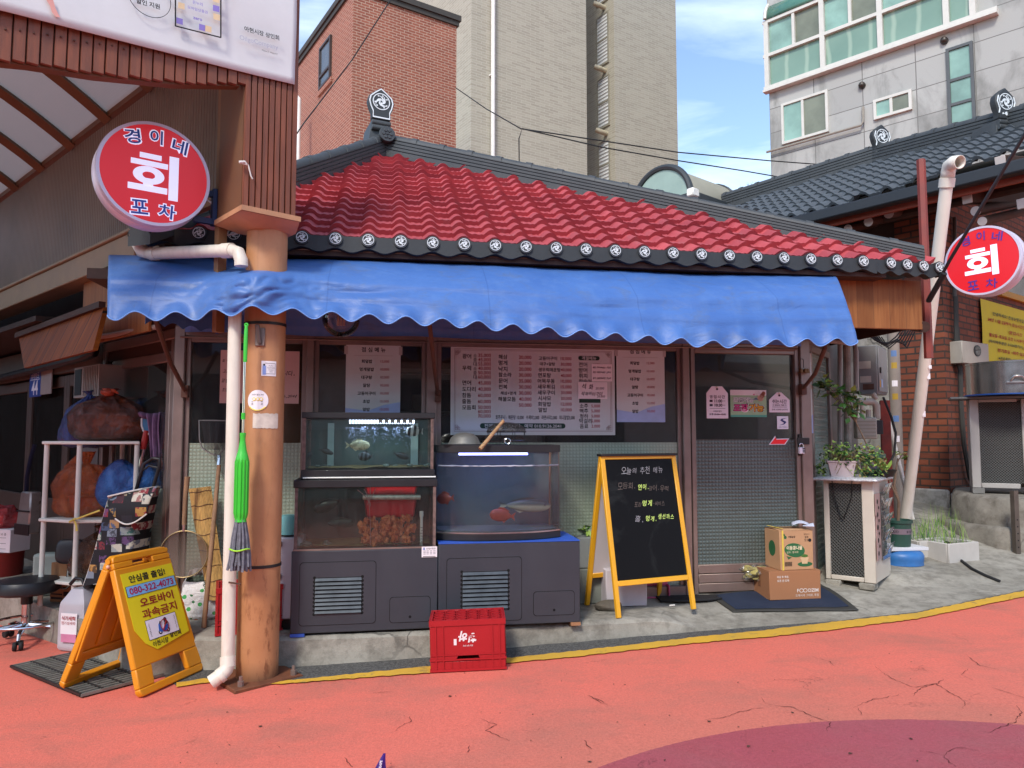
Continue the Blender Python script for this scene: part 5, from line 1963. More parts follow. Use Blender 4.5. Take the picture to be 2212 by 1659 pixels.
CR2=crate('red bottle crate half hidden behind the tan post',(mid.x,mid.y,.157),math.atan2(pB.y-pA.y,pB.x-pA.x),w=(pB-pA).length,h=.27,logo=False)
p=on_pav(622,1300)
t=thing('storage_case','white storage case with latches squeezed beside the left tank cabinet','case',(FF.w(RCY(618,1200,YC+.2).x,YC+.16,.157)),FF.a)
zc_=RCY(618,1162,YC+.16).z-.157
MB().box(-.06,0,.06,.10,.2,zc_).build('body',mat('pale_lilac_plastic','#b9b3ba',.5,var=.05),t,bev=.008)
for z in(.14,.30,zc_-.05):
 MB().box(-.05,-.012,z,-.02,0,z+.03).build('latch',m_alu,t,bev=.003)
MB().box(-.05,.02,0,.09,.18,.06).build('foot',m_darkmetal,t)
t2=thing('teal_bucket','small teal plastic tub standing on the white storage case','tub',t.matrix_world@Vector((0,0,0)),FF.a)
t2.location=(t.location.x,t.location.y,.157+zc_+.001)
MB().lathe([(0,0),(.055,0),(.06,.02),(.062,.10),(.055,.125),(0,.13)],(.01,.09,0),24).build('body',mat('teal_plastic','#6fb0b0',.45,var=.06),t2)
MB().lathe([(.0,.0),(.058,.0),(.058,.012),(.0,.013)],(.01,.09,-.0),24).build('dark_foot',m_black,t2)
# papers behind the glass
YP=-.014
m_menu=mat('menu_sheet','#c4c8c6',.6,var=.03)
m_menured=mat('menu_red','#a3323e',.8)
m_green_bar=mat('menu_green','#1f3d30',.8)
m_brownline=mat('menu_brown_line','#7a5148',.8)
def flatthing(name,label,cat,fr,px0,py0,px1,py1,y,group=None):
 x0,z0,x1,z1=fr.rect(px0,py0,px1,py1,y)
 t=thing(name,label,cat,fr.w((x0+x1)/2,y,(z0+z1)/2),fr.a,group)
 return t,x1-x0,z1-z0
MT,w,h=flatthing('menu_board','wide landscape menu sheet with red prices behind the middle window','menu',FF,974,746,1329,940,YP)
MB().box(-w/2,0,-h/2,w/2,.003,h/2).build('sheet',m_menu,MT,smooth=0)
b=MB()
mx_=lambda c:(c-877)/1445*w
mz_=lambda r:(507-r)/805*h
yy_=-.0015
for rows,nx,pxx in(([('광어',200)],290,None),([('우럭',307)],290,None),([('연어',440),('참돔',552),('줄돔',607)],290,None),([('도다리',497),('모듬회',662)],310,None),([('해삼',200),('멍게',255),('낙지',311),('문어',418),('전복',473)],603,None),([('참소라',363)],621,None),([('해삼+멍게',530)],650,None),([('해물모듬',584)],638,None),([('고등어구이',207)],998,None),([('대구+알탕',259)],994,None),([('생우럭매운탕',312)],1012,None),([('연포탕',363),('시샤모',574),('회덮밥',627)],967,None),([('어묵우동',416),('새우튀김',468),('새우구이',522)],982,None),([('알밥',680)],951,None),([('전어',259),('방어',311),('쥐치',363)],1312,None),([('참숭어',415)],1330,None),([('소주',642),('맥주',688),('청하',736),('음료',828)],1318,None),([('막걸리',780)],1332,None)):
 for body,r_ in rows:
  nch=len(body)
  b.text(body,mx_(nx),yy_,mz_(r_),w=nch*38/1445*w*(.82 if '+' in body else 1)*(.86 if nch>4 else 1),mi=0,bold=.012)
for body,r_,x_ in[('소',192,362),('중',232,362),('대',270,362),('소',310,362),('중',350,362),('대',388,362)]:
 b.text(body,mx_(x_),yy_,mz_(r_),w=30/1445*w,mi=0)
P1=[('35,000',192),('45,000',232),('55,000',270),('40,000',310),('50,000',350),('60,000',388),('45,000',442),('40,000',498),('60,000',555),('60,000',610),('50,000',662),('60,000',700),('70,000',740)]
P2=[('20,000',203),('20,000',257),('20,000',312),('30,000',366),('35,000',420),('30,000',475),('30,000',530),('40,000',585),('50,000',640)]
P3=[('10,000',209),('30,000',261),('40,000',313),('40,000',366),('10,000',417),('15,000',470),('20,000',523),('20,000',576),('12,000',628),('10,000',681)]
P4=[('5,000',643),('5,000',689),('5,000',736),('5,000',781),('2,000',829)]
for L_,x_,wd in((P1,443,110),(P2,797,110),(P3,1160,96),(P4,1423,78)):
 for body,r_ in L_:
  b.text(body,mx_(x_),yy_,mz_(r_),w=wd/1445*w,mi=1,bold=.006)
b.text('싯가',mx_(1432),yy_,mz_(261),w=66/1445*w,mi=1)
b.text('회주문시 :  매운탕 10,000   수제비2,000   라면사리2,000   미니알밥3,000',mx_(887),yy_,mz_(750),w=695/1445*w,h=42/805*h,mi=0,bold=.01)
def pill(x0,z0,x1,z1,mi,y=-.001):
 r=(z1-z0)/2
 o=[(x1-r+r*math.cos(a_),(z0+z1)/2+r*math.sin(a_))for a_ in[-math.pi/2+math.pi*i/8 for i in range(9)]]
 o+=[(x0+r+r*math.cos(a_),(z0+z1)/2+r*math.sin(a_))for a_ in[math.pi/2+math.pi*i/8 for i in range(9)]]
 b.prism(o,y,y+.0008,mi)
pill(mx_(405),mz_(850),mx_(1152),mz_(802),2)
b.text('전메뉴 포장됩니다.  예약 010.9126.2041',mx_(778),yy_-.001,mz_(826),w=670/1445*w,h=36/805*h,mi=3,bold=.01)
pill(mx_(1270),mz_(218),mx_(1464),mz_(178),2)
b.text('계절메뉴',mx_(1367),yy_-.001,mz_(198),w=130/1445*w,mi=3,bold=.02)
b.box(mx_(1276),yy_,mz_(612),mx_(1468),yy_+.0005,mz_(560),2)
for q in(0,1):
 e=12*q
 X0,X1,Z0,Z1=mx_(185+e),mx_(1572-e),mz_(878-e),mz_(132+e)
 tk=.0018 if q==0 else .001
 for c in((X0,Z0,X1,Z0+tk),(X0,Z1-tk,X1,Z1),(X0,Z0,X0+tk,Z1),(X1-tk,Z0,X1,Z1)):
  b.box(c[0],yy_,c[1],c[2],yy_+.0005,c[3],4)
for sx in(-1,1):
 for sz in(-1,1):
  cx,cz=(mx_(1550)if sx>0 else mx_(205)),(mz_(155)if sz>0 else mz_(850))
  for k,(dx,dz)in enumerate(((0,0),(-sx*.016,0),(0,-sz*.016),(-sx*.008,-sz*.008))):
   x,z=cx+dx,cz+dz
   for c in((-.009,-.009,.009,-.0072),(-.009,.0072,.009,.009),(-.009,-.009,-.0072,.009),(.0072,-.009,.009,.009)):
    b.box(x+c[0],yy_-.0006,z+c[1],x+c[2],yy_,z+c[3],4)
b.build('print',[m_ink,m_menured,m_green_bar,m_menu,m_brownline],MT,smooth=0)
for nm,lab,r4,lines in(('note','small handwritten price note stuck on the menu beside the seasonal fish',(1278,786,1322,824),[('40,000~60,000',.30),('10,000~60,000',.02),('10,000~60,000',-.32)]),('note','lower handwritten note about oysters stuck on the menu',(1249,825,1312,862),None)):
 t,w,h=flatthing(nm,lab,'note',FF,*r4,YP-.004,'handwritten notes on the menu')
 MB().box(-w/2,0,-h/2,w/2,.0015,h/2).build('slip',m_paper,t,smooth=0)
 b=MB()
 if lines:
  for s_,z in lines:
   b.hand(s_,0,-.0015,z*h,.9*w,bold=.01,seed=int(z*100)+60)
 else:
  b.hand('석 화',-.18*w,-.0015,.22*h,.40*w,bold=.01)
  b.text('20,000',.24*w,-.0015,.12*h,w=.3*w,shear=.2)
  b.hand('석화버터구이',-.03*w,-.0015,-.2*h,.74*w,bold=.01)
  b.text('20,000',.28*w,-.0015,-.36*h,w=.28*w,shear=.2)
 b.build('writing',mat('blue_black_ink','#2c2338',.8),t,smooth=0)
LUN=['회덮밥','멍게덮밥','대구탕','알탕','고등어구이','초밥','알밥']
LPR=['12,000','10,000','10,000','10,000','10,000','15,000','10,000']
def lunch(label,fr,r4,y):
 t,w,h=flatthing('lunch_menu',label,'menu',fr,*r4,y,'lunch menu sheets in the windows')
 MB().box(-w/2,0,-h/2,w/2,.002,h/2).build('sheet',m_menu,t,smooth=0)
 b=MB()
 b.text('점 심 메 뉴',0,-.0015,.425*h,w=.44*w,mi=0,bold=.015)
 b.box(-.36*w,-.0015,.345*h,.36*w,-.001,.349*h,3)
 for i in range(7):
  z=(.27-.105*i)*h
  b.text(LUN[i],-.12*w,-.0015,z,w=.065*w*len(LUN[i]),mi=0,bold=.02)
  b.text(LPR[i],.21*w,-.0015,z,w=.16*w,mi=1)
 b.prism([(-.5*w,-.5*h),(.5*w,-.5*h),(.5*w,-.26*h),(.2*w,-.3*h),(-.1*w,-.38*h),(-.5*w,-.34*h)],-.0008,-.0004,2)
 for sx in(-1,1):
  b.box(sx*.5*w-.012,-.0016,.36*h,sx*.5*w+.012,-.0012,.47*h,3)
 b.build('print',[m_ink,m_menured,mat('pale_blue_wave','#9fb0d6',.7),mat('tape','#a9a39f',.5)],t,smooth=0)
lunch('white lunch menu sheet to the right of the wide menu',FF,(1331,746,1437,912),YP-.001)
lunch('white lunch menu sheet in the window above the upper fish tank',FF,(748,742,864,908),YP)
SM=SDF
lunch('narrow looking lunch menu sheet on the green side window',SM,(1736,758,1757,936),-.03)
t,w,h=flatthing('notice','pale pink handwritten notice behind the window beside the tan post','notice',FF,477,756,645,872,YP)
MB().box(-w/2,0,-h/2,w/2,.002,h/2).build('sheet',mat('pink_paper','#c39a92',.8,var=.05),t,smooth=0)
b=MB()
for s_,x,z,k in(('회 · 매운탕',-.38,.30,.2),('고등어',-.40,.10,.14),('알밥',-.43,-.08,.10),('초밥',-.43,-.25,.09),('부탁 합니다.',.26,.08,.38),('예약 9126.2041',.28,-.36,.40)):
 b.hand(s_,x*w,-.0015,z*h,k*w,bold=.005,seed=len(s_))
b.build('writing',m_ink,t,smooth=0)
YD_=-.010
m_pinkcard=mat('pale_pink_card','#e2d6e0',.5,var=.02)
m_plum=mat('plum_ink','#3a2638',.8)
t,w,h=flatthing('hours_sign','pale pink tag shaped opening hours sign on the door glass','sign',FF,1525,834,1573,904,YD_)
b=MB()
b.prism([(-w/2,-h/2),(w/2,-h/2),(w/2,.28*h),(.24*w,.5*h),(-.24*w,.5*h),(-w/2,.28*h)],-.004,0)
b.build('card',m_pinkcard,t,bev=.002)
b=MB()
b.disc((0,.41*h),.05*w,-.0055,-.004,16)
b.text('영·업·시·간',0,-.0055,.17*h,w=.7*w,bold=.02)
for z,s_ in((.04,'11:00'),(-.09,'10:30')):
 b.box(-.36*w,-.0055,(z-.035)*h,-.22*w,-.0045,(z+.035)*h)
 b.text(s_,.05*w,-.0055,z*h,w=.36*w,bold=.035)
 b.text('오픈' if z>0 else '마감',.31*w,-.0055,z*h,w=.11*w)
b.box(-.36*w,-.0055,-.195*h,.36*w,-.0045,-.185*h)
b.text('○일요일○',0,-.0055,-.275*h,w=.38*w,bold=.01)
b.text('오후 05:00~10:00',0,-.0055,-.37*h,w=.76*w,bold=.02)
b.build('print',m_plum,t,smooth=0)
MB().ball((0,-.008,.47*h),.008,10,8).build('suction_hook',m_white,t)
t,w,h=flatthing('break_sign','pale pink house shaped break time sign on the door glass','sign',FF,1660,847,1706,891,YD_)
MB().prism([(-w/2,-h/2),(w/2,-h/2),(w/2,.12*h),(.1*w,.5*h),(-.1*w,.5*h),(-w/2,.12*h)],-.004,0).build('card',m_pinkcard,t,bev=.002)
b=MB()
b.disc((0,.34*h),.05*w,-.0055,-.004,16)
b.text('쉬는시간',0,-.0055,.04*h,w=.7*w,bold=.02)
b.text('◇ BREAK TIME ◇',0,-.0055,-.14*h,w=.68*w,bold=.02)
b.box(-.35*w,-.0055,-.245*h,.35*w,-.0045,-.225*h)
b.text('오후 3시부터 5시까지',0,-.0055,-.36*h,w=.76*w,bold=.02)
b.build('print',m_plum,t,smooth=0)
MB().ball((0,-.008,.46*h),.008,10,8).build('suction_hook',m_white,t)
t,w,h=flatthing('takeout_sign','landscape picture sign with pink and yellow lettering on the door glass','sign',FF,1577,842,1656,901,YD_)
b=MB()
b.box(-w/2,-.003,.3*h,w/2,0,h/2,0)
b.box(-w/2,-.003,-h/2,w/2,0,.3*h,1)
b.box(-w/2,-.0036,-h/2,w/2,-.003,-.42*h,2)
b.build('card',[mat('cream_card','#d8cfd0'),mat('soft_green_card','#93b08a'),mat('mid_green_card','#4f9a86')],t,smooth=0)
b=MB()
for mi,bo,dy in((3,.11,0),(0,.065,.0006),(4,.01,.0012)):
 b.text('모든메뉴',-.14*w,-.0045-dy,.13*h,w=.55*w*(1+bo*.55),h=.20*h*(1+bo),mi=mi,bold=bo)
for mi,bo,dy in((3,.12,0),(0,.08,.0006)):
 b.text('포장가능',.0,-.0045-dy,-.16*h,w=.84*w*(1+bo*.4),h=.30*h*(1+bo),mi=mi,bold=bo)
b.text('포장',-.22*w,-.0062,-.16*h,w=.40*w,h=.28*h,mi=1,bold=.03)
b.text('가능',.21*w,-.0062,-.16*h,w=.40*w,h=.28*h,mi=2,bold=.03)
for dx,dz,r,mi in((.33,.20,.085,6),(.38,.30,.07,5),(.42,.38,.05,5),(.29,.36,.05,3),(.25,.40,.04,3),(.33,.42,.04,3),(.335,.19,.075,6)):
 b.disc((dx*w,dz*h),r*w,-.0060,-.005,20,mi)
b.disc((.15*w,.33*h),.02*w,-.006,-.005,12,1)
b.prism([(.12*w,.14*h),(.28*w,.14*h),(.2*w,.22*h)],-.0068,-.006,7)
b.build('print',[m_ink,mat('hot_pink','#c22f78'),mat('amber','#d99a26'),mat('off_white','#ded8d8'),mat('white_letter','#e4e0e0'),mat('hair_brown','#8a4a30'),mat('cartoon_skin','#d9a790'),mat('slate_blue','#4f5c7c')],t,smooth=0)
t,w,h=flatthing('badge_sticker','small white badge sticker with a dark blue S on the door glass','sticker',FF,1678,899,1703,927,YD_)
MB().box(-w/2,-.002,-h/2,w/2,0,h/2).build('card',m_signwhite,t,bev=.003)
b=MB()
b.prism([(.36*w,.36*h),(-.1*w,.30*h),(-.22*w,.18*h),(.12*w,-.02*h),(.0,-.10*h),(-.34*w,-.20*h),(.1*w,-.14*h),(.30*w,.0),(.26*w,.10*h),(-.02*w,.20*h),(.04*w,.26*h)][::-1],-.004,-.003)
b.text('서울시 인증업소',0,-.004,-.34*h,w=.8*w)
b.build('emblem',mat('deep_blue_ink','#16256e',.6),t,smooth=0)
t,w,h=flatthing('arrow_sticker','red arrow sticker with white edge pointing left on the door glass','sticker',FF,1660,941,1705,961,YD_+.001)
ar_=[(-.5,-.48),(.30,-.46),(.5,.20),(-.14,.16),(-.18,.5)]
b=MB().prism([(x*w,z*h)for x,z in ar_],-.002,0)
b.prism([((x*.86-.005)*w,(z*.76-.05)*h)for x,z in ar_],-.003,-.002,1)
b.build('arrow',[m_signwhite,m_signred],t,smooth=0)
p=FF.hit(1731,972,-.07)
t=thing('padlock','white combination padlock hanging on the door frame hasp','padlock',FF.w(p.x,p.y,p.z),FF.a)
b=MB().box(-.022,-.012,-.028,.022,.012,.020)
o=b.build('body',m_signwhite,t,bev=.004)
MB().tube([(-.014,0,.02),(-.014,0,.036),(-.008,0,.047),(.008,0,.047),(.014,0,.036),(.014,0,.02)],.004,8).build('shackle',m_chrome,t)
b=MB()
for i in range(3):
 b.box(.004,-.0145,-.018+.013*i,.024,-.0115,-.010+.013*i)
b.build('dials',m_ink,t,smooth=0)
b=MB()
X0,Z0,X1,Z1=FF.rect(1722,946,1748,960,-.055)
o=MB().box(X0,-.06,Z0,X1,-.052,Z1).build('hasp',m_darkmetal,REST)
p=FF.hit(1736,800,-.075)
t=thing('wind_bell','little brass bells on a hook at the top of the door post','bell',FF.w(p.x,p.y,p.z),FF.a)
MB().tube([(0,.02,.09),(0,0,.08),(0,0,.02)],.003,6).build('hook',m_darkmetal,t)
for dx in(-.022,.012,.03):
 MB().lathe([(.002,.03),(.012,.024),(.018,.004),(.021,-.004),(.018,-.004)],(dx,0,-.015),16).build('bell',mat('old_brass','#7a5230',.45,metal=.6,var=.2),t)
p=FF.hit(737,688,-.45)
t=thing('globe_lamp','large clear glass globe lamp with spiral tube under the awning','lamp',FF.w(p.x,p.y,p.z),FF.a)
MB().ball((0,0,0),.118,32,20).build('globe',glass('globe_glass',(.85,.85,.85),1.0,1.35,.02,.04),t)
b=MB()
for x in(-.018,.0,.018):
 b.tube([(x,0,.10),(x,0,-.045)],.008,8)
b.build('tubes',mat('lamp_tube','#a88a80',.4),t)
MB().cyl((0,0,.10),(0,0,.20),.03).build('socket',m_black,t)
# alley: neighbour shop
NB=thing('neighbour_shop','dark neighbouring shop front along the alley with sliding doors','shop',AF.w(0,0),AF.a)
axx=lambda px,y=0.0:AF.hit(px,1000,y).x
LR=thing('alley_light_blocker','dark shop row that closes the other side of the covered alley','building',VF.w(0,0),VF.a)
MB().box(-9,-5.2,-.4,-3.4,-3.95,2.3).build('wall',mat('alley_blocker_wall','#3c3530',.85,var=.2,dirt=.3),LR,smooth=0)  # out of view; added to keep sky light out of the alley
MB().box(-9.3,-3.95,-.4,-9,.6,4.0).build('end_blocker',mat('alley_blocker_end','#2c2825',.9,var=.2),LR,smooth=0)  # unseen far closure, also added to darken the alley
m_dark=mat('dark_brown_wall','#2b221e',.85,var=.25,dirt=.3)  # dark brown base colour with random patches
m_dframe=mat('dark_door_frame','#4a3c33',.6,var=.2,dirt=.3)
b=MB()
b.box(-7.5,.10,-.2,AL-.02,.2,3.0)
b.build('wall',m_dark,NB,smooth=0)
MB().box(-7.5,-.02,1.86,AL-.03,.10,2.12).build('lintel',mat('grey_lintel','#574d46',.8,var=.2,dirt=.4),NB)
for pa,pb_ in((-60,52),(52,132),(132,182)):
 xa,xb=axx(pa),axx(pb_)
 b=MB()
 b.box(xa,.02,.15,xa+.07,.09,1.84).box(xb-.07,.02,.15,xb,.09,1.84).box(xa+.07,.02,1.74,xb-.07,.09,1.84).box(xa+.07,.02,.15,xb-.07,.09,.75)
 d=b.build('sliding_door',m_dframe,NB,bev=.005)
 MB().box(xa+.07,.04,.75,xb-.07,.05,1.74).build('pane',glass('dim_glass',(.25,.25,.25),.15,1.35),d,smooth=0)
xa,xb=axx(182),axx(218)
MB().box(xa,-.03,.1,xb,.08,1.86).build('door_post',mat('grey_metal_post','#6c6a68',.5,metal=.3,var=.1,dirt=.3),NB,bev=.006)
p=[AF.hit(3,726,-.55),AF.hit(180,658,-.55),AF.hit(200,756,-.55),AF.hit(52,795,-.55)]
t=thing('wooden_hood','tilted board of brown planks hanging above the neighbouring shop door','hood',AF.w(0,0),AF.a)
b=MB()
v0=[(q.x,q.y+(.12 if i<2 else 0),q.z)for i,q in enumerate(p)]
v1=[(x,y+.03,z)for x,y,z in v0]
b.add(v0+v1,[(3,2,1,0),(4,5,6,7),(0,1,5,4),(1,2,6,5),(2,3,7,6),(3,0,4,7)])
b.build('boards',woodmat('hood_plank','#6b330f','#955019',.21,'x',(12,3,1.2),.6),t)
MB().bar(Vector(v0[0])+Vector((0,-.01,.015)),Vector(v0[1])+Vector((0,-.01,.015)),.04).build('top_rail',m_dwood,t)
b=MB()
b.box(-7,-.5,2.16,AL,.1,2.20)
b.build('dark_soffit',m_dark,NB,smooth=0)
t,w,h=flatthing('number_plate','blue house number plate 44 on the neighbouring shop lintel','sign',AF,66,805,88,856,-.035)
MB().box(-w/2,-.004,-h/2,w/2,.004,h/2).build('plate',mat('plate_blue','#1e3f8f',.4),t,bev=.003)
b=MB()
b.text('44',0,-.006,-.14*h,w=.55*w,bold=.02)
b.text('굴레방로',0,-.006,.34*h,w=.7*w)
b.box(-.42*w,-.006,.17*h,.42*w,-.0045,.19*h)
b.build('digits',m_signwhite,t,smooth=0)
t,w,h=flatthing('blank_card','blank pale card fixed next to the blue number plate','card',AF,90,802,111,850,-.035)
MB().box(-w/2,-.004,-h/2,w/2,.004,h/2).build('card',mat('dull_card','#8d8580',.7),t)
t,w,h=flatthing('meter_box','grey ribbed meter box on the neighbouring shop wall','meter box',AF,161,795,212,855,-.18)
b=MB().box(-w/2,0,-h/2,w/2,.2,h/2)
for i in range(9):
 b.box(-.1*w+i*.065*w,-.006,-h/2+.01,-.07*w+i*.065*w,0,h/2-.01)
o=b.build('body',mat('grey_meter_box','#8f908a',.5,var=.08,dirt=.2),t,bev=.006)
MB().box(-.45*w,-.004,-.42*h,-.18*w,.0,.42*h).build('window',m_black,t)
t=thing('pale_pipe','pale plastic pipe slung under the eave at the alley corner','pipe',(0,0,0),0)
q=[AF.hit(201,729,-.25),AF.hit(240,724,-.25),AF.hit(300,712,-.22),AF.hit(340,706,-.2)]
MB().tube([AF.w(*v)for v in q],.018,10).build('tube',mat('dull_pipe','#9a8478',.6,var=.1),t)
t=thing('black_pipe','black water pipe with tap joints under the wooden hood','pipe',(0,0,0),0)
q=[AF.hit(-20,822,-.1),AF.hit(100,792,-.1),AF.hit(180,772,-.1),AF.hit(203,762,-.1),AF.hit(206,745,-.1)]
MB().tube([AF.w(*v)for v in q],.035,10).build('tube',m_black,t)
# alley: plastic rack and bags
BX,BY=-2.94,5.05
zt=at(190,953,BY).z
SH=thing('plastic_rack','white three tier corner rack crammed with plastic bags','rack',(BX,BY,.152),0)
hh=zt-.152
A2,B2,C2,D2=(-.285,.10),(0,0),(.36,.06),(.06,.48)
m_rack=mat('rack_white_plastic','#dcdcd0',.45,var=.05,dirt=.2)
for z,nm in((hh-.022,'shelf'),(hh-.55,'shelf'),(hh-.57,None),(.16,'shelf')):
 if nm:
  b=MB().slab([(A2[0]-.03,A2[1]-.01),(B2[0],B2[1]-.03),(C2[0]+.03,C2[1]-.02),D2],z,z+.022)
  b.build(nm,m_rack,SH,bev=.004)
for q in(A2,B2,C2,(D2[0],D2[1]-.04)):
 MB().cyl((q[0],q[1]+.005,0),(q[0],q[1]+.005,hh-.02),.0165,n=14).build('post',m_rack,SH)
def bagmat(name,c,c2,rough=.22,tr=.25):
 t=NT(name)
 n=t.noise(5,6,.65,None,1.0)
 t.set(Base_Color=t.mix(t.ramp(n,(.35,0.0),(.65,1.0)),lin(c),lin(c2)),Roughness=rough*.7)
 t.b.inputs['Specular IOR Level'].default_value=1.0
 rn=t.n.new('ShaderNodeTexNoise')
 rn.noise_type='RIDGED_MULTIFRACTAL'
 rn.inputs['Scale'].default_value=5.5
 rn.inputs['Detail'].default_value=5
 rn.inputs['Distortion'].default_value=.8
 t.l.new(t.co,rn.inputs['Vector'])
 t.bump(t.math('ADD',t.math('MULTIPLY',rn.outputs[0],.6),t.noise(9,6,.7,None,1.5)),1.0,.05)
 if tr:
  tp=t.n.new('ShaderNodeBsdfTransparent')
  tp.inputs[0].default_value=tuple(min(1,v*2.2+.12)for v in lin(c2))+(1,)
  ms=t.n.new('ShaderNodeMixShader')
  ms.inputs[0].default_value=tr
  t.l.new(t.b.outputs[0],ms.inputs[1])
  t.l.new(tp.outputs[0],ms.inputs[2])
  t.l.new(ms.outputs[0],t.out.inputs[0])
 return t.mat
def bag(label,c,w,d,h,m,seed,neck=.82,knot=True,tilt=0.0,parent_z=None,tail=None,squat=1.0):
 t=thing('plastic_bag',label,'bag',c,0,'plastic bags on the alley rack')
 def f(u,v):
  a=2*math.pi*u
  body=[(0,.55),(.04,.80),(.15,.97),(.30,1.0),(.5,.92),(.68,.70),(.80,.38),(neck+.02,.10),(neck+.06,.07),(1,.22)]
  r=interp(body,v)
  k=1+.14*noise.noise((math.cos(a)*1.3+seed,math.sin(a)*1.3,v*2.2))+.06*noise.noise((math.cos(a)*3.5+seed,math.sin(a)*3.5,v*5))
  pleat=sstep(.45,.85,v)*.16*math.sin(a*11+2*noise.noise((math.cos(a)*2,math.sin(a)*2,seed)))
  r*=k+pleat
  return(w/2*r*math.cos(a)+tilt*v*v*w,d/2*r*math.sin(a),h*(v+.02*noise.noise((a,v*3,seed))))
 b=MB().grid(f,72,36,0,wrap=True)
 b.build('film',m,t,smooth=80)
 if tail:
  b=MB().tube([(tilt*w*.8,0,h*.86),(tilt*w*.8+tail[0]*.4,-.02,h*.90+.01),(tilt*w*.8+tail[0],-.03,h*.86+tail[1])],[.012,.02,.030],10,flat=.4)
  b.build('tied_ears',m,t)
 return t
m_brownbag=bagmat('brown_film','#3f1a10','#8a4426')
m_orbag=bagmat('orange_film','#9c4a20','#c47340',.25,.45)
m_bluebag=bagmat('blue_film','#15478f','#2f78c4',.3,.0)
m_dbluebag=bagmat('dark_blue_film','#12235c','#1d3f86',.3,.0)
wr_=lambda px:px/1600*5.18
bag('big brown translucent bag heaped on the top tier of the rack',(BX+.08,BY+.22,zt),wr_(182),.40,wr_(114),m_brownbag,1.3,.90)
t=thing('orange_tie','bright orange tie at the neck of the big brown bag','tie',(BX+.08,BY+.18,zt+wr_(106)),0)
b=MB().ball((0,0,0),(.045,.04,.028),14,10,0,lambda d:1+.3*noise.noise(d*3))
b.tube([(0,0,0),(.05,-.02,.012),(.09,-.02,-.01)],[.016,.014,.004],8,flat=.4)
b.build('twist',bagmat('bright_orange_film','#c8431c','#e0582a',.35,.1),t)
bag('dark blue bag peeping out at the left behind the big brown bag',(BX-.20,BY+.45,zt-.05),.42,.3,.42,m_dbluebag,4.7,.9)
bag('small blue bag peeping out at the right behind the big brown bag',(BX+.32,BY+.42,zt+.10),.34,.25,.36,m_dbluebag,7.1,.9)
zm=.152+hh-.528
bag('orange clear bag with twisted neck and a bowl inside on the middle tier',(BX-.06,BY+.20,zm),wr_(146),.28,wr_(140),m_orbag,2.2,.72,tail=(-.12,-.06))
t=thing('plastic_bowl','orange brown plastic bowl seen through the clear orange bag','bowl',(BX-.02,BY+.2,zm+.03),0)
MB().lathe([(0,0),(.10,0),(.12,.05),(.135,.11),(.145,.115),(.13,.11),(.11,.03),(0,.02)],n=30).build('shell',mat('terracotta_plastic','#a04f1e',.5),t)
t=thing('plastic_bag','glossy blue bag bulging out to the right of the middle tier','bag',(BX+.25,BY+.20,zm+.18),0,'plastic bags on the alley rack')
def bb(u,v):
 a=2*math.pi*u
 x=(v-.5)*wr_(140)
 r=.155*(math.sin(math.pi*min(1,max(0,v*.96+.02)))**.45)*(1+.18*noise.noise((v*4,math.cos(a),math.sin(a)+3))+.22*math.sin(v*7+.5))
 return(x,r*math.cos(a)*.9,r*math.sin(a)*1.15+.07*v)
MB().grid(bb,40,40,0,wrap=True).build('film',m_bluebag,t,smooth=80)
bag('dull brown bag slumped on the bottom tier of the rack',(BX+.05,BY+.22,.152+.18),wr_(125),.36,wr_(108),bagmat('dull_brown_film','#4a2c1a','#7c5232',.3,.2),9.4,.88)
t=thing('yellow_twine','yellow plastic twine knotted round the rack post','twine',(BX,BY-.03,zm),0)
b=MB()
b.tube([(-.01,0,.0),(.06,-.03,.02),(.14,-.08,.045),(.26,-.16,.08)],.006,6,flat=.5)
b.tube([(.0,-.005,.01),(.03,-.02,-.03),(.035,-.02,-.07)],[.008,.009,.012],6,flat=.5)
b.tube([(-.02,-.01,-.01),(.0,-.022,.0),(.02,-.01,.012)],.008,6)
b.build('strand',mat('yellow_twine_plastic','#cdbb5a',.6),t)
# shopping trolley with printed cloth
TZ=at(250,1215,4.95)
T=thing('shopping_trolley','black shopping trolley with a cloth bag printed with postcards','trolley',(at(262,1200,4.95).x,4.95,.153),R(-8))
tc_=T.location
LP=lambda px,py,Y=4.95:Matrix.Rotation(R(8),4,'Z')@(at(px,py,Y)-Vector(tc_))
m_print=printmat('postcard_print',['#24232c','#7d8794','#8a2f38','#c7c2b4','#4a5a78','#b98a4a','#1c1b22','#6a4a78','#9aa4a0','#3b6a64','#a8505a','#d0cbb8'],14,17,'#16151b')
b=MB()
top0,top1,bot0,bot1=LP(246,1072),LP(336,1052),LP(192,1262),LP(300,1240)
def trol(u,v):
 a=2*math.pi*u
 c_=top0.lerp(top1,.5).lerp(bot0.lerp(bot1,.5),v)
 half=(top1-top0).lerp(bot1-bot0,v)*.5
 q=1/max(abs(math.cos(a)),abs(math.sin(a)))**.6
 k=1+.07*noise.noise((u*6,v*4,5))
 return c_+half*(math.cos(a)*q*.92*k)+Vector((0,.11*math.sin(a)*q*k,0))
b.grid(trol,48,20,0,wrap=True)
b.build('cloth_bag',m_print,T,smooth=60)
b=MB()
f0,f1=LP(232,1078,4.82),LP(340,1050,4.82)
g0,g1=LP(250,1120,4.80),LP(318,1110,4.80)
e_=LP(280,1132,4.80)
b.grid(lambda u,v:f0.lerp(f1,u).lerp(g0.lerp(g1,u)+(e_-g0.lerp(g1,.5))*math.sin(math.pi*u),v)+Vector((0,-.02*math.sin(math.pi*v),0)),16,10)
o=b.build('flap',printmat('postcard_print_flap',['#24232c','#8a2f38','#c7c2b4','#7d8794','#6a3a40','#b9944a','#2b3a4a','#cfcab8'],13,15,'#16151b',3.3),T,smooth=60,thick=.006)
b=MB()
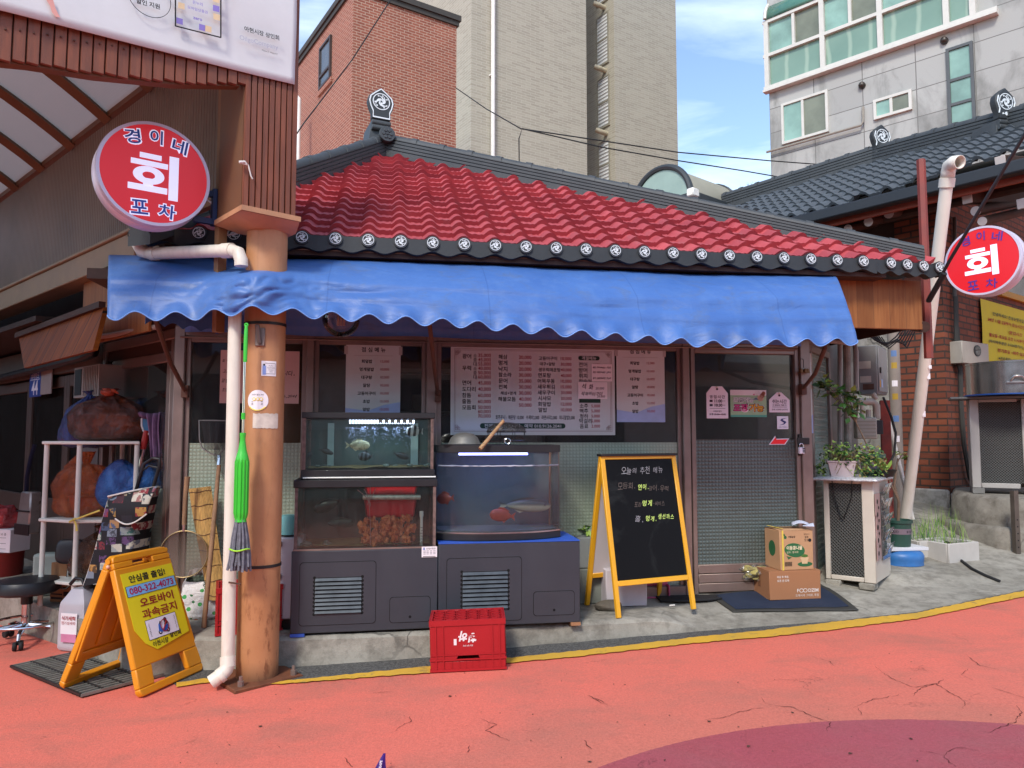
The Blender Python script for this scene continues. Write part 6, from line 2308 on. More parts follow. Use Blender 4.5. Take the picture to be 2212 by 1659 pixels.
b.tube([g0.lerp(g1,u)+(e_-g0.lerp(g1,.5))*math.sin(math.pi*u)+Vector((0,-.006,0))for u in[i/14 for i in range(15)]],.005,6)
b.tube([trol(u/48,.0)+Vector((0,-.004,0))for u in range(48)],.006,6,closed=True)
b.tube([trol(.60,v/10)+Vector((0,-.008,0))for v in range(11)],.004,6)
b.build('white_piping',m_white,T)
b=MB()
h0,h1=LP(292,1066,4.98),LP(330,1056,4.98)
b.tube([h0,LP(302,1030,4.98),LP(312,1002,4.98),LP(330,990,4.98),LP(344,992,4.98),LP(345,1004,4.98),LP(338,1028,4.98),h1],.012,8)
b.tube([LP(306,1018,4.98),LP(322,1006,4.98),LP(340,1010,4.98)],.008,8)
b.build('handle',m_black,T)
for px in(196,292):
 q=LP(px,1270,5.0)
 M_=Matrix.Translation((q.x,q.y,.055))@Matrix.Rotation(R(90),4,'Y')
 MB().lathe([(0,-.015),(.05,-.015),(.055,-.008),(.055,.008),(.05,.015),(0,.015)],n=22,M=M_).build('wheel',m_rubber,T)
q0=at(290,1065,5.15)
t=thing('flat_mop','lavender cloth mop with blue clamp leaning head up beside the rack','mop',(at(296,1290,5.15).x,5.15,.153),0)
L5=lambda px,py,Y=5.15:at(px,py,Y)-Vector(t.location)
MB().tube([L5(262,1285),L5(290,1066),L5(312,962)],.012,10).build('pole',m_chrome,t)
MB().tube([L5(309,970),L5(313,950),L5(316,930)],[.018,.022,.016],10).build('red_joint',mat('red_joint','#a82a26',.4),t)
b=MB()
b.tube([L5(313,938),L5(306,920),L5(306,905),L5(310,898)],.006,8)
b.tube([L5(318,940),L5(328,930),L5(332,915)],.006,8)
b.build('wire_loop',m_white,t)
c0,c1,c2,c3=L5(307,932),L5(330,930),L5(333,900),L5(306,898)
b=MB().add([c0,c1,c2,c3]+[v+Vector((0,.03,0))for v in(c0,c1,c2,c3)],[(3,2,1,0),(4,5,6,7),(0,1,5,4),(1,2,6,5),(2,3,7,6),(3,0,4,7)],0)
b.build('clamp',mat('mop_blue','#2f6e96',.45),t)
m_lav=mat('lavender_cloth','#7f6484',.95,var=.2,scale=30,bump=.5)
def lav(u,v):
 px=306+47*u
 top=890+4*math.sin(u*3)
 py=top+v*(98 if u>.5 else(12 if u>.05 else 10)+86*sstep(.45,.55,u))
 p=L5(px,py,5.17)
 return p+Vector((0,-.03+.02*math.sin(u*24)-.03*(1-v)*math.sin(math.pi*v),0))
MB().grid(lav,40,14).build('mop_cloth',m_lav,t,smooth=70,thick=.008)
p=on_pav(396,1262)
t=thing('scoop_net','round mesh scoop with wooden handle leaning on the window','net',(at(397,1240,4.66).x,4.66,.156),R(6))
L4=lambda px,py,Y=4.70:Matrix.Rotation(R(-6),4,'Z')@(at(px,py,Y)-Vector(t.location))
c_=L4(397,1197)
r_=48/1600*4.8
b=MB()
b.tube([c_+Vector((r_*math.cos(a),0,r_*math.sin(a)))for a in[2*math.pi*i/48 for i in range(48)]],.0045,8,closed=True)
b.build('hoop',mat('brass_wire','#8c7856',.4,metal=.7),t)
b=MB().grid(lambda u,v:c_+Vector((r_*v*math.cos(2*math.pi*u),.05*(1-v*v),r_*v*math.sin(2*math.pi*u))),40,10,0,wrap=True)
tm=NT('brown_mesh')
tm.set(Base_Color=(.12,.085,.065),Roughness=.8)
trn=tm.n.new('ShaderNodeBsdfTransparent')
ms_=tm.n.new('ShaderNodeMixShader')
ms_.inputs[0].default_value=.35
tm.l.new(tm.b.outputs[0],ms_.inputs[1])
tm.l.new(trn.outputs[0],ms_.inputs[2])
tm.l.new(ms_.outputs[0],tm.out.inputs[0])
b.build('mesh',tm.mat,t)
MB().tube([L4(397,1148),L4(398,1132)],[.009,.012],10).build('ferrule',m_steel,t)
m_oldwood=mat('weathered_wood','#8b6a4d',.75,var=.3,scale=16,stretch=(3,3,.6),dirt=.4,bump=.3)
MB().tube([L4(398,1133),L4(400,1080),L4(405,1030)],[.014,.014,.017],12).build('handle',m_oldwood,t)
t=thing('bamboo_blind','rolled out bamboo slat blind leaning against the window','blind',(at(440,1290,4.74).x,4.74,.156),0)
L4=lambda px,py,Y:at(px,py,Y)-Vector(t.location)
b=MB()
e=[((408,1056),(456,1050)),((420,1130),(466,1125)),((436,1215),(478,1212)),((450,1296),(494,1292))]
def bam(u,v):
 k=v*3
 i=min(2,int(k))
 f=k-i
 L_=[(e[i][s][0]*(1-f)+e[i+1][s][0]*f,e[i][s][1]*(1-f)+e[i+1][s][1]*f)for s in(0,1)]
 p=L4(L_[0][0]*(1-u)+L_[1][0]*u,L_[0][1]*(1-u)+L_[1][1]*u,4.83-.09*v)
 return p+Vector((0,-.035*math.sin(math.pi*u),0))
for i in range(20):
 b.tube([bam((i+.5)/20,j/8)for j in range(9)],.0042+.001*rnd.random(),6)
b.build('slats',mat('bamboo','#b08a4e',.6,var=.35,scale=20,stretch=(6,6,.6)),t)
for j in range(8):
 v=.04+.92*j/7
 MB().tube([bam(i/10,v)+Vector((0,-.007,.004*math.sin(i)))for i in range(11)],.002,5).build('binding_thread',m_rust,t)
p=on_pav(440,1356)
t=thing('landing_net','landing net with black mesh on a long wooden pole leaning on the window','net',(p.x,p.y,.156),0)
L4=lambda px,py,Y:at(px,py,Y)-Vector(t.location)
MB().tube([(0,0,0),L4(457,1180,4.6),L4(473,1005,4.74)],[.015,.0145,.013],12).build('pole',m_oldwood,t)
MB().tube([L4(472,1008,4.74),L4(474,984,4.76)],.012,10).build('ferrule',m_chrome,t)
hp=[(474,984),(455,980),(437,968),(431,950),(430,908),(460,908),(489,909),(489,960),(474,984)]
b=MB().tube([L4(x,y,4.77)for x,y in hp],.0045,6)
b.build('hoop',m_steel,t)
b=MB()
tn=NT('black_net')
tx=tn.sep()
trn=tn.n.new('ShaderNodeBsdfTransparent')
ms_=tn.n.new('ShaderNodeMixShader')
g1=tn.math('ABSOLUTE',tn.math('SINE',tn.math('MULTIPLY',tn.math('ADD',tx[0],tx[2]),330)))
g2=tn.math('ABSOLUTE',tn.math('SINE',tn.math('MULTIPLY',tn.math('SUBTRACT',tx[0],tx[2]),330)))
tn.l.new(tn.math('LESS_THAN',tn.math('MINIMUM',g1,g2),.42),ms_.inputs[0])
tn.set(Base_Color=(.02,.02,.022),Roughness=.8)
tn.l.new(trn.outputs[0],ms_.inputs[1])
tn.l.new(tn.b.outputs[0],ms_.inputs[2])
tn.l.new(ms_.outputs[0],tn.out.inputs[0])
pa,pb_,pc_,pd_=L4(431,908,4.77),L4(489,909,4.77),L4(489,972,4.77),L4(440,972,4.77)
b.grid(lambda u,v:pa.lerp(pb_,u).lerp(pd_.lerp(pc_,u),v)+Vector((.01*math.sin(v*3),-.02*math.sin(math.pi*u)*math.sin(math.pi*v),0)),12,12)
b.grid(lambda u,v:L4(462+26*u,915+v*(70+60*u),4.74)+Vector((0,.01*math.sin(u*9+v*4),0)),10,12)
b.build('mesh',tn.mat,t)
p=on_pav(418,1340)
t=thing('rice_sack','white sack with green leaf print slumped below the scoop net','sack',(p.x+.02,p.y+.10,.156),R(12))
w,h=98/1600*4.6,96/1600*4.6
def sk2(u,v):
 a=2*math.pi*u
 r=interp([(0,.82),(.08,1),(.5,1.0),(.8,.93),(.94,.82),(1,.75)],v)
 q=1/max(abs(math.cos(a)),abs(math.sin(a)))**.55
 k=1+.09*noise.noise((math.cos(a)*2,math.sin(a)*2,v*4+3))
 return(w/2*r*q*k*math.cos(a),.11*r*q*k*math.sin(a),h*v*(.93+.09*math.cos(a-1.2)))
tl=NT('leaf_print_sack')
x,y,z=tl.sep()
vv=tl.n.new('ShaderNodeTexVoronoi')
vv.inputs['Scale'].default_value=7
dd_=vv.outputs['Distance']
idc=vv.outputs['Color']
sepc=tl.n.new('ShaderNodeSeparateColor')
tl.l.new(idc,sepc.inputs[0])
grn=tl.mix(tl.math('GREATER_THAN',sepc.outputs[0],.82),tl.mix(tl.math('GREATER_THAN',sepc.outputs[1],.5),lin('#3f9a4a'),lin('#2c6b38')),lin('#c2562e'))
leaf=tl.math('MULTIPLY',tl.math('LESS_THAN',dd_,.34),tl.math('GREATER_THAN',sepc.outputs[2],.38))
cw=tl.mix(leaf,lin('#d5d0cb'),grn)
tl.set(Base_Color=cw,Roughness=.4)
tl.bump(tl.noise(9,6,.7,None,1),.8,.03)
b=MB().grid(sk2,48,24,0,wrap=True)
b.build('sack',tl.mat,t,smooth=80)
b=MB().grid(lambda u,v:(w/2*(.82-.10*v)*(2*u-1)*.9,.03*math.sin(u*20)*(1-v),h*(.90+.16*v+.05*math.sin(u*5))),24,4)
b.build('folded_top',mat('sack_top','#d5d0cb',.4,var=.06,bump=.5,bscale=20),t,thick=.004)
b=MB()
b.text('콩나물',.06,-.135,h*.80,w=.09,mi=0,bold=.03,rot=-.2)
b.build('print',mat('dark_green_ink','#1d3a26'),t,smooth=0)
t2=thing('plastic_bag','crumpled clear white bag tucked behind the scoop net','bag',(p.x-.01,p.y+.22,.156+h*.9),0)
MB().ball((0,0,.02),(.10,.06,.09),24,16,0,lambda d:1+.3*noise.noise(d*2.5)).build('film',bagmat('clear_film','#8d8a84','#b9b5ae',.25,.4),t2)
# jerrycan, cartons, bricks
p=hits(168,1381)
t=thing('jerrycan','translucent lilac white jerrycan with pink label behind the orange sign','jerrycan',(at(176,1300,4.90).x,4.90,street_z(-2.9)+.008),R(-12))
w,h=.21,.38
b=MB()
def jc(u,v):
 a=2*math.pi*u
 r=interp([(0,.90),(.04,1),(.60,1),(.78,.95),(.90,.66),(1,.45)],v)
 q=1/max(abs(math.cos(a)),abs(math.sin(a)))**.7
 return(w/2*r*q*math.cos(a),.09*r*q*math.sin(a),h*v)
b.grid(jc,48,24,0,wrap=True)
b.slab([jc(i/48,1)[:2]for i in range(48)],h-.001,h)
b.build('body',mat('milky_plastic','#b4b0b6',.35,var=.05),t,smooth=50)
MB().cyl((.05,0,h),(.05,0,h+.035),.026).build('cap',m_black,t)
MB().tube([(.03,0,h),(.0,0,h+.055),(-.05,0,h+.06),(-.09,0,h+.02)],.012,8).build('handle',m_black,t)
b=MB().box(-.06,-.1295+.03,.11,.06,-.098,.24,0).box(-.05,-.103,.06,.06,-.0985,.11,1)
b.text('식기세척',.0,-.1045,.21,w=.10,mi=2,bold=.02)
b.text('염기성세제',.0,-.1045,.18,w=.10,mi=2)
b.build('label',[m_paper,mat('pink_label','#c97c9c',.6),m_redink],t,smooth=0)
p=on_pav(140,1326)
t=thing('carton','brown cardboard carton with red round mark below the rack','carton',(at(142,1290,5.24).x,5.24,.153),R(-14))
w,h=.27,.27
m_card=mat('cardboard','#8d6240',.85,var=.1,scale=10,dirt=.12)
MB().box(-w/2,0,0,w/2,.26,h).build('body',m_card,t,bev=.003)
b=MB().disc((-.05,.14),.035,-.0015,-.0008,24,0)
b.box(-.125,-.0015,.02,-.03,-.0008,.035,1).box(-.02,-.0015,.045,.11,-.0008,.075,1).box(-.125,-.0015,.05,-.03,-.0008,.06,1).box(.02,-.0015,.19,.06,-.0008,.22,1)
b.text('취급주의',.06,-.0015,.13,w=.07,mi=0)
b.build('print',[m_redink,m_ink],t,smooth=0)
p=on_pav(66,1300)
t=thing('paper_sack','greenish white paper sack half hidden behind the round stool','sack',(p.x,p.y+.2,.153),R(10))
MB().box(-.12,0,0,.12,.12,.30).build('body',mat('pale_green_paper','#8d9a92',.7,var=.12,bump=.4,bscale=20),t,bev=.02,seg=2)
BR=None
m_oldbrick=mat('old_brick','#6f5a4c',.9,var=.35,scale=12,dirt=.5,bump=.5)
for i,(px,py)in enumerate(((205,1343),(232,1352),(259,1361))):
 p=hits(px,py)
 if BR is None:
  BR=thing('loose_brick','weathered brick at the left end of the row under the carton','brick',(p.x,p.y+.05,street_z(p.x)+.005),R(-40),'bricks along the alley step')
  MB().box(-.095,-.045,0,.095,.045,.058).build('block',m_oldbrick,BR,bev=.008,seg=2)
 else:
  dup(BR,(p.x,p.y+.05,street_z(p.x)+.005),R(-40+5*i),['','weathered brick in the middle of the row beside the jerrycan','weathered brick at the right end of the row behind the orange sign'][i])
p=hits(54,1388)
ST=thing('wheeled_stool','black padded round stool with backrest on chromed castors','stool',(p.x,p.y,street_z(p.x)+.004),R(-15))
zs=at(45,1252,p.y).z-ST.location.z
rs=62/1600*p.y
m_pad=mat('black_vinyl','#1b1b1e',.42,var=.12,bump=.15)
MB().lathe([(0,zs-.085),(rs*.9,zs-.085),(rs,zs-.07),(rs*1.0,zs-.025),(rs*.93,zs),(rs*.4,zs+.008),(0,zs+.006)],n=40).build('seat',m_pad,ST)
MB().tube([(0,0,.10),(0,0,zs-.15)],.028,16).build('post',m_chrome,ST)
MB().tube([(0,0,zs-.16),(0,0,zs-.08)],.035,16).build('collar',m_black,ST)
b=MB().tube([(.205*math.cos(a),.205*math.sin(a),.135)for a in[2*math.pi*i/40 for i in range(40)]],.009,8,closed=True)
for k in range(3):
 a=k*2.09+.4
 b.tube([(0,0,.13),(.205*math.cos(a),.205*math.sin(a),.135)],.006,6)
b.build('foot_ring',m_chrome,ST)
for k in range(5):
 a=k*2*math.pi/5+.35
 c,s=math.cos(a),math.sin(a)
 g=MB().tube([(0,0,.115),(.13*c,.13*s,.105),(.205*c,.205*s,.09),(.225*c,.225*s,.06)],[.02,.017,.014,.01],8).build('leg',m_chrome,ST)
 b=MB()
 for sd in(-1,1):
  M_=Matrix.Translation((.225*c-s*.018*sd,.225*s+c*.018*sd,.028))@Matrix.Rotation(a+math.pi/2,4,'Z')@Matrix.Rotation(R(90),4,'Y')
  b.lathe([(0,-.010),(.026,-.010),(.028,-.005),(.028,.005),(.026,.010),(0,.010)],n=20,M=M_)
 b.box(.21*c-.01,.21*s-.01,.035,.21*c+.02,.21*s+.02,.06)
 b.build('castor',m_rubber,g)
zb_=at(120,1190,p.y+.1).z-ST.location.z
b=MB()
for dx in(-.03,.03):
 b.tube([(.02+dx,.10,zs-.08),(.13+dx,.16,zs-.08),(.185+dx,.17,zs-.02),(.20+dx,.165,zb_)],.008,8)
b.build('back_rods',m_chrome,ST)
b=MB()
M_=Matrix.Translation((.20,.14,zb_))@Matrix.Rotation(R(25),4,'Z')@Matrix.Rotation(R(-8),4,'X')
k0=len(b.v)
def bk_(u,v):
 a,p_=2*math.pi*u,math.pi*(v-.5)
 d=Vector((math.cos(a)*math.cos(p_),math.sin(a)*math.cos(p_),math.sin(p_)))
 d=Vector([math.copysign(abs(q)**.6,q)for q in d])
 return M_@Vector((d.x*.092,d.y*.026,d.z*.085))
b.grid(bk_,32,18,0,wrap=True)
b.build('backrest',m_pad,ST)
YT_=6.3
p=at(8,1290,YT_)
t=thing('red_tub','dark red plastic tub at the left edge behind the stool','tub',(p.x-.02,YT_,-.1),0)
zt_=at(10,1190,YT_).z+.1
MB().lathe([(0,0),(.13,0),(.14,.1),(.15,zt_-.02),(.16,zt_),(.14,zt_),(.12,.05),(0,.03)],n=32).build('body',mat('dark_red_plastic','#7a1712',.5),t)
t2=thing('paper_carton','white printed carton lying on the dark red tub','carton',(p.x+.0,YT_,-.1+zt_+.002),R(-12))
MB().box(-.2,-.1,0,.14,.1,.19).build('body',m_paper,t2,bev=.003)
b=MB()
for i in range(3):
 b.box(-.15,-.1015,.03+.045*i,.10,-.1008,.0325+.045*i,0)
b.box(-.02,-.1015,.045,.03,-.1008,.06,0)
b.text('영 수 증',.06,-.1015,.15,w=.08,mi=0)
b.build('print',m_ink,t2,smooth=0)
t3=thing('plastic_bag','crumpled bright red bag on the white carton at the left edge','bag',(p.x-.06,YT_,-.1+zt_+.195),0)
MB().ball((0,0,.07),(.16,.1,.12),24,16,0,lambda d:1+.28*noise.noise(d*2.1)).build('film',bagmat('red_film','#8a0f14','#b51c20',.3,0),t3)
p=at(58,1105,5.6)
t=thing('cool_bag','silver and black insulated bag hanging in the dark alley shop front','bag',(p.x,5.6,p.z),R(-30))
b=MB()
b.prism([(-.10,-.16),(.09,-.16),(.10,.15),(-.04,.15)],-.03,.05,0)
b.build('body',mat('silver_foil','#8f8a86',.3,metal=.5,var=.2,bump=.5,bscale=25),t,bev=.01)
b=MB().box(-.10,-.035,-.17,.10,-.029,-.09)
b.box(-.075,-.035,-.0,.095,-.03,.012)
b.build('panel',m_black,t)
MB().tube([(-.02,0,.15),(.0,-.01,.26),(.02,.0,.40),(.03,.02,.5)],.016,8,flat=.4).build('strap',mat('navy_cloth','#161a33',.9),t)
# orange folding sign
pa,pb_=hits(298,1512),hits(437,1448)
wdir=(pb_-pa)
W=wdir.length
wd=wdir.normalized()
back0=hits(137,1494)
off=(back0-pa)
offp=off-wd*off.dot(wd)
Dp=offp.length
org=pa.lerp(pb_,.5)+offp*.5
th=math.atan2(wd.y,wd.x)
FS=thing('folding_sign','orange plastic folding floor sign with yellow notice about motorbikes','sign',(org.x,org.y,street_z(org.x)+.012),th)
topz=at(276,1193,(pa.lerp(pb_,.5)+offp*.45).y).z-FS.location.z
m_or=mat('orange_plastic','#d48a16',.42,var=.07,scale=4,dirt=.14,dirtc=(.25,.13,.03))
Hs=math.hypot(topz,Dp/2)
def leaf(front):
 b=MB()
 a=W/2
 def rr(x0,z0,x1,z1,r,k=5):
  o=[]
  for cx,cz,s0 in((x1-r,z1-r,0),(x0+r,z1-r,90),(x0+r,z0+r,180),(x1-r,z0+r,270)):
   o+=[(cx+r*math.cos(R(s0+90*i/k)),cz+r*math.sin(R(s0+90*i/k)))for i in range(k+1)]
  return o
 hz0,hz1,hx=Hs*.905,Hs*.95,.075
 fz0,fz1,fx0=Hs*.055,Hs*.19,.13 if front else .15
 T0,T1=-.018,.018
 b.prism([(-a+.02,0),(a-.02,0),(a-.005,.02),(a-.004,fz0),(-a+.004,fz0),(-a+.005,.02)],T0,T1)
 b.prism([(-a+.004,fz0),(-fx0,fz0),(-fx0+.012,fz1),(-a+.012,fz1)],T0,T1)
 b.prism([(fx0,fz0),(a-.004,fz0),(a-.012,fz1),(fx0-.012,fz1)],T0,T1)
 b.prism([(-a+.012,fz1),(a-.012,fz1),(a-.035,hz0),(-a+.035,hz0)],T0+.0,T1)
 b.prism([(-a+.035,hz0),(-hx,hz0),(-hx+.006,hz1),(-a+.038,hz1)],T0,T1)
 b.prism([(hx,hz0),(a-.035,hz0),(a-.038,hz1),(hx-.006,hz1)],T0,T1)
 b.prism([(-a+.038,hz1),(a-.038,hz1),(a-.045,Hs-.01),(a-.06,Hs),(-a+.06,Hs),(-a+.045,Hs-.01)],T0,T1)
 return b
tl_=math.atan2(Dp/2,topz)
for fr_ in(1,-1):
 b=leaf(fr_>0)
 o=b.build('panel',m_or,FS,bev=.006,seg=2)
 base=Vector((0,-Dp/2*fr_,0))
 M_=Matrix.Translation(base)@Matrix.Rotation(-tl_*fr_,4,'X')
 o.matrix_local=M_
 if fr_<0:
  r_=MB()
  a=W/2
  for x in(-a+.02,a-.045):
   r_.box(x,-.034,Hs*.22,x+.025,-.018,Hs*.92)
  for x in(-.10,.0,.10):
   r_.box(x-.012,-.030,Hs*.30,x+.012,-.018,Hs*.85)
  r_.box(-a+.045,-.030,Hs*.24,a-.045,-.018,Hs*.28)
  r_.build('stiffening_rib',m_or,o,bev=.004)
 else:
  FP=o
MB().tube([(-W/2+.03,0,topz-.02),(W/2-.03,0,topz-.02)],.016,10).build('hinge',m_or,FS)
for x in(-W/2+.035,W/2-.035):
 MB().ball((x-.012 if x<0 else x+.012,-.012,topz-.045),.010,10,8).build('pivot_pin',mat('pale_pin','#d8a888',.5),FS)
NY=-.020
nw0,nw1=-W/2+.062,W/2-.045
nz0,nz1=Hs*.27,Hs*.86
b=MB()
b.prism([(nw0+.12,nz0),(nw1,nz0+.035),(nw1,nz1),(nw0,nz1),(nw0+.0,nz0+.13),(nw0+.05,nz0+.05)],NY-.0015,NY)
notice=b.build('notice',mat('yellow_notice','#dfcf1e',.45,var=.04),FP,smooth=0)
b=MB()
cxn=(nw0+nw1)/2
hN=nz1-nz0
yn=NY-.003
wN=nw1-nw0
b.text('안심콜 출입!',cxn-.01,yn,nz1-.085*hN,w=.70*wN,h=.092*hN,mi=0,bold=.025)
b.box(nw0+.01,yn,nz1-.30*hN,nw1-.004,yn+.001,nz1-.165*hN,2)
b.box(nw0+.014,yn-.001,nz1-.295*hN,nw1-.008,yn,nz1-.17*hN,3)
b.text('080-322-4073',cxn+.002,yn-.002,nz1-.232*hN,w=.86*wN,h=.085*hN,mi=4,bold=.02)
b.text('오토바이',cxn+.015,yn,nz1-.40*hN,w=.66*wN,h=.115*hN,mi=1,bold=.028)
b.text('과속금지',cxn+.015,yn,nz1-.545*hN,w=.68*wN,h=.115*hN,mi=1,bold=.022)
pz0,pz1=nz1-.865*hN,nz1-.63*hN
px0,px1=cxn-.105,cxn+.115
b.box(px0-.003,yn,pz0-.003,px1+.003,yn+.0005,pz1+.003,0)
b.box(px0,yn-.001,pz0,px1,yn,pz1,5)
sc_=(pz1-pz0)
cxp,czp=(px0+px1)/2,(pz0+pz1)/2
ys=yn-.002
for cx,r in((-.26,.13),(.30,.13)):
 b.disc((cxp+cx*sc_,czp-.27*sc_),r*sc_,ys,ys+.0005,18,0)
 b.disc((cxp+cx*sc_,czp-.27*sc_),r*.45*sc_,ys-.0006,ys,14,5)
b.prism([(cxp+x*sc_,czp+z*sc_)for x,z in((-.36,-.22),(-.20,-.30),(.18,-.30),(.38,-.12),(.36,.02),(.08,.0),(.02,-.14),(-.12,-.14),(-.2,.16),(-.28,.16))],ys-.0008,ys,6)
b.prism([(cxp+x*sc_,czp+z*sc_)for x,z in((.10,.02),(.34,.04),(.32,.12),(.12,.10))],ys-.0012,ys,0)
b.disc((cxp+.24*sc_,czp+.30*sc_),.11*sc_,ys-.001,ys,16,7)
b.prism([(cxp+x*sc_,czp+z*sc_)for x,z in((.14,.06),(.34,.08),(.34,.22),(.16,.22))],ys-.0014,ys,7)
b.bar((cxp-.22*sc_,ys-.001,czp+.15*sc_),(cxp-.12*sc_,ys-.001,czp+.28*sc_),.004,.003,0)
b.ring((cxp+.12*sc_,czp+.0),.29*sc_,.34*sc_,ys-.0022,ys-.0014,36,1,.86,1.0)
b.bar((cxp-.06*sc_,ys-.002,czp-.22*sc_),(cxp+.30*sc_,ys-.002,czp+.22*sc_),.006,.003,1)
b.text('이륜차량 통행금지',px0+.016,ys,czp-.02*sc_,w=.7*sc_,mi=0,rot=-math.pi/2)
b.text('보행자 안전을 위해',px1-.014,ys,czp+.03*sc_,w=.7*sc_,mi=0,rot=-math.pi/2)
b.text('아현시장',cxn-.035,yn,nz1-.955*hN+.012,w=.30*wN,mi=0,shear=.1,bold=.015)
b.text('상인회',cxn+.080,yn,nz1-.915*hN+.012,w=.23*wN,mi=0,bold=.03)
b.prism([(cxn-.085+x,nz1-.905*hN+.012+z)for x,z in((0,.02),(.015,.0),(.04,.0),(.058,.024),(.035,.010),(.016,.012))],yn,yn+.0005,8)
b.build('print',[m_ink,mat('dark_red_print','#8f1418',.6),m_ink,mat('pale_blue_print','#7ab0dc',.5),mat('crimson_print','#a3174a',.6),m_signwhite,mat('scooter_blue','#2a62b8',.5),mat('figure_dark','#3a2430',.6),mat('logo_green','#2f6b3a',.6)],FP,smooth=0)
# chalkboard and what stands behind it
fl,frt=on_pav(1303,1338),on_pav(1479,1331)
W=(frt-fl).length
cb_a=math.atan2(frt.y-fl.y,frt.x-fl.x)
mid=(fl+frt)/2
zt=at(1362,981,mid.y+.20).z
CBD=thing('chalkboard','yellow framed chalkboard easel with chalked menu in white and lime','chalkboard',(mid.x,mid.y+.20,.157),cb_a)
H=zt-.157
m_yel=mat('yellow_painted_aluminium','#dfa31c',.38,var=.05,dirt=.06)
tilt=math.atan2(.20,H)
Lg=math.hypot(.20,H)
a=W/2-.005
for fr_ in(1,-1):
 M_=Matrix.Translation((0,-.20*fr_,0))@Matrix.Rotation(-tilt*fr_,4,'X')
 f_w=.034
 tz=Lg
 b=MB()
 ta=a*.985
 for sx in(-1,1):
  b.bar((sx*(a-.017),0,0),(sx*(ta-.017),0,tz),f_w,.022,up=(0,1,0))
 zr=Lg*.20
 b.box(-a+.034,-.011,tz-.035,a-.034,.011,tz).box(-a+.034,-.011,zr-.018,a-.034,.011,zr+.016)
 o=b.build('frame',m_yel,CBD,bev=.003)
 o.matrix_local=M_
 b=MB().box(-a+.036,-.004 if fr_>0 else-.006,zr+.016,a-.036,.006,tz-.035)
 tb=NT('blackboard' if fr_>0 else 'board_back')
 if fr_>0:
  sm=tb.ramp(tb.noise(3.0,6,.65,tb.scaled(1,1,.8),1.0),(.52,0.0),(.75,1.0))
  zz_=tb.sep()[2]
  tb.set(Base_Color=tb.mix(tb.math('MULTIPLY',sm,.5),(.009,.009,.010),(.045,.05,.05)),Roughness=.30)
  tb.b.inputs['Specular IOR Level'].default_value=.05
 else:
  tb.set(Base_Color=(.55,.5,.5),Roughness=.7)
 bo=b.build('board',tb.mat,o,smooth=0)
 if fr_>0:
  chm=[mat('white_chalk','#97979c',.9,var=.2,scale=60),mat('faint_chalk','#625853',.9,var=.3,scale=60),mat('lime_chalk','#c9e67a',.9,var=.1,scale=60)]
  w0,z0=2*a-.072,tz-.035
  zz=lambda py:z0-(py-991)/(1250-991)*(z0-zr-.016)
  xx=lambda px:(px-1369)/172*w0
  ych=-.0055
  for s_,px,py,wpx,mi,sh in(('오늘의 추천 메뉴',1374,1017,100,0,.2),('모듬회,',1330,1050,42,1,.15),('연어,',1372,1053,26,2,.2),('광어,',1398,1056,26,1,.2),('우럭',1425,1059,22,1,.1),('포장',1353,1092,18,1,.1),('멍게',1377,1091,25,2,.15),('·써비스',1406,1091,27,1,.15),('홀,',1352,1124,20,0,.1),('멍게,',1382,1124,26,2,.15),('생선까스',1420,1121,38,2,.2)):
   MB().hand(s_,xx(px),ych,zz(py),wpx/172*w0*1.08,0,-.004 if mi!=2 else .010,seed=px).build('chalk_writing',chm[mi],bo,smooth=0)
MB().box(-a,-.03,H-.012,a,.03,H+.004).build('hinge',m_black,CBD,bev=.003)
p=on_pav(1350,1312)
t=thing('foam_box','white foam box standing on the step behind the chalkboard','box',(p.x,p.y+.01,.157),R(9))
MB().box(-.13,0,0,.16,.2,.25).build('body',mat('white_foam','#bdb6ba',.85,var=.06,bump=.3,bscale=150),t,bev=.006)
p=on_pav(1265,1318)
t=thing('foam_box','upper grey foam box in the stack left of the chalkboard','box',(p.x+.03,p.y+.18,.157+.24),R(9))
MB().box(-.06,0,0,.2,.2,.21).build('body',mat('grey_foam','#7d817e',.85,var=.12,dirt=.3,bump=.3,bscale=150),t,bev=.006)
t=thing('foam_box','lower grey foam box in the stack left of the chalkboard','box',(p.x+.03,p.y+.17,.157),R(8))
MB().box(-.06,0,0,.2,.22,.237).build('body',mat('grey_foam_dirty','#73776f',.85,var=.15,dirt=.4,bump=.3,bscale=150),t,bev=.006)
p=on_pav(1318,1322)
t=thing('stone','dirty rounded stone beside the front leg of the chalkboard','stone',(p.x,p.y+.05,.155),R(10))
MB().ball((0,0,.03),(.095,.06,.04),24,14,0,lambda d:1+.16*noise.noise(d*1.6)).build('rock',mat('grey_stone','#5d564b',.9,var=.3,scale=12,dirt=.4,bump=.5),t)
p=on_pav(1423,1296)
t=thing('pink_dustpan','pink plastic dustpan standing behind the right side of the chalkboard','dustpan',(p.x,p.y+.1,.157),R(6))
m_pink=mat('pink_plastic','#c5567c',.4,var=.06)
b=MB().box(-.10,0,0,.09,.012,.15).box(-.10,-.05,0,-.088,0,.09).box(.078,-.05,0,.09,0,.09).box(-.10,-.06,0,.09,0,.010)
b.build('pan',m_pink,t,bev=.006,seg=2)
MB().tube([(0,.006,.15),(0,.01,.30)],.014,10).build('handle',m_pink,t)
p=on_pav(1500,1298)
t=thing('rubber_sheet','black ragged rubber sheet on the ground by the door post','sheet',(p.x,p.y,.160),R(8))
b=MB().slab([(-.26,-.04),(-.1,-.07),(.1,-.055),(.20,-.02),(.16,.03),(.24,.06),(.1,.1),(-.25,.1)],0,.012)
b.build('sheet',m_rubber,t,bev=.003)
p=on_pav(1452,1317)
t=thing('chalk_stick','short white stick of chalk lying between the chalkboard legs','chalk',(p.x,p.y,.163),R(20))
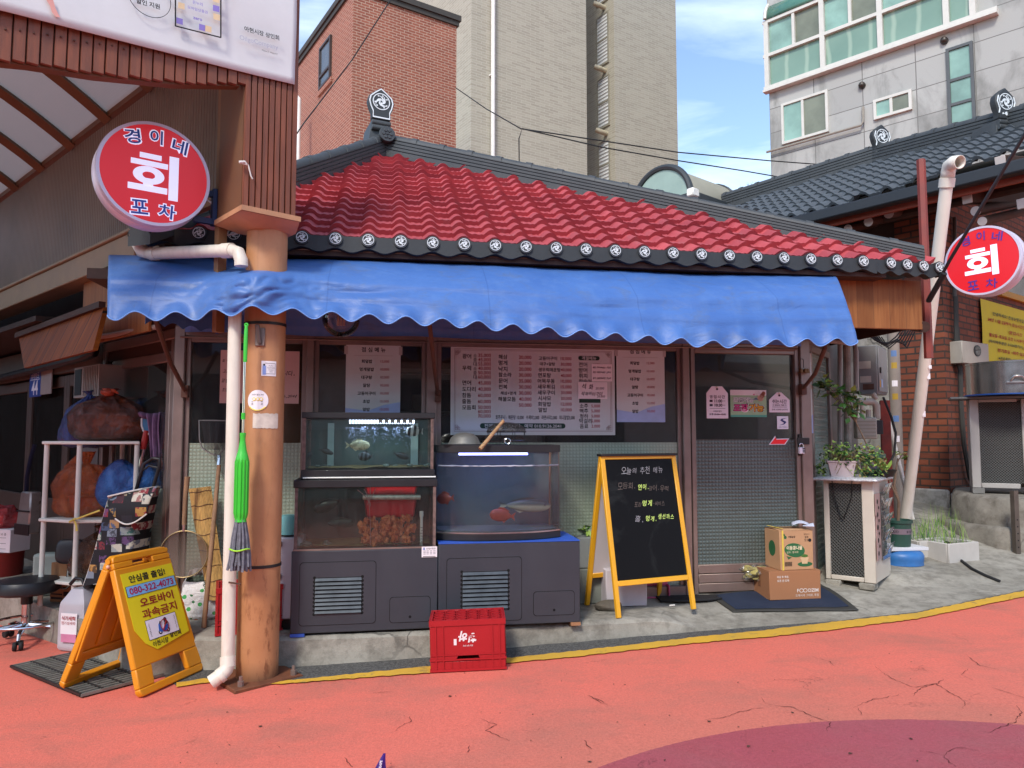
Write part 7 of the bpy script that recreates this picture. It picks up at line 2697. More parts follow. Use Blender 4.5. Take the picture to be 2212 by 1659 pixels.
MB().tube([(-.02,0,0),(.02,0,0)],.005,8).build('stick',m_white,t)
def leaves(b,c,n,spread,size,mi=0,up=.3,seed=1,nm=2,drop=0.0):
 r=random.Random(seed)
 for i in range(n):
  d=Vector((r.gauss(0,1),r.gauss(0,1),r.gauss(0,1)))
  d=d.normalized()*r.random()**.45
  p=Vector(c)+Vector((d.x*spread[0],d.y*spread[1],d.z*spread[2]))
  s_=size*r.uniform(.6,1.3)
  ax1=Vector((r.gauss(0,1),r.gauss(0,1),r.gauss(0,.6)-drop)).normalized()
  nr=Vector((r.gauss(0,.6),r.gauss(-.4,.6),1)).normalized()
  ax2=ax1.cross(nr).normalized()
  k=[p,p+ax1*s_*.5+ax2*s_*.26,p+ax1*s_,p+ax1*s_*.5-ax2*s_*.26]
  k[1]+=nr*s_*.05
  k[3]+=nr*s_*.05
  b.add(k,[(0,1,2),(0,2,3)],mi+r.randrange(nm))
m_leaf1=mat('leaf_green','#3f6a2a',.45,var=.3,scale=8)
m_leaf2=mat('leaf_dark','#27471d',.5,var=.3,scale=8)
m_leaf3=mat('leaf_light','#86a24a',.5,var=.25,scale=8)
m_leaf4=mat('leaf_dry','#75683a',.7,var=.3,scale=8)
m_soil=mat('soil','#2a1e15',.95,var=.4,scale=30,bump=.6)
m_stem=mat('woody_stem','#6a5646',.8,var=.3,scale=20)
p=FF.hit(1264,1120,-.06)
t=thing('small_plant','small green plant peeping over the grey foam boxes','plant',FF.w(p.x,p.y,.61),0)
b=MB()
leaves(b,(.02,.0,.05),16,(.05,.04,.05),.06,seed=3)
b.build('leaves',[m_leaf1,m_leaf3],t,smooth=0)
# door mat, parcels
mc=[on_pav(1530,1287),on_pav(1583,1324),on_pav(1855,1321),on_pav(1768,1262)]
MATT=thing('door_mat','dark blue ribbed door mat with grey rubber border','mat',(mc[1].x,mc[1].y,mc[1].z),0)
def mt(u,v,lift):
 p=mc[0].lerp(mc[3],u).lerp(mc[1].lerp(mc[2],u),v)
 q=FF.l(p)
 bend=.004*math.sin(u*7)+(.012*sstep(.75,1,u)*math.sin(v*3))
 return Vector((p.x,p.y,max(pav(q.x,q.y),.0)+lift+abs(bend)))-Vector(MATT.location)
def rib(v):
 return .002*math.sin(v*90)
MB().grid(lambda u,v:mt(u,v,.006),40,24).build('border',mat('grey_rubber','#34332f',.7,var=.1),MATT,thick=.006)
tm_=NT('navy_ribbed_mat')
x,y,z=tm_.sep()
rb=tm_.math('SINE',tm_.math('MULTIPLY',tm_.math('ADD',x,tm_.math('MULTIPLY',y,1.2)),260))
tm_.set(Base_Color=tm_.mix(tm_.ramp(tm_.noise(5,6,.7),(.35,0.0),(.75,1.0)),(.010,.022,.058),(.022,.036,.075)),Roughness=.95)
tm_.bump(rb,.8,.008)
MB().grid(lambda u,v:mt(.045+.91*u,.09+.82*v,.0115),40,24).build('pile',tm_.mat,MATT)
def cartonbox(name,label,pfl,pfr,ztop,dep,m,zbase=None):
 d=pfr-pfl
 t=thing(name,label,'carton',((pfl+pfr)/2)if zbase is None else Vector((((pfl+pfr)/2).x,((pfl+pfr)/2).y,zbase)),math.atan2(d.y,d.x),'parcels on the door mat')
 return t,d.length
m_kraft=mat('kraft_carton','#9c6b48',.8,var=.06,scale=5,dirt=.06)
m_kraft2=mat('pale_kraft_carton','#b38b66',.8,var=.07,scale=5,dirt=.06)
pa,pb_=on_pav(1663,1302),on_pav(1774,1297)
t,W=cartonbox('parcel_carton','large brown carton with white lettering lying on the blue mat',pa,pb_,0,.3,m_kraft)
t.location.z+=.014
zt=at(1718,1235,pa.y).z-t.location.z
w=W/2
PD=.30
T_=t
MB().box(-w,0,0,w,PD,zt).build('body',m_kraft,t,bev=.003)
b=MB()
for s_ in(-1,1):
 b.box(-w,PD/2+s_*.001,zt+.0005,w,PD/2+s_*(PD/2-.002),zt+.003)
b.build('flap',m_kraft,t)
MB().box(-w-.0006,PD/2-.02,zt*.35,-w,PD/2+.02,zt*.7).build('tape',mat('brown_tape','#7c5236',.3),t)
b=MB()
b.text('마감 후 주문,',-w*.70,-.0015,zt*.80,h=zt*.085,left=True,bold=.02)
b.text('오픈 전 도착',-w*.70,-.0015,zt*.67,h=zt*.085,left=True,bold=.02)
b.text('F',-w*-.10,-.0015,zt*.31,h=zt*.12,bold=.02)
b.ring((w*.235,zt*.31),zt*.052,zt*.072,-.0015,-.0008,24,0,1.15)
b.ring((w*.385,zt*.31),zt*.052,zt*.072,-.0015,-.0008,24,0,1.15)
b.text('DZIM',w*.70,-.0015,zt*.31,h=zt*.12,bold=.02)
b.text('도매시세 그대로, 푸짐',w*.45,-.0015,zt*.14,w=w*.90,bold=.0)
b.build('print',mat('pale_print','#d8cdc4',.7),t,smooth=0)
pa2,pb2=at(1686,1224,pa.y+.02),at(1757,1222,pb_.y+.02)
ztop1=t.location.z+zt+.004
t,W=cartonbox('bean_sprout_carton','smaller pale carton with green printing on top of the brown carton',pa2,pb2,0,.2,m_kraft2,ztop1)
t.rotation_euler=(0,0,t.rotation_euler.z-.03)
zt=at(1720,1147,pa.y+.02).z-ztop1
w=W/2
PD2=.20
MB().box(-w,0,0,w,PD2,zt).build('body',m_kraft2,t,bev=.003)
b=MB()
b.add([(-w,.0,zt+.001),(w,.0,zt+.001),(w,PD2/2,zt+.008),(-w,PD2/2,zt+.008)],[(0,1,2,3)])
b.add([(-w,PD2,zt+.001),(w,PD2,zt+.001),(w,PD2/2+.004,zt+.014),(-w,PD2/2+.004,zt+.014)],[(3,2,1,0)])
b.build('flap',m_kraft2,t,thick=.003)
b=MB()
pts=[]
for i in range(28):
 q=2*math.pi*i/28
 r=1+.10*math.cos(2*q+.8)
 pts.append((-w*.12+w*.56*r*math.cos(q),zt*.50+zt*.19*r*math.sin(q)))
b.prism(pts,-.0015,-.0008,0)
b.prism([(-w*.62,zt*.36),(-w*.30,zt*.32),(-w*.5,zt*.27)],-.0015,-.0008,0)
b.text('이동콩나물',-w*.14,-.0025,zt*.56,w=w*.94,h=zt*.105,mi=1,bold=.03)
b.text('임자 : 통지제',-w*.26,-.0025,zt*.45,w=w*.68,mi=1)
b.text('이동농업',-w*.28,-.0015,zt*.84,w=w*.40,mi=2,bold=.02)
b.disc((-w*.66,zt*.83),zt*.04,-.0015,-.0008,14,0)
b.prism([(-w*.84,zt*.89),(-w*.62,zt*.84),(-w*.72,zt*.93)],-.0015,-.0008,0)
for i,s_ in enumerate(('맛있는사','행복','있소')):
 b.text(s_,w*.62-i*.01*w,-.0015,zt*(.90-.075*i),w=w*(.34,.22,.26)[i],mi=2,shear=.1)
b.disc((w*.80,zt*.745),zt*.045,-.0015,-.0008,16,2)
b.disc((w*.48,zt*.14),zt*.10,-.0012,-.0008,24,0,2.1,.62)
b.prism([(w*.25,zt*.27),(w*.30,zt*.15),(w*.62,zt*.15),(w*.68,zt*.27)][::1],-.0020,-.0013,3)
b.disc((w*.46,zt*.29),zt*.06,-.0018,-.0013,20,3,2.1,.5)
b.disc((w*.46,zt*.35),zt*.05,-.0018,-.0013,20,4,1.9,.8)
x=-w*.72
for i in range(14):
 ww=w*(.012 if i%3 else .026)
 b.box(x,-.0015,zt*.10,x+ww,-.0008,zt*.21,2)
 x+=ww+w*.014
M_=Matrix.Translation((-w,0,0))@Matrix.Rotation(R(-90),4,'Z')
sb=MB()
b.disc((-PD2*.5,zt*.52),zt*.2,-.0015,-.0008,24,0,.8,1.0)
k=24*2
for i in range(len(b.v)-48,len(b.v)):
 b.v[i]=tuple(M_@Vector(b.v[i]))
b.build('print',[mat('sprout_green','#245f36',.7),mat('cream_print','#d9cda8',.7),m_ink,mat('pot_cream','#c9ad84',.7),m_leaf1],t,smooth=0)
b=MB()
yx=-w*.82
b.box(yx-.006,-.0025,0,yx+.006,-.001,zt+.002).box(yx-.006,-.0025,zt+.0145,yx+.006,PD2,zt+.0165)
b.build('yellow_strap',mat('yellow_strap','#d6bd4c',.5),t)
t2=thing('paper_slip','folded white delivery slip lying on the pale carton','paper',(t.location.x+.06,t.location.y+.07,ztop1+zt+.018),R(-15))
b=MB().grid(lambda u,v:(-.06+.12*u,-.04+.08*v,.03*math.sin(2.4*u+.4)+.012*v),12,6)
b.grid(lambda u,v:(.01+.075*u,-.065+.055*v,.012+.02*u*v),8,6)
b.build('sheet',mat('bluish_paper','#c3c7d8',.8,var=.04),t2,smooth=70,thick=.001)
pb3=at(1628,1200,pa.y+.26)
t2=thing('snack_bag','yellow food in a clear twisted bag leaning beside the brown carton','bag',(T_.location.x-.24,T_.location.y+.20,T_.location.z+.155),R(-35))
def snk(u,v,g=0.0):
 q=2*math.pi*u
 r=interp([(0,.015),(.06,.050),(.25,.062),(.6,.058),(.85,.045),(1,.012)],v)+g
 k=1+.45*noise.noise((math.cos(q)*2.2,math.sin(q)*2.2,v*5+g*90))+.12*math.sin(5*q+9*v)
 return(-.10+.27*v,r*k*math.cos(q),r*k*math.sin(q)*.8)
MB().grid(snk,40,30,0,wrap=True).build('food',mat('yellow_food','#9c9054',.7,var=.35,scale=16,bump=.9,bscale=26),t2,smooth=30)
def filmf(u,v):
 q=2*math.pi*u
 if v<.25:
  k=v/.25
  r=.062-.045*k+.02*math.sin(7*q)*(1-k)
  return(-.175+.075*k,r*math.cos(q),r*math.sin(q)*.9+.012)
 p_=snk(u,(v-.25)/.75,.010)
 return p_
MB().grid(filmf,44,30,0,wrap=True).build('clear_film',glass('crinkled_film',(.93,.93,.90),.9,1.4,.15,.14,(.7,.7,.66)),t2,smooth=20)
# right of the door: condenser and pots
m_ivory=mat('ivory_metal','#c4bbad',.45,var=.05,dirt=.12,dirtc=(.3,.22,.16))
tg=NT('condenser_mesh')
x,y,z=tg.sep()
u_=tg.math('ADD',x,y)
g1=tg.math('SINE',tg.math('MULTIPLY',tg.math('ADD',u_,z),250))
g2=tg.math('SINE',tg.math('MULTIPLY',tg.math('SUBTRACT',u_,z),250))
gg=tg.math('MAXIMUM',g1,g2)
tg.set(Base_Color=tg.mix(tg.ramp(gg,(.75,0.0),(.95,1.0)),(.012,.012,.011),(.10,.10,.09)),Roughness=.6)
tg.bump(gg,.5,.006)
m_gr=tg.mat
pl_=on_pav(1838,1270)
AC=thing('air_conditioner','ivory air conditioner outdoor unit with plant pots on top right of the door','air conditioner',(pl_.x,pl_.y,pl_.z),R(-38),'outdoor units')
acw,acd=.36,.50
za=.05
ach=at(1835,1036,pl_.y).z-pl_.z
b=MB()
b.box(-acw/2,0,za,-acw/2+.04,.04,ach).box(acw/2-.085,0,za,acw/2,.04,ach).box(-acw/2+.04,.004,ach-.03,acw/2-.085,.04,ach).box(-acw/2+.04,.004,za,acw/2-.085,.04,za+.035)
b.box(acw/2-.03,.04,za,acw/2,acd,ach).box(-acw/2,.04,za,-acw/2+.01,acd,ach).box(-acw/2+.01,.04,ach-.02,acw/2-.03,acd,ach).box(-acw/2+.01,.04,za,acw/2-.03,acd,za+.02)
b.build('casing',m_ivory,AC,bev=.005)
MB().box(-acw/2+.04,.016,za+.035,acw/2-.085,.03,ach-.03).build('grille',m_gr,AC,smooth=0)
for x_ in(-acw/2+.0,acw/2-.12):
 MB().box(x_,-.02,0,x_+.11,.10,za-.002).build('foot_block',m_conc,AC,bev=.006)
b=MB()
b.box(acw/2+.004,.02,za+.17,acw/2+.009,.16,ach-.10).box(acw/2+.009,.0,za+.17,acw/2+.013,.06,za+.33).box(acw/2+.009,-.01,ach-.26,acw/2+.013,.06,ach-.10)
for i in range(9):
 zc_=za+.22+i*(ach-za-.38)/8
 M_=Matrix.Translation((acw/2+.0136,.05+.04*(i%2),zc_))@Matrix.Rotation(R(90),4,'Z')
 b.disc((0,0),.012 if i%2 else .018,-.0008,.0008,14,1)
 for k in range(len(b.v)-28,len(b.v)):
  b.v[k]=tuple(M_@Vector(b.v[k]))
b.build('punched_plate',[mat('pinkish_steel','#b79a96',.35,metal=.4,var=.1),m_hole],AC)
b=MB()
for i in range(5):
 z=za+.18+i*.115
 b.add([(acw/2+.015,.2,z),(acw/2+.015,.46,z),(acw/2+.045,.46,z+.09),(acw/2+.045,.2,z+.09)],[(0,1,2,3)])
b.box(acw/2+.002,.19,za+.15,acw/2+.012,.47,ach-.1)
b.build('leaflet_rack',glass('clear_grey_acrylic',(.8,.8,.8),1.0,1.45,.05,.22,(.6,.6,.6)),AC,thick=.002)
b=MB()
b.text('A/S',.0,0,0,w=.05)
b=MB()
def sm(u,v):
 x_,y_=-acw/2-.06+(acw+.10)*u,-.07+(acd+.07)*v
 e=min(u,1-u,v,1-v)
 return(x_,y_,ach+.010+.004*noise.noise((u*9,v*9,1))-.02*max(0,.06-e)/.06*.6)
b.grid(sm,40,30)
b.build('silver_mat',mat('crinkled_foil','#cfcfd2',.3,metal=.25,var=.25,scale=60,bump=1.0,bscale=45),AC,thick=.016)
b=MB()
b.tube([(-.11,-.012,ach),(-.10,-.015,ach-.12),(-.055,-.012,ach-.27),(-.035,-.012,ach-.29)],.010,6,flat=.25)
b.tube([(.035,-.012,ach),(.03,-.015,ach-.12),(-.02,-.012,ach-.26),(-.035,-.012,ach-.29)],.010,6,flat=.25)
b.build('hanging_strap',m_black,AC)
acp=lambda x_,y_,z_:(Matrix.Translation(AC.location)@Matrix.Rotation(R(-38),4,'Z'))@Vector((x_,y_,z_))
ZT=ach+.016
t=thing('planter','pale plastic window box planter with trailing plant on the silver mat','planter',acp(-.06,.08,ZT),R(-20))
b=MB()
v=[]
for z,k in((0,.78),(.11,1.0),(.112,1.08),(.125,1.08)):
 v+=[(-.10*k,-.06*k,z),(.10*k,-.06*k,z),(.10*k,.06*k,z),(-.10*k,.06*k,z)]
f=[(3,2,1,0)]
for i in range(3):
 f+=[(4*i+j,4*i+(j+1)%4,4*i+4+(j+1)%4,4*i+4+j)for j in range(4)]
b.add(v,f)
b.build('box',mat('mauve_white_plastic','#b5a5a6',.5,var=.05,dirt=.15),t,bev=.004)
MB().box(-.095,-.055,.1,.095,.055,.115).build('soil',m_soil,t)
b=MB()
leaves(b,(.0,0,.18),330,(.15,.10,.10),.036,seed=11,nm=3)
leaves(b,(.19,-.02,.11),420,(.13,.10,.16),.034,seed=12,nm=4,drop=.4)
leaves(b,(-.15,.02,.05),90,(.04,.05,.08),.034,seed=13,nm=2)
b.build('leaves',[m_leaf1,m_leaf3,m_leaf2,m_leaf4],t,smooth=0)
b=MB()
for i in range(30):
 a0_=Vector((rnd.uniform(-.08,.08),rnd.uniform(-.04,.04),.12))
 b.tube([a0_,a0_+Vector((rnd.uniform(-.05,.08),rnd.uniform(-.06,.03),.06)),a0_+Vector((rnd.uniform(-.08,.2),rnd.uniform(-.09,.05),rnd.uniform(-.12,.14)))],.0018,4)
b.build('stems',m_leaf4,t)
t=thing('potted_plant','tall glossy leaved plant in a dark green pot behind the planter','potted plant',acp(.10,.36,ZT),0)
m_gpot=mat('dark_green_pot','#23463c',.5,var=.1,dirt=.2)
MB().lathe([(0,0),(.075,0),(.088,.145),(.10,.148),(.10,.175),(.088,.175),(.085,.15),(0,.15)],n=32).build('pot',m_gpot,t)
MB().lathe([(.0835,.06),(.0875,.11)],n=32).build('band',mat('lilac_band','#8f7f90',.6),t)
b=MB()
top=at(1800,850,t.location.y)-Vector(t.location)
b.tube([(0,0,.15),(-.06,0,.30),(-.12,-.01,.42)],[.007,.006,.005],8)
tips=[]
base_=Vector((-.12,-.01,.42))
for px,py in((1780,822),(1790,842),(1812,845),(1830,850),(1843,868),(1850,885),(1835,890),(1820,870),(1858,860),(1776,835)):
 q=at(px,py,t.location.y-.05+rnd.uniform(-.06,.06))-Vector(t.location)
 b.tube([base_,base_.lerp(q,.5)+Vector((0,0,.015)),q],[.004,.003,.002],6)
 tips.append(q)
b.build('stems',m_stem,t)
b=MB()
for i,q in enumerate(tips):
 leaves(b,q,13,(.05,.05,.05),.075,seed=30+i,nm=3)
b.build('leaves',[m_leaf1,m_leaf2,m_leaf3],t,smooth=0)
t=thing('black_pot','small black dish pot with one broad yellow green leaf on the silver mat','pot',acp(.21,.30,ZT),0)
MB().lathe([(0,0),(.05,0),(.075,.05),(.082,.055),(.07,.05),(0,.03)],n=26).build('pot',m_black,t)
b=MB()
for s_,a_ in((1,2.4),(.8,1.2)):
 d=Vector((math.cos(a_),-.2,0))
 b.grid(lambda u,v:Vector((.0,0,.04))+d*.12*s_*v+Vector((0,0,.11*s_*v))+Vector((.3,-.4,.25))*(u-.5)*.12*s_*math.sin(math.pi*min(1,v*.95+.04)),6,10)
b.build('leaf',m_leaf3,t,smooth=60)
pp=on_pav(1962,1222)
t=thing('blue_basin','upturned blue plastic basin on the concrete beside the air conditioner','basin',(pp.x,pp.y+.12,pp.z),0)
rb_=46/1600*pp.y
bh=.115
MB().lathe([(rb_*.98,0),(rb_*.96,.02),(rb_*.99,.05),(rb_*1.0,.075),(rb_*.93,.10),(rb_*.8,bh),(0,bh)],n=40).build('basin',mat('basin_blue','#2f6aa8',.45,var=.1,dirt=.25),t)
t2=thing('foam_sheet','white foam sheet lying on the blue basin','sheet',(pp.x+.01,pp.y+.12,pp.z+bh+.002),R(8))
MB().box(-rb_*.95,-rb_*.6,0,rb_*.98,rb_*.6,.028).build('sheet',mat('foam_sheet_white','#c9c9cc',.85,var=.05,bump=.3,bscale=150),t2,bev=.004)
t3=thing('potted_sapling','bare stemmed sapling in a dark green pot on the foam sheet','potted plant',(pp.x-.01,pp.y+.12,pp.z+bh+.032),0)
hp_=at(1957,1122,pp.y+.12).z-t3.location.z
rp_=27/1600*pp.y
MB().lathe([(0,0),(rp_*.86,0),(rp_*.97,hp_*.88),(rp_*1.06,hp_*.89),(rp_*1.06,hp_),(rp_*.96,hp_),(rp_*.93,hp_*.9),(0,hp_*.9)],n=36).build('pot',m_gpot,t3)
bd=MB().lathe([(rp_*.925,hp_*.47),(rp_*.95,hp_*.68)],n=36)
bd.build('band',mat('mauve_band','#75656f',.6),t3)
b=MB()
b.text('OUD',0,0,hp_*.575,h=hp_*.09)
b.v=[(rp_*.952*math.sin(x_/rp_-.75),-rp_*.952*math.cos(x_/rp_-.75),z_)for x_,y_,z_ in b.v]
k=len(b.v)
c2_=MB().text('❀ SUN',0,0,hp_*.575,h=hp_*.09)
b.add([(rp_*.952*math.sin(x_/rp_+.55),-rp_*.952*math.cos(x_/rp_+.55),z_)for x_,y_,z_ in c2_.v],c2_.f)
b.build('print',m_ink,t3,smooth=0)
L3=lambda px,py,dy=0.0:at(px,py,t3.location.y+dy)-Vector(t3.location)
b=MB()
b.tube([(0,0,hp_*.85),L3(1942,1085),L3(1932,1050),L3(1936,1010),L3(1940,990)],[.013,.012,.009,.007,.005],8)
b.tube([L3(1938,1075),L3(1922,1040),L3(1914,1020)],[.009,.007,.004],8)
b.tube([L3(1938,1000),L3(1948,982),L3(1958,984)],[.005,.004,.003],6)
b.build('stem',m_stem,t3)
b=MB()
for px,py in((1955,982),(1945,978),(1962,986)):
 leaves(b,L3(px,py),4,(.02,.02,.01),.07,seed=px,nm=2)
b.build('leaves',[m_leaf3,m_leaf4],t3,smooth=0)
def foamplanter(label,px0,px1,pyb,hgt,dep,rz,seed):
 a_,c_=on_pav(px0,pyb),on_pav(px1,pyb+0)
 m_=(a_+c_)/2
 w_=(c_-a_).length
 t=thing('foam_planter',label,'planter',(m_.x,m_.y,m_.z-.01),rz,'white foam planters')
 b=MB()
 e=.022
 b.box(-w_/2,0,0,w_/2,e,hgt).box(-w_/2,dep-e,0,w_/2,dep,hgt).box(-w_/2,e,0,-w_/2+e,dep-e,hgt).box(w_/2-e,e,0,w_/2,dep-e,hgt)
 b.build('box',mat('stained_foam','#b7b3ac',.85,var=.06,dirt=.3,dirtc=(.22,.19,.15),bump=.3,bscale=120),t,bev=.005)
 MB().grid(lambda u,v:(-w_/2+e+(w_-2*e)*u,e+(dep-2*e)*v,hgt*.8+.012*noise.noise((u*7,v*5,seed))),16,10).build('soil',m_soil,t)
 b=MB()
 r=random.Random(seed)
 for i in range(46):
  x_,y_=r.uniform(-w_/2+e,w_/2-e),r.uniform(e,dep-e)
  h_=r.uniform(.05,.24)
  dx,dy=r.gauss(0,.05),r.gauss(0,.04)
  wd_=.0022
  b.add([(x_-wd_,y_,hgt*.8),(x_+wd_,y_,hgt*.8),(x_+dx*.4+wd_,y_+dy*.4,hgt*.8+h_*.6),(x_+dx*.4-wd_,y_+dy*.4,hgt*.8+h_*.6),(x_+dx,y_+dy,hgt*.8+h_)],[(0,1,2,3),(3,2,4)],r.randrange(2))
 b.build('grass_blades',[m_leaf1,m_leaf3],t,smooth=0)
 return t
foamplanter('white foam planter with grass partly behind the green pot',1984,2046,1203,.145,.3,R(14),5)
foamplanter('white foam planter with dark soil and thin grass at the right end',2040,2128,1214,.17,.34,R(22),6)
b=MB()
for i in range(90):
 p_=on_pav(rnd.uniform(1990,2090),rnd.uniform(1130,1165))
 h_=rnd.uniform(.08,.26)
 dx=rnd.gauss(0,.05)
 b.add([(p_.x-.003,p_.y,p_.z),(p_.x+.003,p_.y,p_.z),(p_.x+dx,p_.y+rnd.gauss(0,.03),p_.z+h_)],[(0,1,2)],rnd.randrange(2))
tag(b.build('weeds',[m_leaf1,m_leaf3],smooth=0),'thin green weeds growing from the rough concrete behind the foam planters','weeds',kind='stuff')
q=[on_pav(2062,1205),on_pav(2078,1215),on_pav(2100,1232),on_pav(2128,1246),on_pav(2160,1259)]
o=MB().tube([p_+Vector((0,0,.012))for p_ in q],.012,8).build('hose',m_rubber)
tag(o,'black rubber hose lying on the rough concrete by the foam planter','hose')
for i,(px,py,s_)in enumerate(((1912,1246,.06),(1880,1270,.05))):
 p_=on_pav(px,py)
 t=thing('stone_block',['grey block of stone on the ground below the blue basin','small pale concrete block at the foot of the air conditioner'][i],'block',(p_.x,p_.y+.05,p_.z-.005),R(20))
 MB().box(-s_,-s_*.6,0,s_,s_*.6,s_*.9).build('block',m_conc,t,bev=.01)
SW=Frame(*at(1985,950,9.0)[:2],12)
swx=lambda px,y=0:SW.hit(px,950,y).x
SWT=thing('service_wall','grey plaster wall with an old brown door between the two houses','wall',SW.w(0,0),SW.a)
x0,x1=swx(1790),swx(2062)
MB().box(x0,0,0,x1,.2,3.0).build('plaster',concretemat('grey_stucco',(.30,.29,.265),(.21,.20,.18)),SWT)
dx0,dx1,dz0,dz1=swx(1896),swx(1992),SW.hit(1960,1096).z,SW.hit(1960,738).z
b=MB().box(dx0,-.03,dz0,dx1,0,dz1)
d=b.build('door',mat('old_brown_door','#4c4036',.6,var=.15,dirt=.3),SWT)
b=MB()
for zz0,zz1 in((.10,.45),(.52,.94)):
 for k in range(2):
  xa=dx0+(dx1-dx0)*(.08+.46*k)
  xb=xa+(dx1-dx0)*.38
  za_,zb_=dz0+(dz1-dz0)*zz0,dz0+(dz1-dz0)*zz1
  b.box(xa,-.038,za_,xb,-.03,zb_)
b.build('door_panel',mat('door_panel_brown','#574a3e',.6,var=.15,dirt=.2),d,bev=.004)
p_=at(1939,1000,7.4)
t=thing('utility_pole','grey round utility pole with old stickers beside the wooden door','pole',(p_.x,7.4,.2),0)
MB().cyl((0,0,-.1),(0,0,2.6),.055,n=20).build('shaft',mat('grey_pole','#8b8177',.8,var=.12,dirt=.4),t)
b=MB()
for z,c in((1.05,0),(1.25,2),(1.47,1),(1.60,0),(1.78,1),(1.9,2)):
 b.lathe([(.056,z),(.056,z+.06)],n=20,mi=c)
 for k in range(20):
  if not 12<=k<=15:
   pass
b2=MB()
k0=0
for i in range(0,len(b.f)):
 if 12<=(i%20)<=14:
  b2.add([b.v[j]for j in b.f[i]],[(0,1,2,3)],b.m[i])
b2.build('old_sticker',[m_paper,mat('ochre_sticker','#a98a2c'),mat('blue_sticker','#5b7aa8')],t,smooth=0)
pe=at(1895,800,6.35)
t=thing('electric_box','grey steel electric cabinet fixed to the wall under the wood fascia','electric box',(pe.x,6.35,pe.z),R(-40))
zl_=at(1895,745,6.35).z-pe.z
zb_=at(1895,851,6.35).z-pe.z
b=MB().box(-.17,0,zb_,0,.30,zl_)
b.build('cabinet',mat('grey_enamel','#7b7d7d',.45,var=.06,dirt=.25),t,bev=.006)
b=MB().box(.001,.012,zb_+.02,.012,.29,zl_-.02)
dd_=b.build('door',mat('grey_enamel_door','#868887',.45,var=.06,dirt=.2),t,bev=.004)
MB().box(.012,.03,(zl_+zb_)/2-.03,.022,.05,(zl_+zb_)/2+.02).build('latch',m_darkmetal,dd_)
b=MB().box(-.145,-.003,.02,-.05,-.001,.085,0).box(-.14,-.003,-.10,-.05,-.001,-.045,0).box(-.12,-.003,zb_+.04,-.03,-.001,zb_+.09,1)
b.box(.0125,.02,zb_+.06,.0135,.055,zb_+.12,2).box(.0125,.07,zb_+.06,.0135,.12,zb_+.13,3)
b.build('sticker',[mat('faded_label','#b8b3a8'),m_rust,mat('amber_label','#b98a3a'),mat('blue_label','#9db4d6')],t,smooth=0)
t=thing('conduit','pair of grey conduits rising beside the electric cabinet','pipe',(0,0,0),0)
MB().tube([at(1814,740,6.15),at(1814,985,6.15)],.018,10).build('tube',mat('grey_conduit','#7f7b76',.5,var=.1),t)
MB().tube([at(1780,735,6.05),at(1846,742,6.2),at(1849,760,6.2),at(1850,850,6.2)],.022,10).build('tube',mat('grey_conduit_b','#8d8780',.5,var=.1),t)
MB().tube([at(1829,745,6.2),at(1832,1000,6.2)],.03,10).build('pilaster',m_conc,t)
t=thing('gas_meter','ivory gas meter with thick pipes below the electric cabinet','meter',at(1875,925,6.3),R(-15))
L_=lambda px,py,Y=6.3:Matrix.Rotation(R(15),4,'Z')@(at(px,py,Y)-Vector(t.location))
a0_,a1_=L_(1849,948),L_(1890,902)
MB().box(a0_.x,-.06,a0_.z,a1_.x,.08,a1_.z).build('body',mat('ivory_plastic','#a39c8e',.5,var=.05,dirt=.15),t,bev=.012,seg=2)
b=MB()
for i in range(5):
 z_=a0_.z+.02+i*.03
 b.box(a0_.x+.01,-.064,z_,a1_.x-.01,-.06,z_+.012)
b.build('ridge',mat('ivory_plastic_b','#8d8779',.5),t)
a2_,a3_=L_(1890,938),L_(1903,908)
MB().box(a2_.x,-.05,a2_.z,a3_.x,.04,a3_.z).build('dial',m_black,t,bev=.004)
b=MB().tube([L_(1852,868),L_(1885,868),L_(1893,876),L_(1894,905)],.030,12)
b.tube([L_(1876,905),L_(1876,885)],.02,10).tube([L_(1862,905),L_(1862,890),L_(1860,868)],.015,10)
b.tube([L_(1885,850),L_(1893,862)],.022,10)
b.build('pipework',mat('ivory_pipe','#a69c8d',.5,var=.08,dirt=.25),t)
p_=at(1912,900,6.5)
t=thing('red_brown_post','flaking red brown steel post behind the gas meter','post',(p_.x,6.5,.2),R(-20))
MB().box(-.04,-.03,0,.04,.03,1.42).build('shaft',mat('flaking_red_paint','#7a2c22',.7,var=.25,scale=12,dirt=.4,bump=.3),t,bev=.004)
t=thing('black_cable','thick black cable looping down behind the gas meter','cable',(0,0,0),0)
MB().tube([at(1908,858,6.25),at(1925,900,6.2),at(1935,935,6.2),at(1932,980,6.2),at(1918,1008,6.2),at(1895,1020,6.1)],.010,8).build('cable',m_rubber,t)
t=thing('wire_tangle','tangle of black wires hanging under the wood fascia','wires',(0,0,0),0)
for k in range(7):
 y_=6.05+.03*k
 MB().tube([at(1868+6*k,716+2*k,y_),at(1890+5*k,735+3*k,y_),at(1915+5*k,744-2*k,y_),at(1935+4*k,728+4*k,y_),at(1948+5*k,712,y_)],.006,6).build('wire',m_rubber,t)
t=thing('thin_white_pipe','thin white plastic pipe leaning between the utility pole and the pots','pipe',(0,0,0),0)
MB().tube([at(1920,910,6.9),at(1972,1122,6.8)],.017,12).build('tube',mat('white_pipe','#c7c1b8',.45,var=.05,dirt=.2),t)
t=thing('leaning_pipe','thick cream pipe with elbow leaning from the ground past the red sign','pipe',(0,0,0),0)
P0,P1_=at(1955,1130,6.75),at(2048,372,5.75)
m_ppipe=mat('cream_leaning_pipe','#ddd7ca',.42,var=.05,scale=3,dirt=.3,dirtc=(.28,.17,.1),stretch=(3,3,.8))
MB().tube([P0,P1_],.047,20).build('tube',m_ppipe,t)
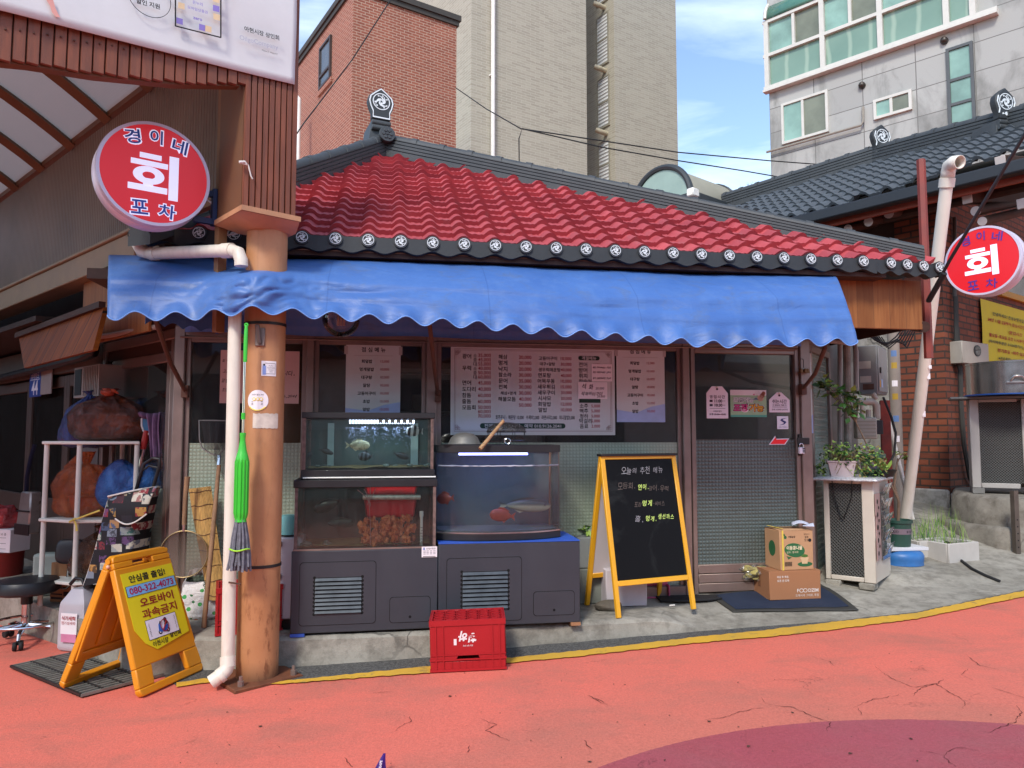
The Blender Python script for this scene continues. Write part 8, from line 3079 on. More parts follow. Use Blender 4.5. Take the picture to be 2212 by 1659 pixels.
MB().tube([P0.lerp(P1_,.985),P1_,at(2051,358,5.72),at(2060,351,5.66),at(2074,350,5.60)],.049,18,caps=False).build('elbow',m_ppipe,t,thick=.006)
MB().tube([P0.lerp(P1_,.962),P0.lerp(P1_,.985)],.058,18).build('collar',m_ppipe,t)
b=MB()
for f_,wd in((.33,.05),(.44,.05),(.47,.03)):
 q=P0.lerp(P1_,f_)
 b.box(q.x-.0+.01,q.y-.056,q.z,q.x+.035,q.y-.0525,q.z+wd)
b.build('old_sticker',m_paper,t,smooth=0)
p_=at(1993,440,5.62)
t=thing('red_post','red brown steel post rising beside the eave corner and cream pipe','post',(p_.x,5.62,0),R(5))
MB().tube([(0,0,1.9),(0,0,at(1993,345,5.62).z)],.032,6).build('shaft',mat('red_brown_paint','#7d3026',.55,var=.2,scale=8,dirt=.25),t)
t=thing('black_stay','long black stay pole slanting across the right red sign','pole',(0,0,0),0)
MB().tube([at(2004,652,5.4),at(2050,565,5.15),at(2230,262,4.6)],.012,10).build('pole',m_black,t)
MB().tube([at(2006,650,5.39),at(2040,590,5.2)],.020,8).build('wrapping',m_rubber,t)
# grey tiled house on the right
m_beam=mat('dark_old_beam','#3a2418',.75,var=.35,scale=9,stretch=(1,1,1),dirt=.3)
HC=at(2049,950,8.2)
HR=Frame(HC.x,HC.y,38)
HL=Frame(HC.x,HC.y,-52)
EV=HL.l(at(2000,400,7.5))
WT=EV.z-.14+.39*(-EV.y-.1)-.02
HK=thing('tiled_brick_house','traditional brick house with grey tiled roof and round rafters','house',HR.w(0,0),HR.a)
m_hbrick=brickmat('rough_orange_brick','#86462c','#5f2d1d','#352c25',.21,.075,.010,rough=.8,stain=.5,bumpk=1.0)
b=MB()
b.prism([(0,.62),(5.2,.62),(5.2,WT+.39*5.2),(0,WT)],0,.2)
b.box(-.0,.2,.62,.2,.5,WT)
b.build('brick_wall',m_hbrick,HK,smooth=0)
MB().box(.02,.5,2.6,.3,7.0,WT).build('upper_wall',m_beam,HK,smooth=0)
MB().box(.0-.02,.5,.3,.2,1.6,2.6).build('plaster_wall',concretemat('cracked_plaster',(.34,.32,.28),(.24,.22,.19)),HK)
b=MB().box(-.03,-.05,.45,3.2,-.0,.69)
b.box(-.05,0,.45,-.005,.5,.72)
b.build('plinth',concretemat('whitewashed_plinth',(.42,.41,.39),(.26,.24,.21)),HK,bev=.02)
toHK=lambda w:HR.l(w)
X0,Z0,X1,Z1=HR.rect(2158,590,2330,690,-.03)
b=MB()
b.box(X0,-.05,Z0,X1,-.0,Z0+.08).box(X0,-.05,Z0+.08,X0+.06,-.0,Z1+.2).box(X0+(X1-X0)*.45,-.05,Z0+.08,X0+(X1-X0)*.45+.05,0,Z1+.2).box(X0,-.05,Z1+.2,X1,0,Z1+.27)
w_=b.build('window',mat('yellow_window_frame','#b5861f',.5,var=.1),HK,bev=.004)
MB().box(X0+.06,-.02,Z0+.08,X1,-.01,Z1+.2).build('pane',glass('dark_window_glass',(.2,.22,.22),1.0),w_,smooth=0)
def tileroof(fr,EYr,EZr,T,polypx,lam,row,m,parent,invM,hroll=.034,step=.0166):
 c=1/math.sqrt(1+T*T)
 nr=Vector((0,-T*c,c))
 def rh(px,py):
  r=ray(px,py)
  o=fr.l((0,0,EYE))
  d=fr.l(Vector((0,0,EYE))+r)-o
  t_=(EZr+T*(o.y-EYr)-o.z)/(d.z-T*d.y)
  return o+d*t_
 P_=[rh(*q)for q in polypx]
 poly2=[(q.x,(q.y-EYr)/c)for q in P_]
 xs=[q[0]for q in poly2]
 bs=[q[1]for q in poly2]
 a0,a1,b1=min(xs),max(xs),max(bs)
 n=int((a1-a0)/step)
 b=MB()
 def rp2(a,bb,h):
  return invM@(fr.w(*(Vector((a,EYr+bb*c,EZr+bb*c*T))+nr*h)))
 for r_ in range(int(b1/row)+1):
  vs=[]
  for bb,off in((r_*row+.004,-.01),(r_*row,.024),(r_*row+row*.5,.012),((r_+1)*row+.02,-.003)):
   vs+=[rp2(a0+i*step,bb,off+roll(a0+i*step,lam)*hroll/.034)for i in range(n+1)]
  fs=[(j*(n+1)+i,j*(n+1)+i+1,(j+1)*(n+1)+i+1,(j+1)*(n+1)+i)for j in range(3)for i in range(n)if inpoly(a0+(i+.5)*step,r_*row+row/2,poly2)]
  b.add(vs,fs)
 b.build('roof_tiles',m,parent,smooth=50)
 return rh,rp2
iHK=(Matrix.Translation(HK.location)@Matrix.Rotation(HR.a,4,'Z')).inverted()
m_btile=mat('blue_grey_roof_tile','#474d53',.5,var=.12,scale=4,dirt=.15,dirtc=(.12,.13,.14),bump=.15,bscale=200)
m_gutter=mat('black_gutter','#202124',.45,var=.15)
rh,rp2=tileroof(HL,EV.y,EV.z,.50,[(1590,452),(1712,478),(2420,258),(2420,190),(2158,286),(1900,352),(1640,430)],.26,.20,m_btile,HK,iHK,.05)
r0,r1,r2=[iHK@HL.w(*rh(*q))for q in((1560,452),(1893,352),(2400,225))]
ridge('roof_ridge',r0+Vector((0,0,.02)),r1+Vector((0,0,.02)),HK,1.2)
ridge('roof_ridge',r1+Vector((0,0,.02)),r2+Vector((0,0,.02)),HK,1.2)
cA=HL.a-HR.a
for px,py,s_ in((1908,332,1.35),(2176,268,1.35)):
 q=iHK@HL.w(*rh(px,py+16))
 ornament(HK,Matrix.Translation(q+Vector((0,0,.16)))@Matrix.Rotation(R(0)-HR.a+R(14),4,'Z'),s_,base=True,flower=False)
e0,e1=iHK@HL.w(EV.x-2.4,EV.y-.02,EV.z-.06),iHK@HL.w(EV.x+3.6,EV.y-.02,EV.z-.06)
MB().bar(e0,e1,.13,.13).build('gutter',m_gutter,HK,bev=.02,seg=2)
e0,e1=iHK@HL.w(EV.x-2.4,EV.y+.10,EV.z-.135),iHK@HL.w(EV.x+3.6,EV.y+.10,EV.z-.135)
MB().bar(e0,e1,.04,.075).build('fascia',mat('red_stained_fascia','#8b3a22',.6,var=.2,scale=6),HK)
b=MB()
s0,s1=HL.w(EV.x-2.4,EV.y+.1,EV.z-.14),HL.w(EV.x+3.6,EV.y+.1,EV.z-.14)
s2,s3=HL.w(EV.x+3.6,EV.y+3.0,EV.z+1.0),HL.w(EV.x-2.4,EV.y+3.0,EV.z+1.0)
b.add([iHK@q for q in(s0,s1,s2,s3)],[(0,1,2,3)])
b.add([iHK@(q+Vector((0,0,.10)))for q in(s0,s1,s2,s3)],[(3,2,1,0)])
b.build('soffit',woodmat('soffit_board','#3f2718','#5c3a22',.14,'x',(9,9,9),.7),HK,smooth=0)
m_end=mat('white_painted_end','#bdb0aa',.8,var=.08,dirt=.15)
for px,py,r_ in((1832,494,.050),(1876,479,.053),(1920,461,.056),(1966,438,.058),(2108,456,.05),(2122,478,.045)):
 e=HL.hit(px,py,EV.y+.22)
 p0_,p1_=iHK@HL.w(e.x,e.y,e.z),iHK@HL.w(e.x,e.y+1.3,e.z+.36)
 g=MB().tube([p0_,p1_],[r_,r_*1.1],16).build('rafter',m_beam,HK)
 d_=(p1_-p0_).normalized()
 MB().tube([p0_-d_*.004,p0_+d_*.01],r_*.97,16).build('end_cap',m_end,g)
for px,py,w_,h_ in((2088,420,.10,.19),(2161,350,.10,.12),(2206,440,.08,.1)):
 e=HL.hit(px,py,EV.y+.18)
 p0_,p1_=iHK@HL.w(e.x,e.y,e.z),iHK@HL.w(e.x+.1,e.y+1.4,e.z+.25)
 g=MB().bar(p0_,p1_,w_,h_).build('beam',m_beam,HK,bev=.01)
 d_=(p1_-p0_).normalized()
 MB().bar(p0_-d_*.004,p0_+d_*.006,w_*.97,h_*.97).build('end_cap',m_end,g,bev=.01)
for i in range(5):
 p0_,p1_=iHK@HL.w(EV.x-1.8,EV.y+.5+.35*i,EV.z-.1+.17*i),iHK@HL.w(EV.x+1.6,EV.y+.5+.35*i,EV.z-.1+.17*i)
 MB().tube([p0_,p1_],.055,10).build('purlin',m_beam,HK)
cn_=[HR.hit(2115,645,-.012),HR.hit(2245,680,-.012),HR.hit(2245,786,-.012),HR.hit(2118,779,-.012)]
t=thing('cloth_banner','yellow cloth notice with red and black writing on the brick wall','banner',HR.w(cn_[0].x,-.012,cn_[3].z),HR.a)
wb,hb=cn_[1].x-cn_[0].x,cn_[0].z-cn_[3].z
b=MB().grid(lambda u,v:(wb*u,-.012-.010*math.sin(5*u+2*v)*math.sin(math.pi*v),hb*v+.02*(math.sin(math.pi*u)-1)*v*0),20,12)
b.build('cloth',mat('yellow_cloth','#c9bb22',.7,var=.06,bump=.2,bscale=20),t,smooth=70)
b=MB()
for s_,x,z,k,mi in(('안녕하세요! 은성순댓국입니다.',.46,.80,.60,0),('24년 11월 5일부터 점심시간만 영업합니다.',.50,.69,.84,1),('영업시간',.52,.55,.22,1),('월요일~토요일 오전 11시부터 오후 4시까지',.50,.44,.82,1),('(마지막주문은 3시30분까지) (재료소진시 마감)',.54,.33,.92,0),('정기휴일 : 매주 일요일 휴무',.52,.21,.62,1),('※저녁 판매는 순댓국을 팔지 않습니다',.52,.08,.60,0)):
 b.text(s_,x*wb,-.027,z*hb,w=k*wb,h=.062*hb if k>.3 else .06*hb,mi=mi,bold=.02,shear=.1)
b.build('writing',[mat('dark_olive_ink','#2a3018'),m_redink],t,smooth=0)
mb_=HR.rect(2084,735,2131,790,-.16)
t=thing('meter_box','cream steel meter box with round glass window on the brick wall','meter box',HR.w((mb_[0]+mb_[2])/2,-.16,(mb_[1]+mb_[3])/2),HR.a+R(-6))
wb,hb=mb_[2]-mb_[0],mb_[3]-mb_[1]
MB().box(-wb/2,0,-hb/2,wb/2,.17,hb/2).build('body',mat('cream_meter_box','#a39b8f',.5,var=.06,dirt=.3),t,bev=.006)
b=MB().disc((.03,.03),.075,-.008,0,30,0,1.0,.85)
b.build('window_rim',m_black,t)
MB().disc((.03,.03),.06,-.010,-.008,30,0,1.0,.85).build('glass',glass('meter_glass',(.4,.42,.42),1.0),t,smooth=0)
t=thing('cable_bundle','thick bundle of black cables strapped down the corner of the brick wall','cables',(0,0,0),0)
for k in range(4):
 o_=.012*k
 q=[HR.w(HR.hit(px,py,-.04).x+o_,-.04-.01*(k%2),HR.hit(px,py,-.04).z)for px,py in((2062,640),(2063,700),(2064+2*k,770),(2072,800),(2074,880),(2080,960),(2092,1030),(2108,1064))]
 MB().tube(q,.014,8).build('cable',mat('grey_black_cable','#34332f',.7,var=.2),t)
MB().tube([HR.w(HR.hit(px,py,-.03).x,-.03,HR.hit(px,py,-.03).z)for px,py in((2062,470),(2062,560),(2062,645))],.022,10).build('conduit',mat('dark_conduit','#4a4843',.6,var=.15),t)
MB().tube([HR.w(HR.hit(px,py,-.05).x,-.05,HR.hit(px,py,-.05).z)for px,py in((2083,790),(2085,806),(2098,818),(2110,815),(2114,795))],.012,8).build('loop',m_rubber,t)
p2=at(2150,1066,7.3)
t=thing('air_conditioner','ivory air conditioner outdoor unit standing on the ledge by the brick wall','air conditioner',(p2.x,7.3,p2.z),R(-28),'outdoor units')
w2_,h2_=.95,at(2150,862,7.3).z-p2.z
lx=(at(2104,950,7.3).x-p2.x)*1.02
b=MB()
b.box(lx,0,.05,lx+.08,.04,h2_).box(lx+.43,0,.05,lx+w2_,.04,h2_).box(lx+.08,.004,.05,lx+.40,.04,.10).box(lx+.08,.004,h2_-.03,lx+.40,.04,h2_)
b.box(lx,.04,.05,lx+.02,.34,h2_).box(lx+.02,.04,h2_-.02,lx+w2_,.34,h2_).box(lx+w2_-.02,.04,.05,lx+w2_,.34,h2_-.02).box(lx+.02,.3,.05,lx+w2_-.02,.34,h2_-.02)
b.build('casing',mat('pale_grey_enamel','#a7a39d',.4,var=.05,dirt=.12),t,bev=.006)
MB().box(lx+.08,.016,.10,lx+.43,.03,h2_-.03).build('grille',m_gr,t,smooth=0)
for x_ in(lx,lx+.6):
 MB().box(x_,-.04,0,x_+.1,.36,.05).build('foot',mat('grey_foot','#777571',.6),t)
t2=thing('grey_board','thin grey board lying as a shelf on the right outdoor unit','board',(p2.x,7.3,p2.z+h2_+.002),R(-28))
MB().box(lx-.16,-.08,0,lx+w2_,.36,.022).build('board',mat('grey_sheet_board','#6b6d6b',.6,var=.1,dirt=.2),t2,bev=.004)
t3=thing('steel_pot','big round steel pot with clasp standing on the grey board','pot',(p2.x+.16,7.25,p2.z+h2_+.040),R(-25))
ph=at(2170,784,7.2).z-p2.z-h2_-.04
rp3=.38
MB().lathe([(0,0),(rp3,0),(rp3,ph*.93),(rp3*1.01,ph*.94),(rp3*1.01,ph),(rp3*.5,ph+.02),(0,ph+.03)],n=48).build('body',mat('polished_steel','#b0aeaa',.22,metal=.95,var=.08,scale=8),t3)
MB().lathe([(rp3*.98,-.016),(rp3*1.03,-.01),(rp3*1.03,-.0),(rp3*.98,.0)],n=48).build('blue_ring',mat('blue_ring','#1f4f9a',.4),t3)
b=MB().box(-.09,-rp3-.02,ph*.30,.09,-rp3+.02,ph*.36)
b.tube([(-.06,-rp3-.02,ph*.36),(-.03,-rp3-.04,ph*.5),(.03,-rp3-.04,ph*.5),(.06,-rp3-.02,ph*.36)],.012,8)
b.build('clasp',m_steel,t3,bev=.003)
t=thing('stone_ledge','rough stained concrete ledge and steps below the right outdoor unit','steps',(0,0,0),0)
m_rough=concretemat('rough_brown_concrete',(.27,.245,.205),(.17,.155,.125),(.075,.06,.045))
def lump(poly,ztop,zbot,amp,name):
 """A slab of rough-cast concrete over a plan outline."""
 n=len(poly)
 pts=[]
 for i in range(n):
  p_,q_=Vector(poly[i]),Vector(poly[(i+1)%n])
  k=max(2,int((q_-p_).length/.06))
  pts+=[p_.lerp(q_,j/k)for j in range(k)]
 c=sum((Vector((p_.x,p_.y))for p_ in pts),Vector((0,0)))/len(pts)
 vs,m_=[],len(pts)
 for s_,z_ in((1.03,zbot),(1.02,zbot*.5+ztop*.5),(1.0,ztop-.03),(.965,ztop),(.6,ztop),(.25,ztop)):
  for p_ in pts:
   q_=c+(Vector((p_.x,p_.y))-c)*s_
   w_=amp*noise.noise((q_.x*5,q_.y*5,z_*6))
   vs.append((q_.x+w_,q_.y+w_,z_+.6*amp*noise.noise((q_.x*4,q_.y*4,7))))
 fs=[(r_*m_+i,r_*m_+(i+1)%m_,(r_+1)*m_+(i+1)%m_,(r_+1)*m_+i)for r_ in range(5)for i in range(m_)]
 fs.append(tuple(range(5*m_,6*m_)))
 return MB().add(vs,fs).build(name,m_rough,t,smooth=60,fix=True)
zz0=p2.z
A_=[at(2056,1068,7.55),at(2110,1069,7.1),at(2190,1066,6.8),at(2420,1060,6.4),at(2420,1000,8.6),at(2056,1000,8.3)]
lump([(q.x,q.y)for q in A_],zz0-.004,.1,.012,'ledge')
B_=[at(2025,1140,7.6),at(2080,1140,7.1),at(2155,1140,6.75),at(2420,1140,6.3),at(2420,1100,7.2),at(2060,1100,8.0),at(2030,1100,8.1)]
lump([(q.x,q.y)for q in B_],zz0-.27,.05,.03,'step')
p_=at(2190,1060,6.6)
t=thing('angle_iron','perforated rusty angle iron leg at the right edge','bracket',(p_.x,6.6,.1),R(10))
b=MB().box(0,0,.0,.045,.004,p_.z-.1).box(0,.004,0,.004,.045,p_.z-.1)
for i in range(8):
 b.disc((.022,.05+i*.06),.007,-.001,0,10,1)
b.build('leg',[mat('grey_brown_steel','#5a5149',.6,metal=.3,var=.25,dirt=.4),m_hole],t)
# buildings behind
def bwin(fr,px0,py0,px1,py1,y=0.0):
 return fr.rect(px0,py0,px1,py1,y)
BC=at(755,500,16.5)
BRr,BRl=Frame(BC.x,BC.y,33),Frame(BC.x,BC.y,-57)
xr=BRr.hit(985,300).x
ztop=BRr.hit(985,47).z
xl=BRl.hit(560,300).x
BB=thing('brick_building','red brick apartment block with a dark coping behind the tiled roof','building',BRr.w(0,0),BRr.a)
m_rbrick=brickmat('red_brick','#9a5945','#854a3a','#b59a86',.20,.067,.008,stain=.3,bumpk=.4)
MB().box(0,0,-.5,xr,8,ztop).build('wall',m_rbrick,BB,smooth=0)
b=MB()
b.box(-.05,-.05,ztop-.12,xr+.05,8.05,ztop).box(-.09,-.09,ztop,xr+.09,8.1,ztop+.14)
b.build('coping',mat('dark_coping','#3a3732',.7,var=.2,dirt=.3),BB)
wx0,wz0,wx1,wz1=bwin(BRl,694,84,716,176)
wz1,wz0=BRl.hit(705,92).z,BRl.hit(705,182).z
wb_=[BRr.l(BRl.w(x,0))for x in(wx0,wx1)]
ya,yb=wb_[0].y,wb_[1].y
b=MB()
b.box(-.06,yb,wz0,.02,ya,wz0+.06).box(-.06,yb,wz1-.06,.02,ya,wz1).box(-.06,yb,wz0+.06,.02,yb+.06,wz1-.06).box(-.06,ya-.06,wz0+.06,.02,ya,wz1-.06).box(-.06,yb+.06,wz0+(wz1-wz0)*.27,.02,ya-.06,wz0+(wz1-wz0)*.27+.06)
w_=b.build('window',mat('brown_window_frame','#3a2e29',.5,var=.1),BB)
m_dpane=mat('grey_window_pane','#4b4f52',.12,var=.3,scale=1.5)
MB().box(-.03,yb+.06,wz0+.06,.0,ya-.06,wz1-.06).build('pane',m_dpane,w_,smooth=0)
b=MB().box(-.05,yb-.1,wz0-.12,.01,ya+.1,wz0-.002)
b.build('sill',m_rbrick,w_)
p_=at(645,270,18.5)
t=thing('white_drainpipe','white drainpipe on the left side of the red brick block','pipe',(p_.x,p_.y,0),0)
MB().tube([(0,0,0),(0,0,at(645,214,18.5).z),(-.1,.1,at(645,209,18.5).z+.05)],.055,10).build('tube',m_white,t)
p_=at(600,400,22)
PB=thing('pale_building','cream building with a balcony glimpsed to the left of the red brick block','building',(p_.x,22,0),R(20))
MB().box(-3,0,-.5,.75,4,9.2).build('wall',mat('cream_wall','#b9b3a2',.8,var=.1,dirt=.2),PB,smooth=0)
for z in(4.6,7.0):
 MB().box(-3.1,-.5,z,.85,-.01,z+.9).build('balcony',mat('balcony_white','#c7c5bf',.6)if z<5 else bpy.data.materials['balcony_white'],PB)
m_gbrick=brickmat('grey_strip_tile','#aca695','#9c9686','#b4ae9e',.42,.095,.012,stain=.05,bumpk=.22,bias=.0)
AC_=at(1017,300,25.0)
APr,APl=Frame(AC_.x,AC_.y,33),Frame(AC_.x,AC_.y,-57)
AP=thing('apartment_tower','tall grey tiled apartment tower behind the brick block','building',APr.w(0,0),APr.a)
xr=APr.hit(1268,300).x
MB().box(0,0,-.5,xr,7.0,24).build('wall',m_gbrick,AP,smooth=0)
xp=APr.hit(1061,300).x
MB().tube([(xp,-.12,0),(xp,-.12,24)],.075,12).build('drainpipe',m_white,AP)
b=MB()
for z in range(2,24,3):
 b.box(xp-.1,-.12,z,xp+.1,0,z+.05)
b.build('pipe_bracket',m_white,AP)
A2=at(1329,300,29.5)
A2r,A2l=Frame(A2.x,A2.y,33),Frame(A2.x,A2.y,-57)
xr2=A2r.hit(1464,300).x
AQ=thing('stair_tower','grey tiled tower with white louvred windows to the right of the taller block','building',A2r.w(0,0),A2r.a)
MB().box(0,0,-.5,xr2,12,26).build('wall',m_gbrick,AQ,smooth=0)
m_louv=NT('white_louvre')
lz=m_louv.sep()[2]
m_louv.set(Base_Color=m_louv.mix(m_louv.ramp(m_louv.math('SINE',m_louv.math('MULTIPLY',lz,42)),(.3,0.0),(.7,1.0)),(.50,.50,.48),(.72,.72,.69)),Roughness=.5)
m_louv.bump(m_louv.math('SINE',m_louv.math('MULTIPLY',lz,42)),.6,.03)
for q in((1291,43,1314,131),(1293,177,1316,267),(1295,313,1317,401),(1290,-90,1312,-4)):
 x0,z0,x1,z1=bwin(A2l,*q)
 pa_,pb_=A2r.l(A2l.w(x0,0)).y,A2r.l(A2l.w(x1,0)).y
 b=MB()
 b.box(-.05,pb_,z0-.08,.05,pa_,z0).box(-.05,pb_,z1,.05,pa_,z1+.06).box(-.05,pb_-.06,z0-.08,.05,pb_,z1+.06).box(-.05,pa_,z0-.08,.05,pa_+.06,z1+.06).box(-.05,pb_,z0+(z1-z0)*.48,.05,pa_,z0+(z1-z0)*.48+.07)
 w_=b.build('window',mat('pale_window_frame','#8f8a7a',.6,var=.08)if q[0]==1291 else bpy.data.materials['pale_window_frame'],AQ)
 MB().box(-.03,pb_,z0,.02,pa_,z1).build('louvre',m_louv.mat,w_,smooth=0)
for px,py in((1306,17),(1308,153),(1311,289)):
 h_=A2l.hit(px,py)
 q=A2r.l(A2l.w(h_.x,0))
 MB().tube([(0.0,q.y,h_.z),(-.35,q.y,h_.z+.02),(-.48,q.y+.12,h_.z+.10)],.10,12).build('vent_elbow',mat('cream_vent','#b3aa90',.5)if py==17 else bpy.data.materials['cream_vent'],AQ)
SC=at(1664,300,21.0)
SF=Frame(SC.x,SC.y,-45)
SB=thing('stone_building','pale stone clad block with a green glazed balcony on the right','building',SF.w(0,0),SF.a)
W_=17.0
tst=NT('stone_cladding')
x,y,z=tst.sep()
br=tst.n.new('ShaderNodeTexBrick')
br.offset=.0
br.inputs['Scale'].default_value=1
br.inputs['Brick Width'].default_value=1.30
br.inputs['Row Height'].default_value=.72
br.inputs['Mortar Size'].default_value=.012
br.inputs['Mortar Smooth'].default_value=.1
br.inputs['Color1'].default_value=(.40,.40,.375,1)
br.inputs['Color2'].default_value=(.32,.32,.30,1)
br.inputs['Mortar'].default_value=(.15,.145,.135,1)
tst.l.new(tst.vec(tst.math('ADD',x,y),z),br.inputs['Vector'])
stn=tst.ramp(tst.noise(1.0,7,.62,tst.scaled(.9,.9,.40),.6),(.48,0.0),(.66,1.0))
cst=tst.mix(tst.math('MULTIPLY',stn,.95),br.outputs['Color'],(.17,.17,.155))
cst=tst.mix(.5,cst,tst.mix(tst.noise(40,5,.7),(.8,.8,.8),(1.18,1.18,1.18)),'MULTIPLY')
tst.set(Base_Color=cst,Roughness=.7)
tst.bump(tst.math('MULTIPLY',br.outputs['Fac'],-1.0),.4,.02)
ZT_=22
MB().box(0,0,-.5,W_,9,ZT_).build('wall',tst.mat,SB,smooth=0)
m_wf=mat('white_window_frame','#c9c7be',.5,var=.05,dirt=.12)
m_gf=mat('grey_window_frame','#4d5152',.5,var=.1)
m_gpane=mat('green_tinted_pane','#7fa093',.10,var=.35,scale=.9)
m_gpane2=mat('brown_green_pane','#6f7463',.12,var=.3,scale=1.2)
def swin(q,frame,panes,split=None,hsplit=None):
 h0,h1=SF.hit(*q[0]),SF.hit(*q[1])
 x0,x1,z1,z0=h0.x,h1.x,h0.z,h1.z
 b=MB()
 e=.07
 b.box(x0-e,-.07,z0-e,x1+e,.02,z0).box(x0-e,-.07,z1,x1+e,.02,z1+e).box(x0-e,-.07,z0,x0,.02,z1).box(x1,-.07,z0,x1+e,.02,z1)
 if split:
  xm=x0+(x1-x0)*split
  b.box(xm-e/2,-.06,z0,xm+e/2,.02,z1)
 for hs in(hsplit or[]):
  b.box(x0,-.06,z0+(z1-z0)*hs,x1,.02,z0+(z1-z0)*hs+e)
 w_=b.build('window',frame,SB)
 if split:
  MB().box(x0,-.03,z0,xm-e/2,-.005,z1).build('pane',panes[0],w_,smooth=0)
  MB().box(xm+e/2,-.03,z0,x1,-.005,z1).build('pane',panes[1],w_,smooth=0)
 else:
  MB().box(x0,-.03,z0,x1,-.005,z1).build('pane',panes[0],w_,smooth=0)
swin(((1694,230),(1786,281)),m_wf,(m_gpane,m_gpane2),.46)
swin(((1894,222),(1965,233)),m_wf,(m_gpane,m_gpane2),.46)
swin(((2051,112),(2104,300)),m_gf,(m_gpane,),None,(.40,.66))
b=MB()
for px,py in((1860,182),(2038,85)):
 q=SF.hit(px,py,-.1)
 SBv=MB().ball((q.x,-.05,q.z),(.085,.085,.085),14,10)
 SBv.tube([(q.x,.02,q.z-.01),(q.x,-.05,q.z-.01)],.09,14)
 SBv.build('vent_cap',mat('vent_steel','#4a4540',.35,metal=.6,var=.2)if px==1860 else bpy.data.materials['vent_steel'],SB)
q0_,q1_=SF.hit(1656,331,-.12),SF.hit(1860,268,-.12)
MB().tube([(q0_.x,-.12,(q0_.z+q1_.z)/2),(q1_.x,-.12,(q0_.z+q1_.z)/2),(q1_.x+.05,-.10,(q0_.z+q1_.z)/2+.1),(q1_.x+.05,-.08,(q0_.z+q1_.z)/2+.5)],.035,8).build('wall_pipe',mat('stone_grey_pipe','#8c867b',.6),SB)
xb0=.02
xs=[xb0]+[SF.hit(px,py,-.15).x for px,py in((1777,120),(1901,70),(2043,20),(2100,0))]
zb=SF.hit(1662,190,-.15).z
zb2=SF.hit(1901,103,-.15).z
zb=(zb+zb2)/2
zm=SF.hit(1664,121,-.15).z
zm=(zm+SF.hit(1897,33,-.15).z)/2
zt=SF.hit(1662,52,-.15).z+.05
b=MB()
e=.09
YBc=-.18
for z in(zb-.05,zm,zt):
 b.box(xb0-.1,YBc,z,xs[-1]+.5,-.002,z+e)
for x_ in xs:
 b.box(x_-e/2-.02,YBc,zb+.04,x_+e/2+.02,-.002,zm).box(x_-e/2-.02,YBc,zm+e,x_+e/2+.02,-.002,zt)
for i in range(len(xs)-1):
 xm=(xs[i]+xs[i+1])/2
 b.box(xm-.04,YBc+.02,zm+e,xm+.04,-.002,zt)
b.box(xb0-.12,YBc-.03,zb-.12,xs[-1]+.5,.0,zb-.055)
bal=b.build('balcony',m_wf,SB)
tgn=NT('green_balcony_glass')
x,y,z=tgn.sep()
fold=tgn.math('SINE',tgn.math('MULTIPLY',tgn.math('ADD',x,tgn.math('MULTIPLY',tgn.noise(.8,2),.25)),11))
tgn.set(Base_Color=tgn.mix(tgn.ramp(fold,(.72,0.0),(.98,.45)),tgn.mix(tgn.noise(.8,5),(.12,.22,.17),(.24,.36,.28)),(.42,.52,.40)),Roughness=.12)
for i in range(len(xs)-1):
 xa,xb_=xs[i]+.07,xs[i+1]-.07
 MB().box(xa,-.08,zb+.04,xb_,-.03,zm).build('lower_pane',tgn.mat,bal,smooth=0)
 xm=(xs[i]+xs[i+1])/2
 MB().box(xa,-.08,zm+e,xm-.04,-.03,zt).build('upper_pane',m_gpane,bal,smooth=0)
 MB().box(xm+.04,-.08,zm+e,xb_,-.03,zt).build('upper_pane',m_gpane2,bal,smooth=0)
b=MB().grid(lambda u,v:(xb0+(xs[-1]+.4-xb0)*u,YBc+1.6*(1-math.cos(math.pi/2*v)),zt+e+1.0*math.sin(math.pi/2*v)),8,10)
b.build('curved_roof',mat('green_roof_glass','#4d7a6a',.12,var=.25,scale=1),SB,thick=.04)
for i,x_ in enumerate(xs):
 MB().tube([(x_,YBc-.03+1.6*(1-math.cos(math.pi/2*v/8)),zt+e+.03+1.0*math.sin(math.pi/2*v/8))for v in range(9)],.055,6).build('roof_rib',m_wf,SB)
VP=at(1428,440,12.5)
VR=thing('barrel_canopy','dark framed barrel roofed canopy rising behind the long roof ridge','canopy',VP,R(-50))
ri=math.radians(0)
rad=.62
b=MB().tube([(rad*1.0*math.cos(q),0,rad*math.sin(q))for q in[math.pi*i/24 for i in range(25)]],.055,8)
b.box(-rad,-.05,-.08,rad,.05,.03)
b.build('arch_frame',mat('charcoal_frame','#2f3437',.5,var=.1),VR)
MB().prism([(rad*.96*math.cos(q),rad*.96*math.sin(q))for q in[math.pi*i/24 for i in range(25)]],-.01,.01).build('fanlight',mat('frosted_green_pane','#8fa398',.35,var=.15,scale=1.5),VR,smooth=0)
MB().grid(lambda u,v:(rad*.97*math.cos(math.pi*u),.06+4.2*v,rad*.97*math.sin(math.pi*u)),24,6).build('barrel_sheet',mat('smoky_sheet','#8b8778',.45,var=.1,scale=1),VR,thick=.02)
for y_ in(1.4,2.8,4.2):
 MB().tube([(rad*math.cos(q),y_,rad*math.sin(q))for q in[math.pi*i/18 for i in range(19)]],.025,6).build('roof_rib',bpy.data.materials['charcoal_frame'],VR)
b=MB().box(rad-.12,-.06,-1.6,rad+.06,.10,-.08).box(rad-.05,.10,-.10,rad+.10,4.3,.04).box(rad-.05,.1,-.32,rad+.02,4.3,-.18).box(rad-.05,.1,-1.6,rad+.02,.3,-.3).box(-rad-.06,-.06,-1.6,-rad+.1,.1,-.08)
b.build('post_frame',bpy.data.materials['charcoal_frame'],VR,bev=.01)
MB().box(rad-.035,.3,-1.5,rad-.02,4.2,-.32).build('side_pane',mat('pale_side_pane','#a7b0b4',.2,var=.2),VR,smooth=0)
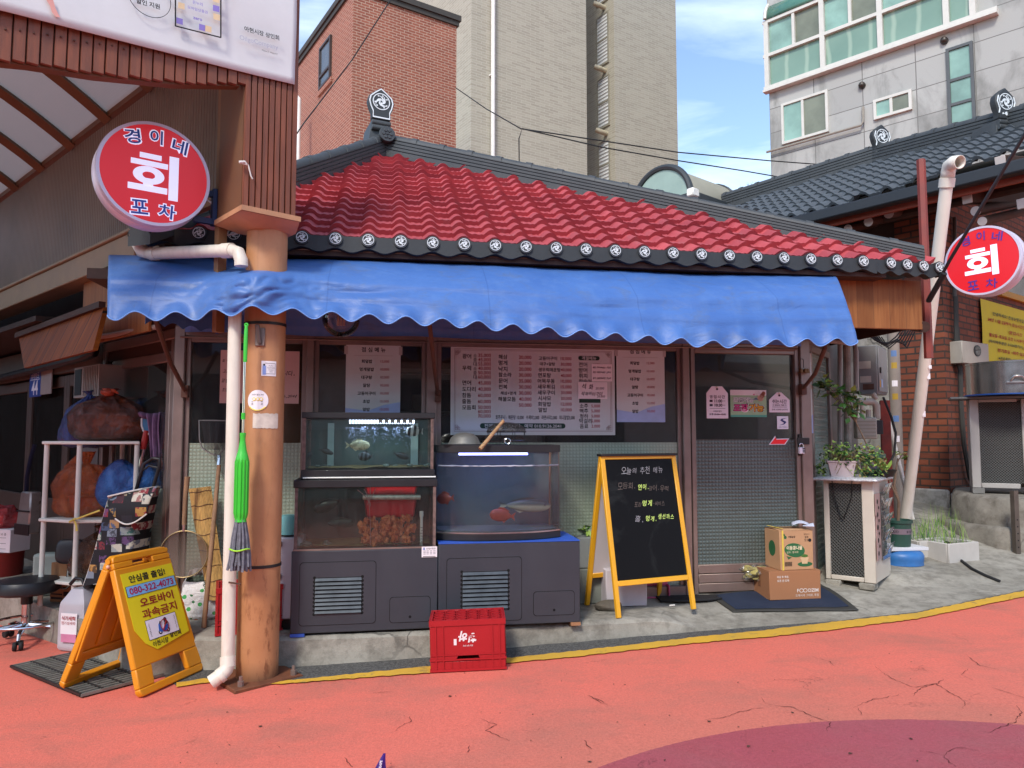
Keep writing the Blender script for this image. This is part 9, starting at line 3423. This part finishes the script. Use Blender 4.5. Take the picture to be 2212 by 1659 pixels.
MB().box(-rad+.1,-.02,-1.5,rad-.12,.0,-.09).build('front_pane',mat('blue_white_pane','#8694a8',.2,var=.4,scale=3),VR,smooth=0)
MB().box(rad+.02,-.16,-.08,rad+.16,.02,.06).build('bracket',m_white,VR,bev=.02)
t=thing('overhead_cable','thin overhead cable slanting past the corner of the red brick block','cable',(0,0,0),0,'overhead cables')
MB().tube([at(850,-10,12.0),at(760,130,11.5),at(655,268,11.0),at(600,350,10.5)],.010,6).build('wire',m_rubber,t)
t=thing('overhead_cable','upper overhead cable dropping from the brick block and crossing the sky','cable',(0,0,0),0,'overhead cables')
MB().tube([at(985,190,15.5),at(1050,235,14.0),at(1125,278,12.5),at(1300,304,12.5),at(1465,329,13),at(1660,347,14),at(1860,362,15)],.011,6).build('wire',m_rubber,t)
t=thing('overhead_cable','lower overhead cable crossing the sky below its neighbour','cable',(0,0,0),0,'overhead cables')
MB().tube([at(1122,395,12.4),at(1121,300,12.4),at(1128,278,12.4),at(1300,318,12.5),at(1465,347,13),at(1600,368,14),at(1740,392,15)],.011,6).build('wire',m_rubber,t)
p_=at(1643,440,30)
t=thing('bare_tree','small leafless tree between the grey tower and the stone block','tree',(p_.x,30,0),0)
rt=random.Random(3)
zt_=at(1643,430,30).z
MB().tube([(0,0,-.5),(0,0,zt_*.7),(.05,0,zt_)],[.12,.09,.07],8).build('trunk',m_stem,t)
b=MB()
def branch(p,d,L,r,n):
 q=p+d*L
 b.tube([p,p.lerp(q,.5)+Vector((rt.gauss(0,.03),0,rt.gauss(0,.03))),q],[r,r*.8,r*.55],5)
 if n:
  for _ in range(rt.choice((2,3))):
   d2=(d+Vector((rt.gauss(0,.6),rt.gauss(0,.4),rt.gauss(.05,.4)))).normalized()
   branch(p.lerp(q,rt.uniform(.5,1)),d2,L*rt.uniform(.55,.85),r*.6,n-1)
for k in range(5):
 branch(Vector((.05,0,zt_*(.86+.03*k))),Vector((rt.gauss(0,.7),rt.gauss(0,.4),.9)).normalized(),.50,.028,4)
b.build('crown',mat('bare_twigs','#4d4340',.9),t)
OB=thing('opposite_building','pale plastered shop building across the street behind the viewer','building',(0,-6.5,0),R(180))
MB().box(-14,0,-.5,14,6,4.6).build('wall',mat('pale_opposite_wall','#b5b2ac',.85,var=.2,dirt=.3),OB,smooth=0)
b=MB()
for x_ in(-11,-7,-3,1,5,9):
 w_=MB().box(x_,-.05,1.0,x_+2.2,-.002,2.6).build('window',m_gf,OB)
 MB().box(x_+.1,-.07,1.1,x_+2.1,-.05,2.5).build('pane',m_dpane,w_,smooth=0)
MB().box(-14.2,-.6,3.0,14.2,0,3.2).build('shop_canopy',m_dwood,OB)
p_=hits(822,1668)
t=thing('wrapper','purple pointed wrapper with white letters on the street at the bottom edge','wrapper',(p_.x,p_.y-.02,street_z(p_.x)+.004),0)
b=MB()
z_=lambda py:at(822,py,p_.y-.02).z-t.location.z
hgt=z_(1627)
w_=.030
b.grid(lambda u,v:((2*u-1)*w_*(1-.86*v**.8)+.012*v+.006*v*v,-.02*(1-v)*math.cos(math.pi*(u-.5)),hgt*v),12,12)
b.grid(lambda u,v:((2*u-1)*w_*(1-.86*v**.8)+.012*v+.006*v*v,.02*(1-v)*math.cos(math.pi*(u-.5)),hgt*v),12,12)
b.build('foil',mat('purple_foil','#35176e',.35,var=.15,bump=.3,bscale=60),t,fix=False)
b=MB()
b.text('GRAPE',.006,-.019,hgt*.5,w=hgt*.5,h=.010,rot=math.pi/2-.15,bold=.03)
b.build('lettering',m_signwhite,t,smooth=0)
bpy.data.scenes.remove(TS)
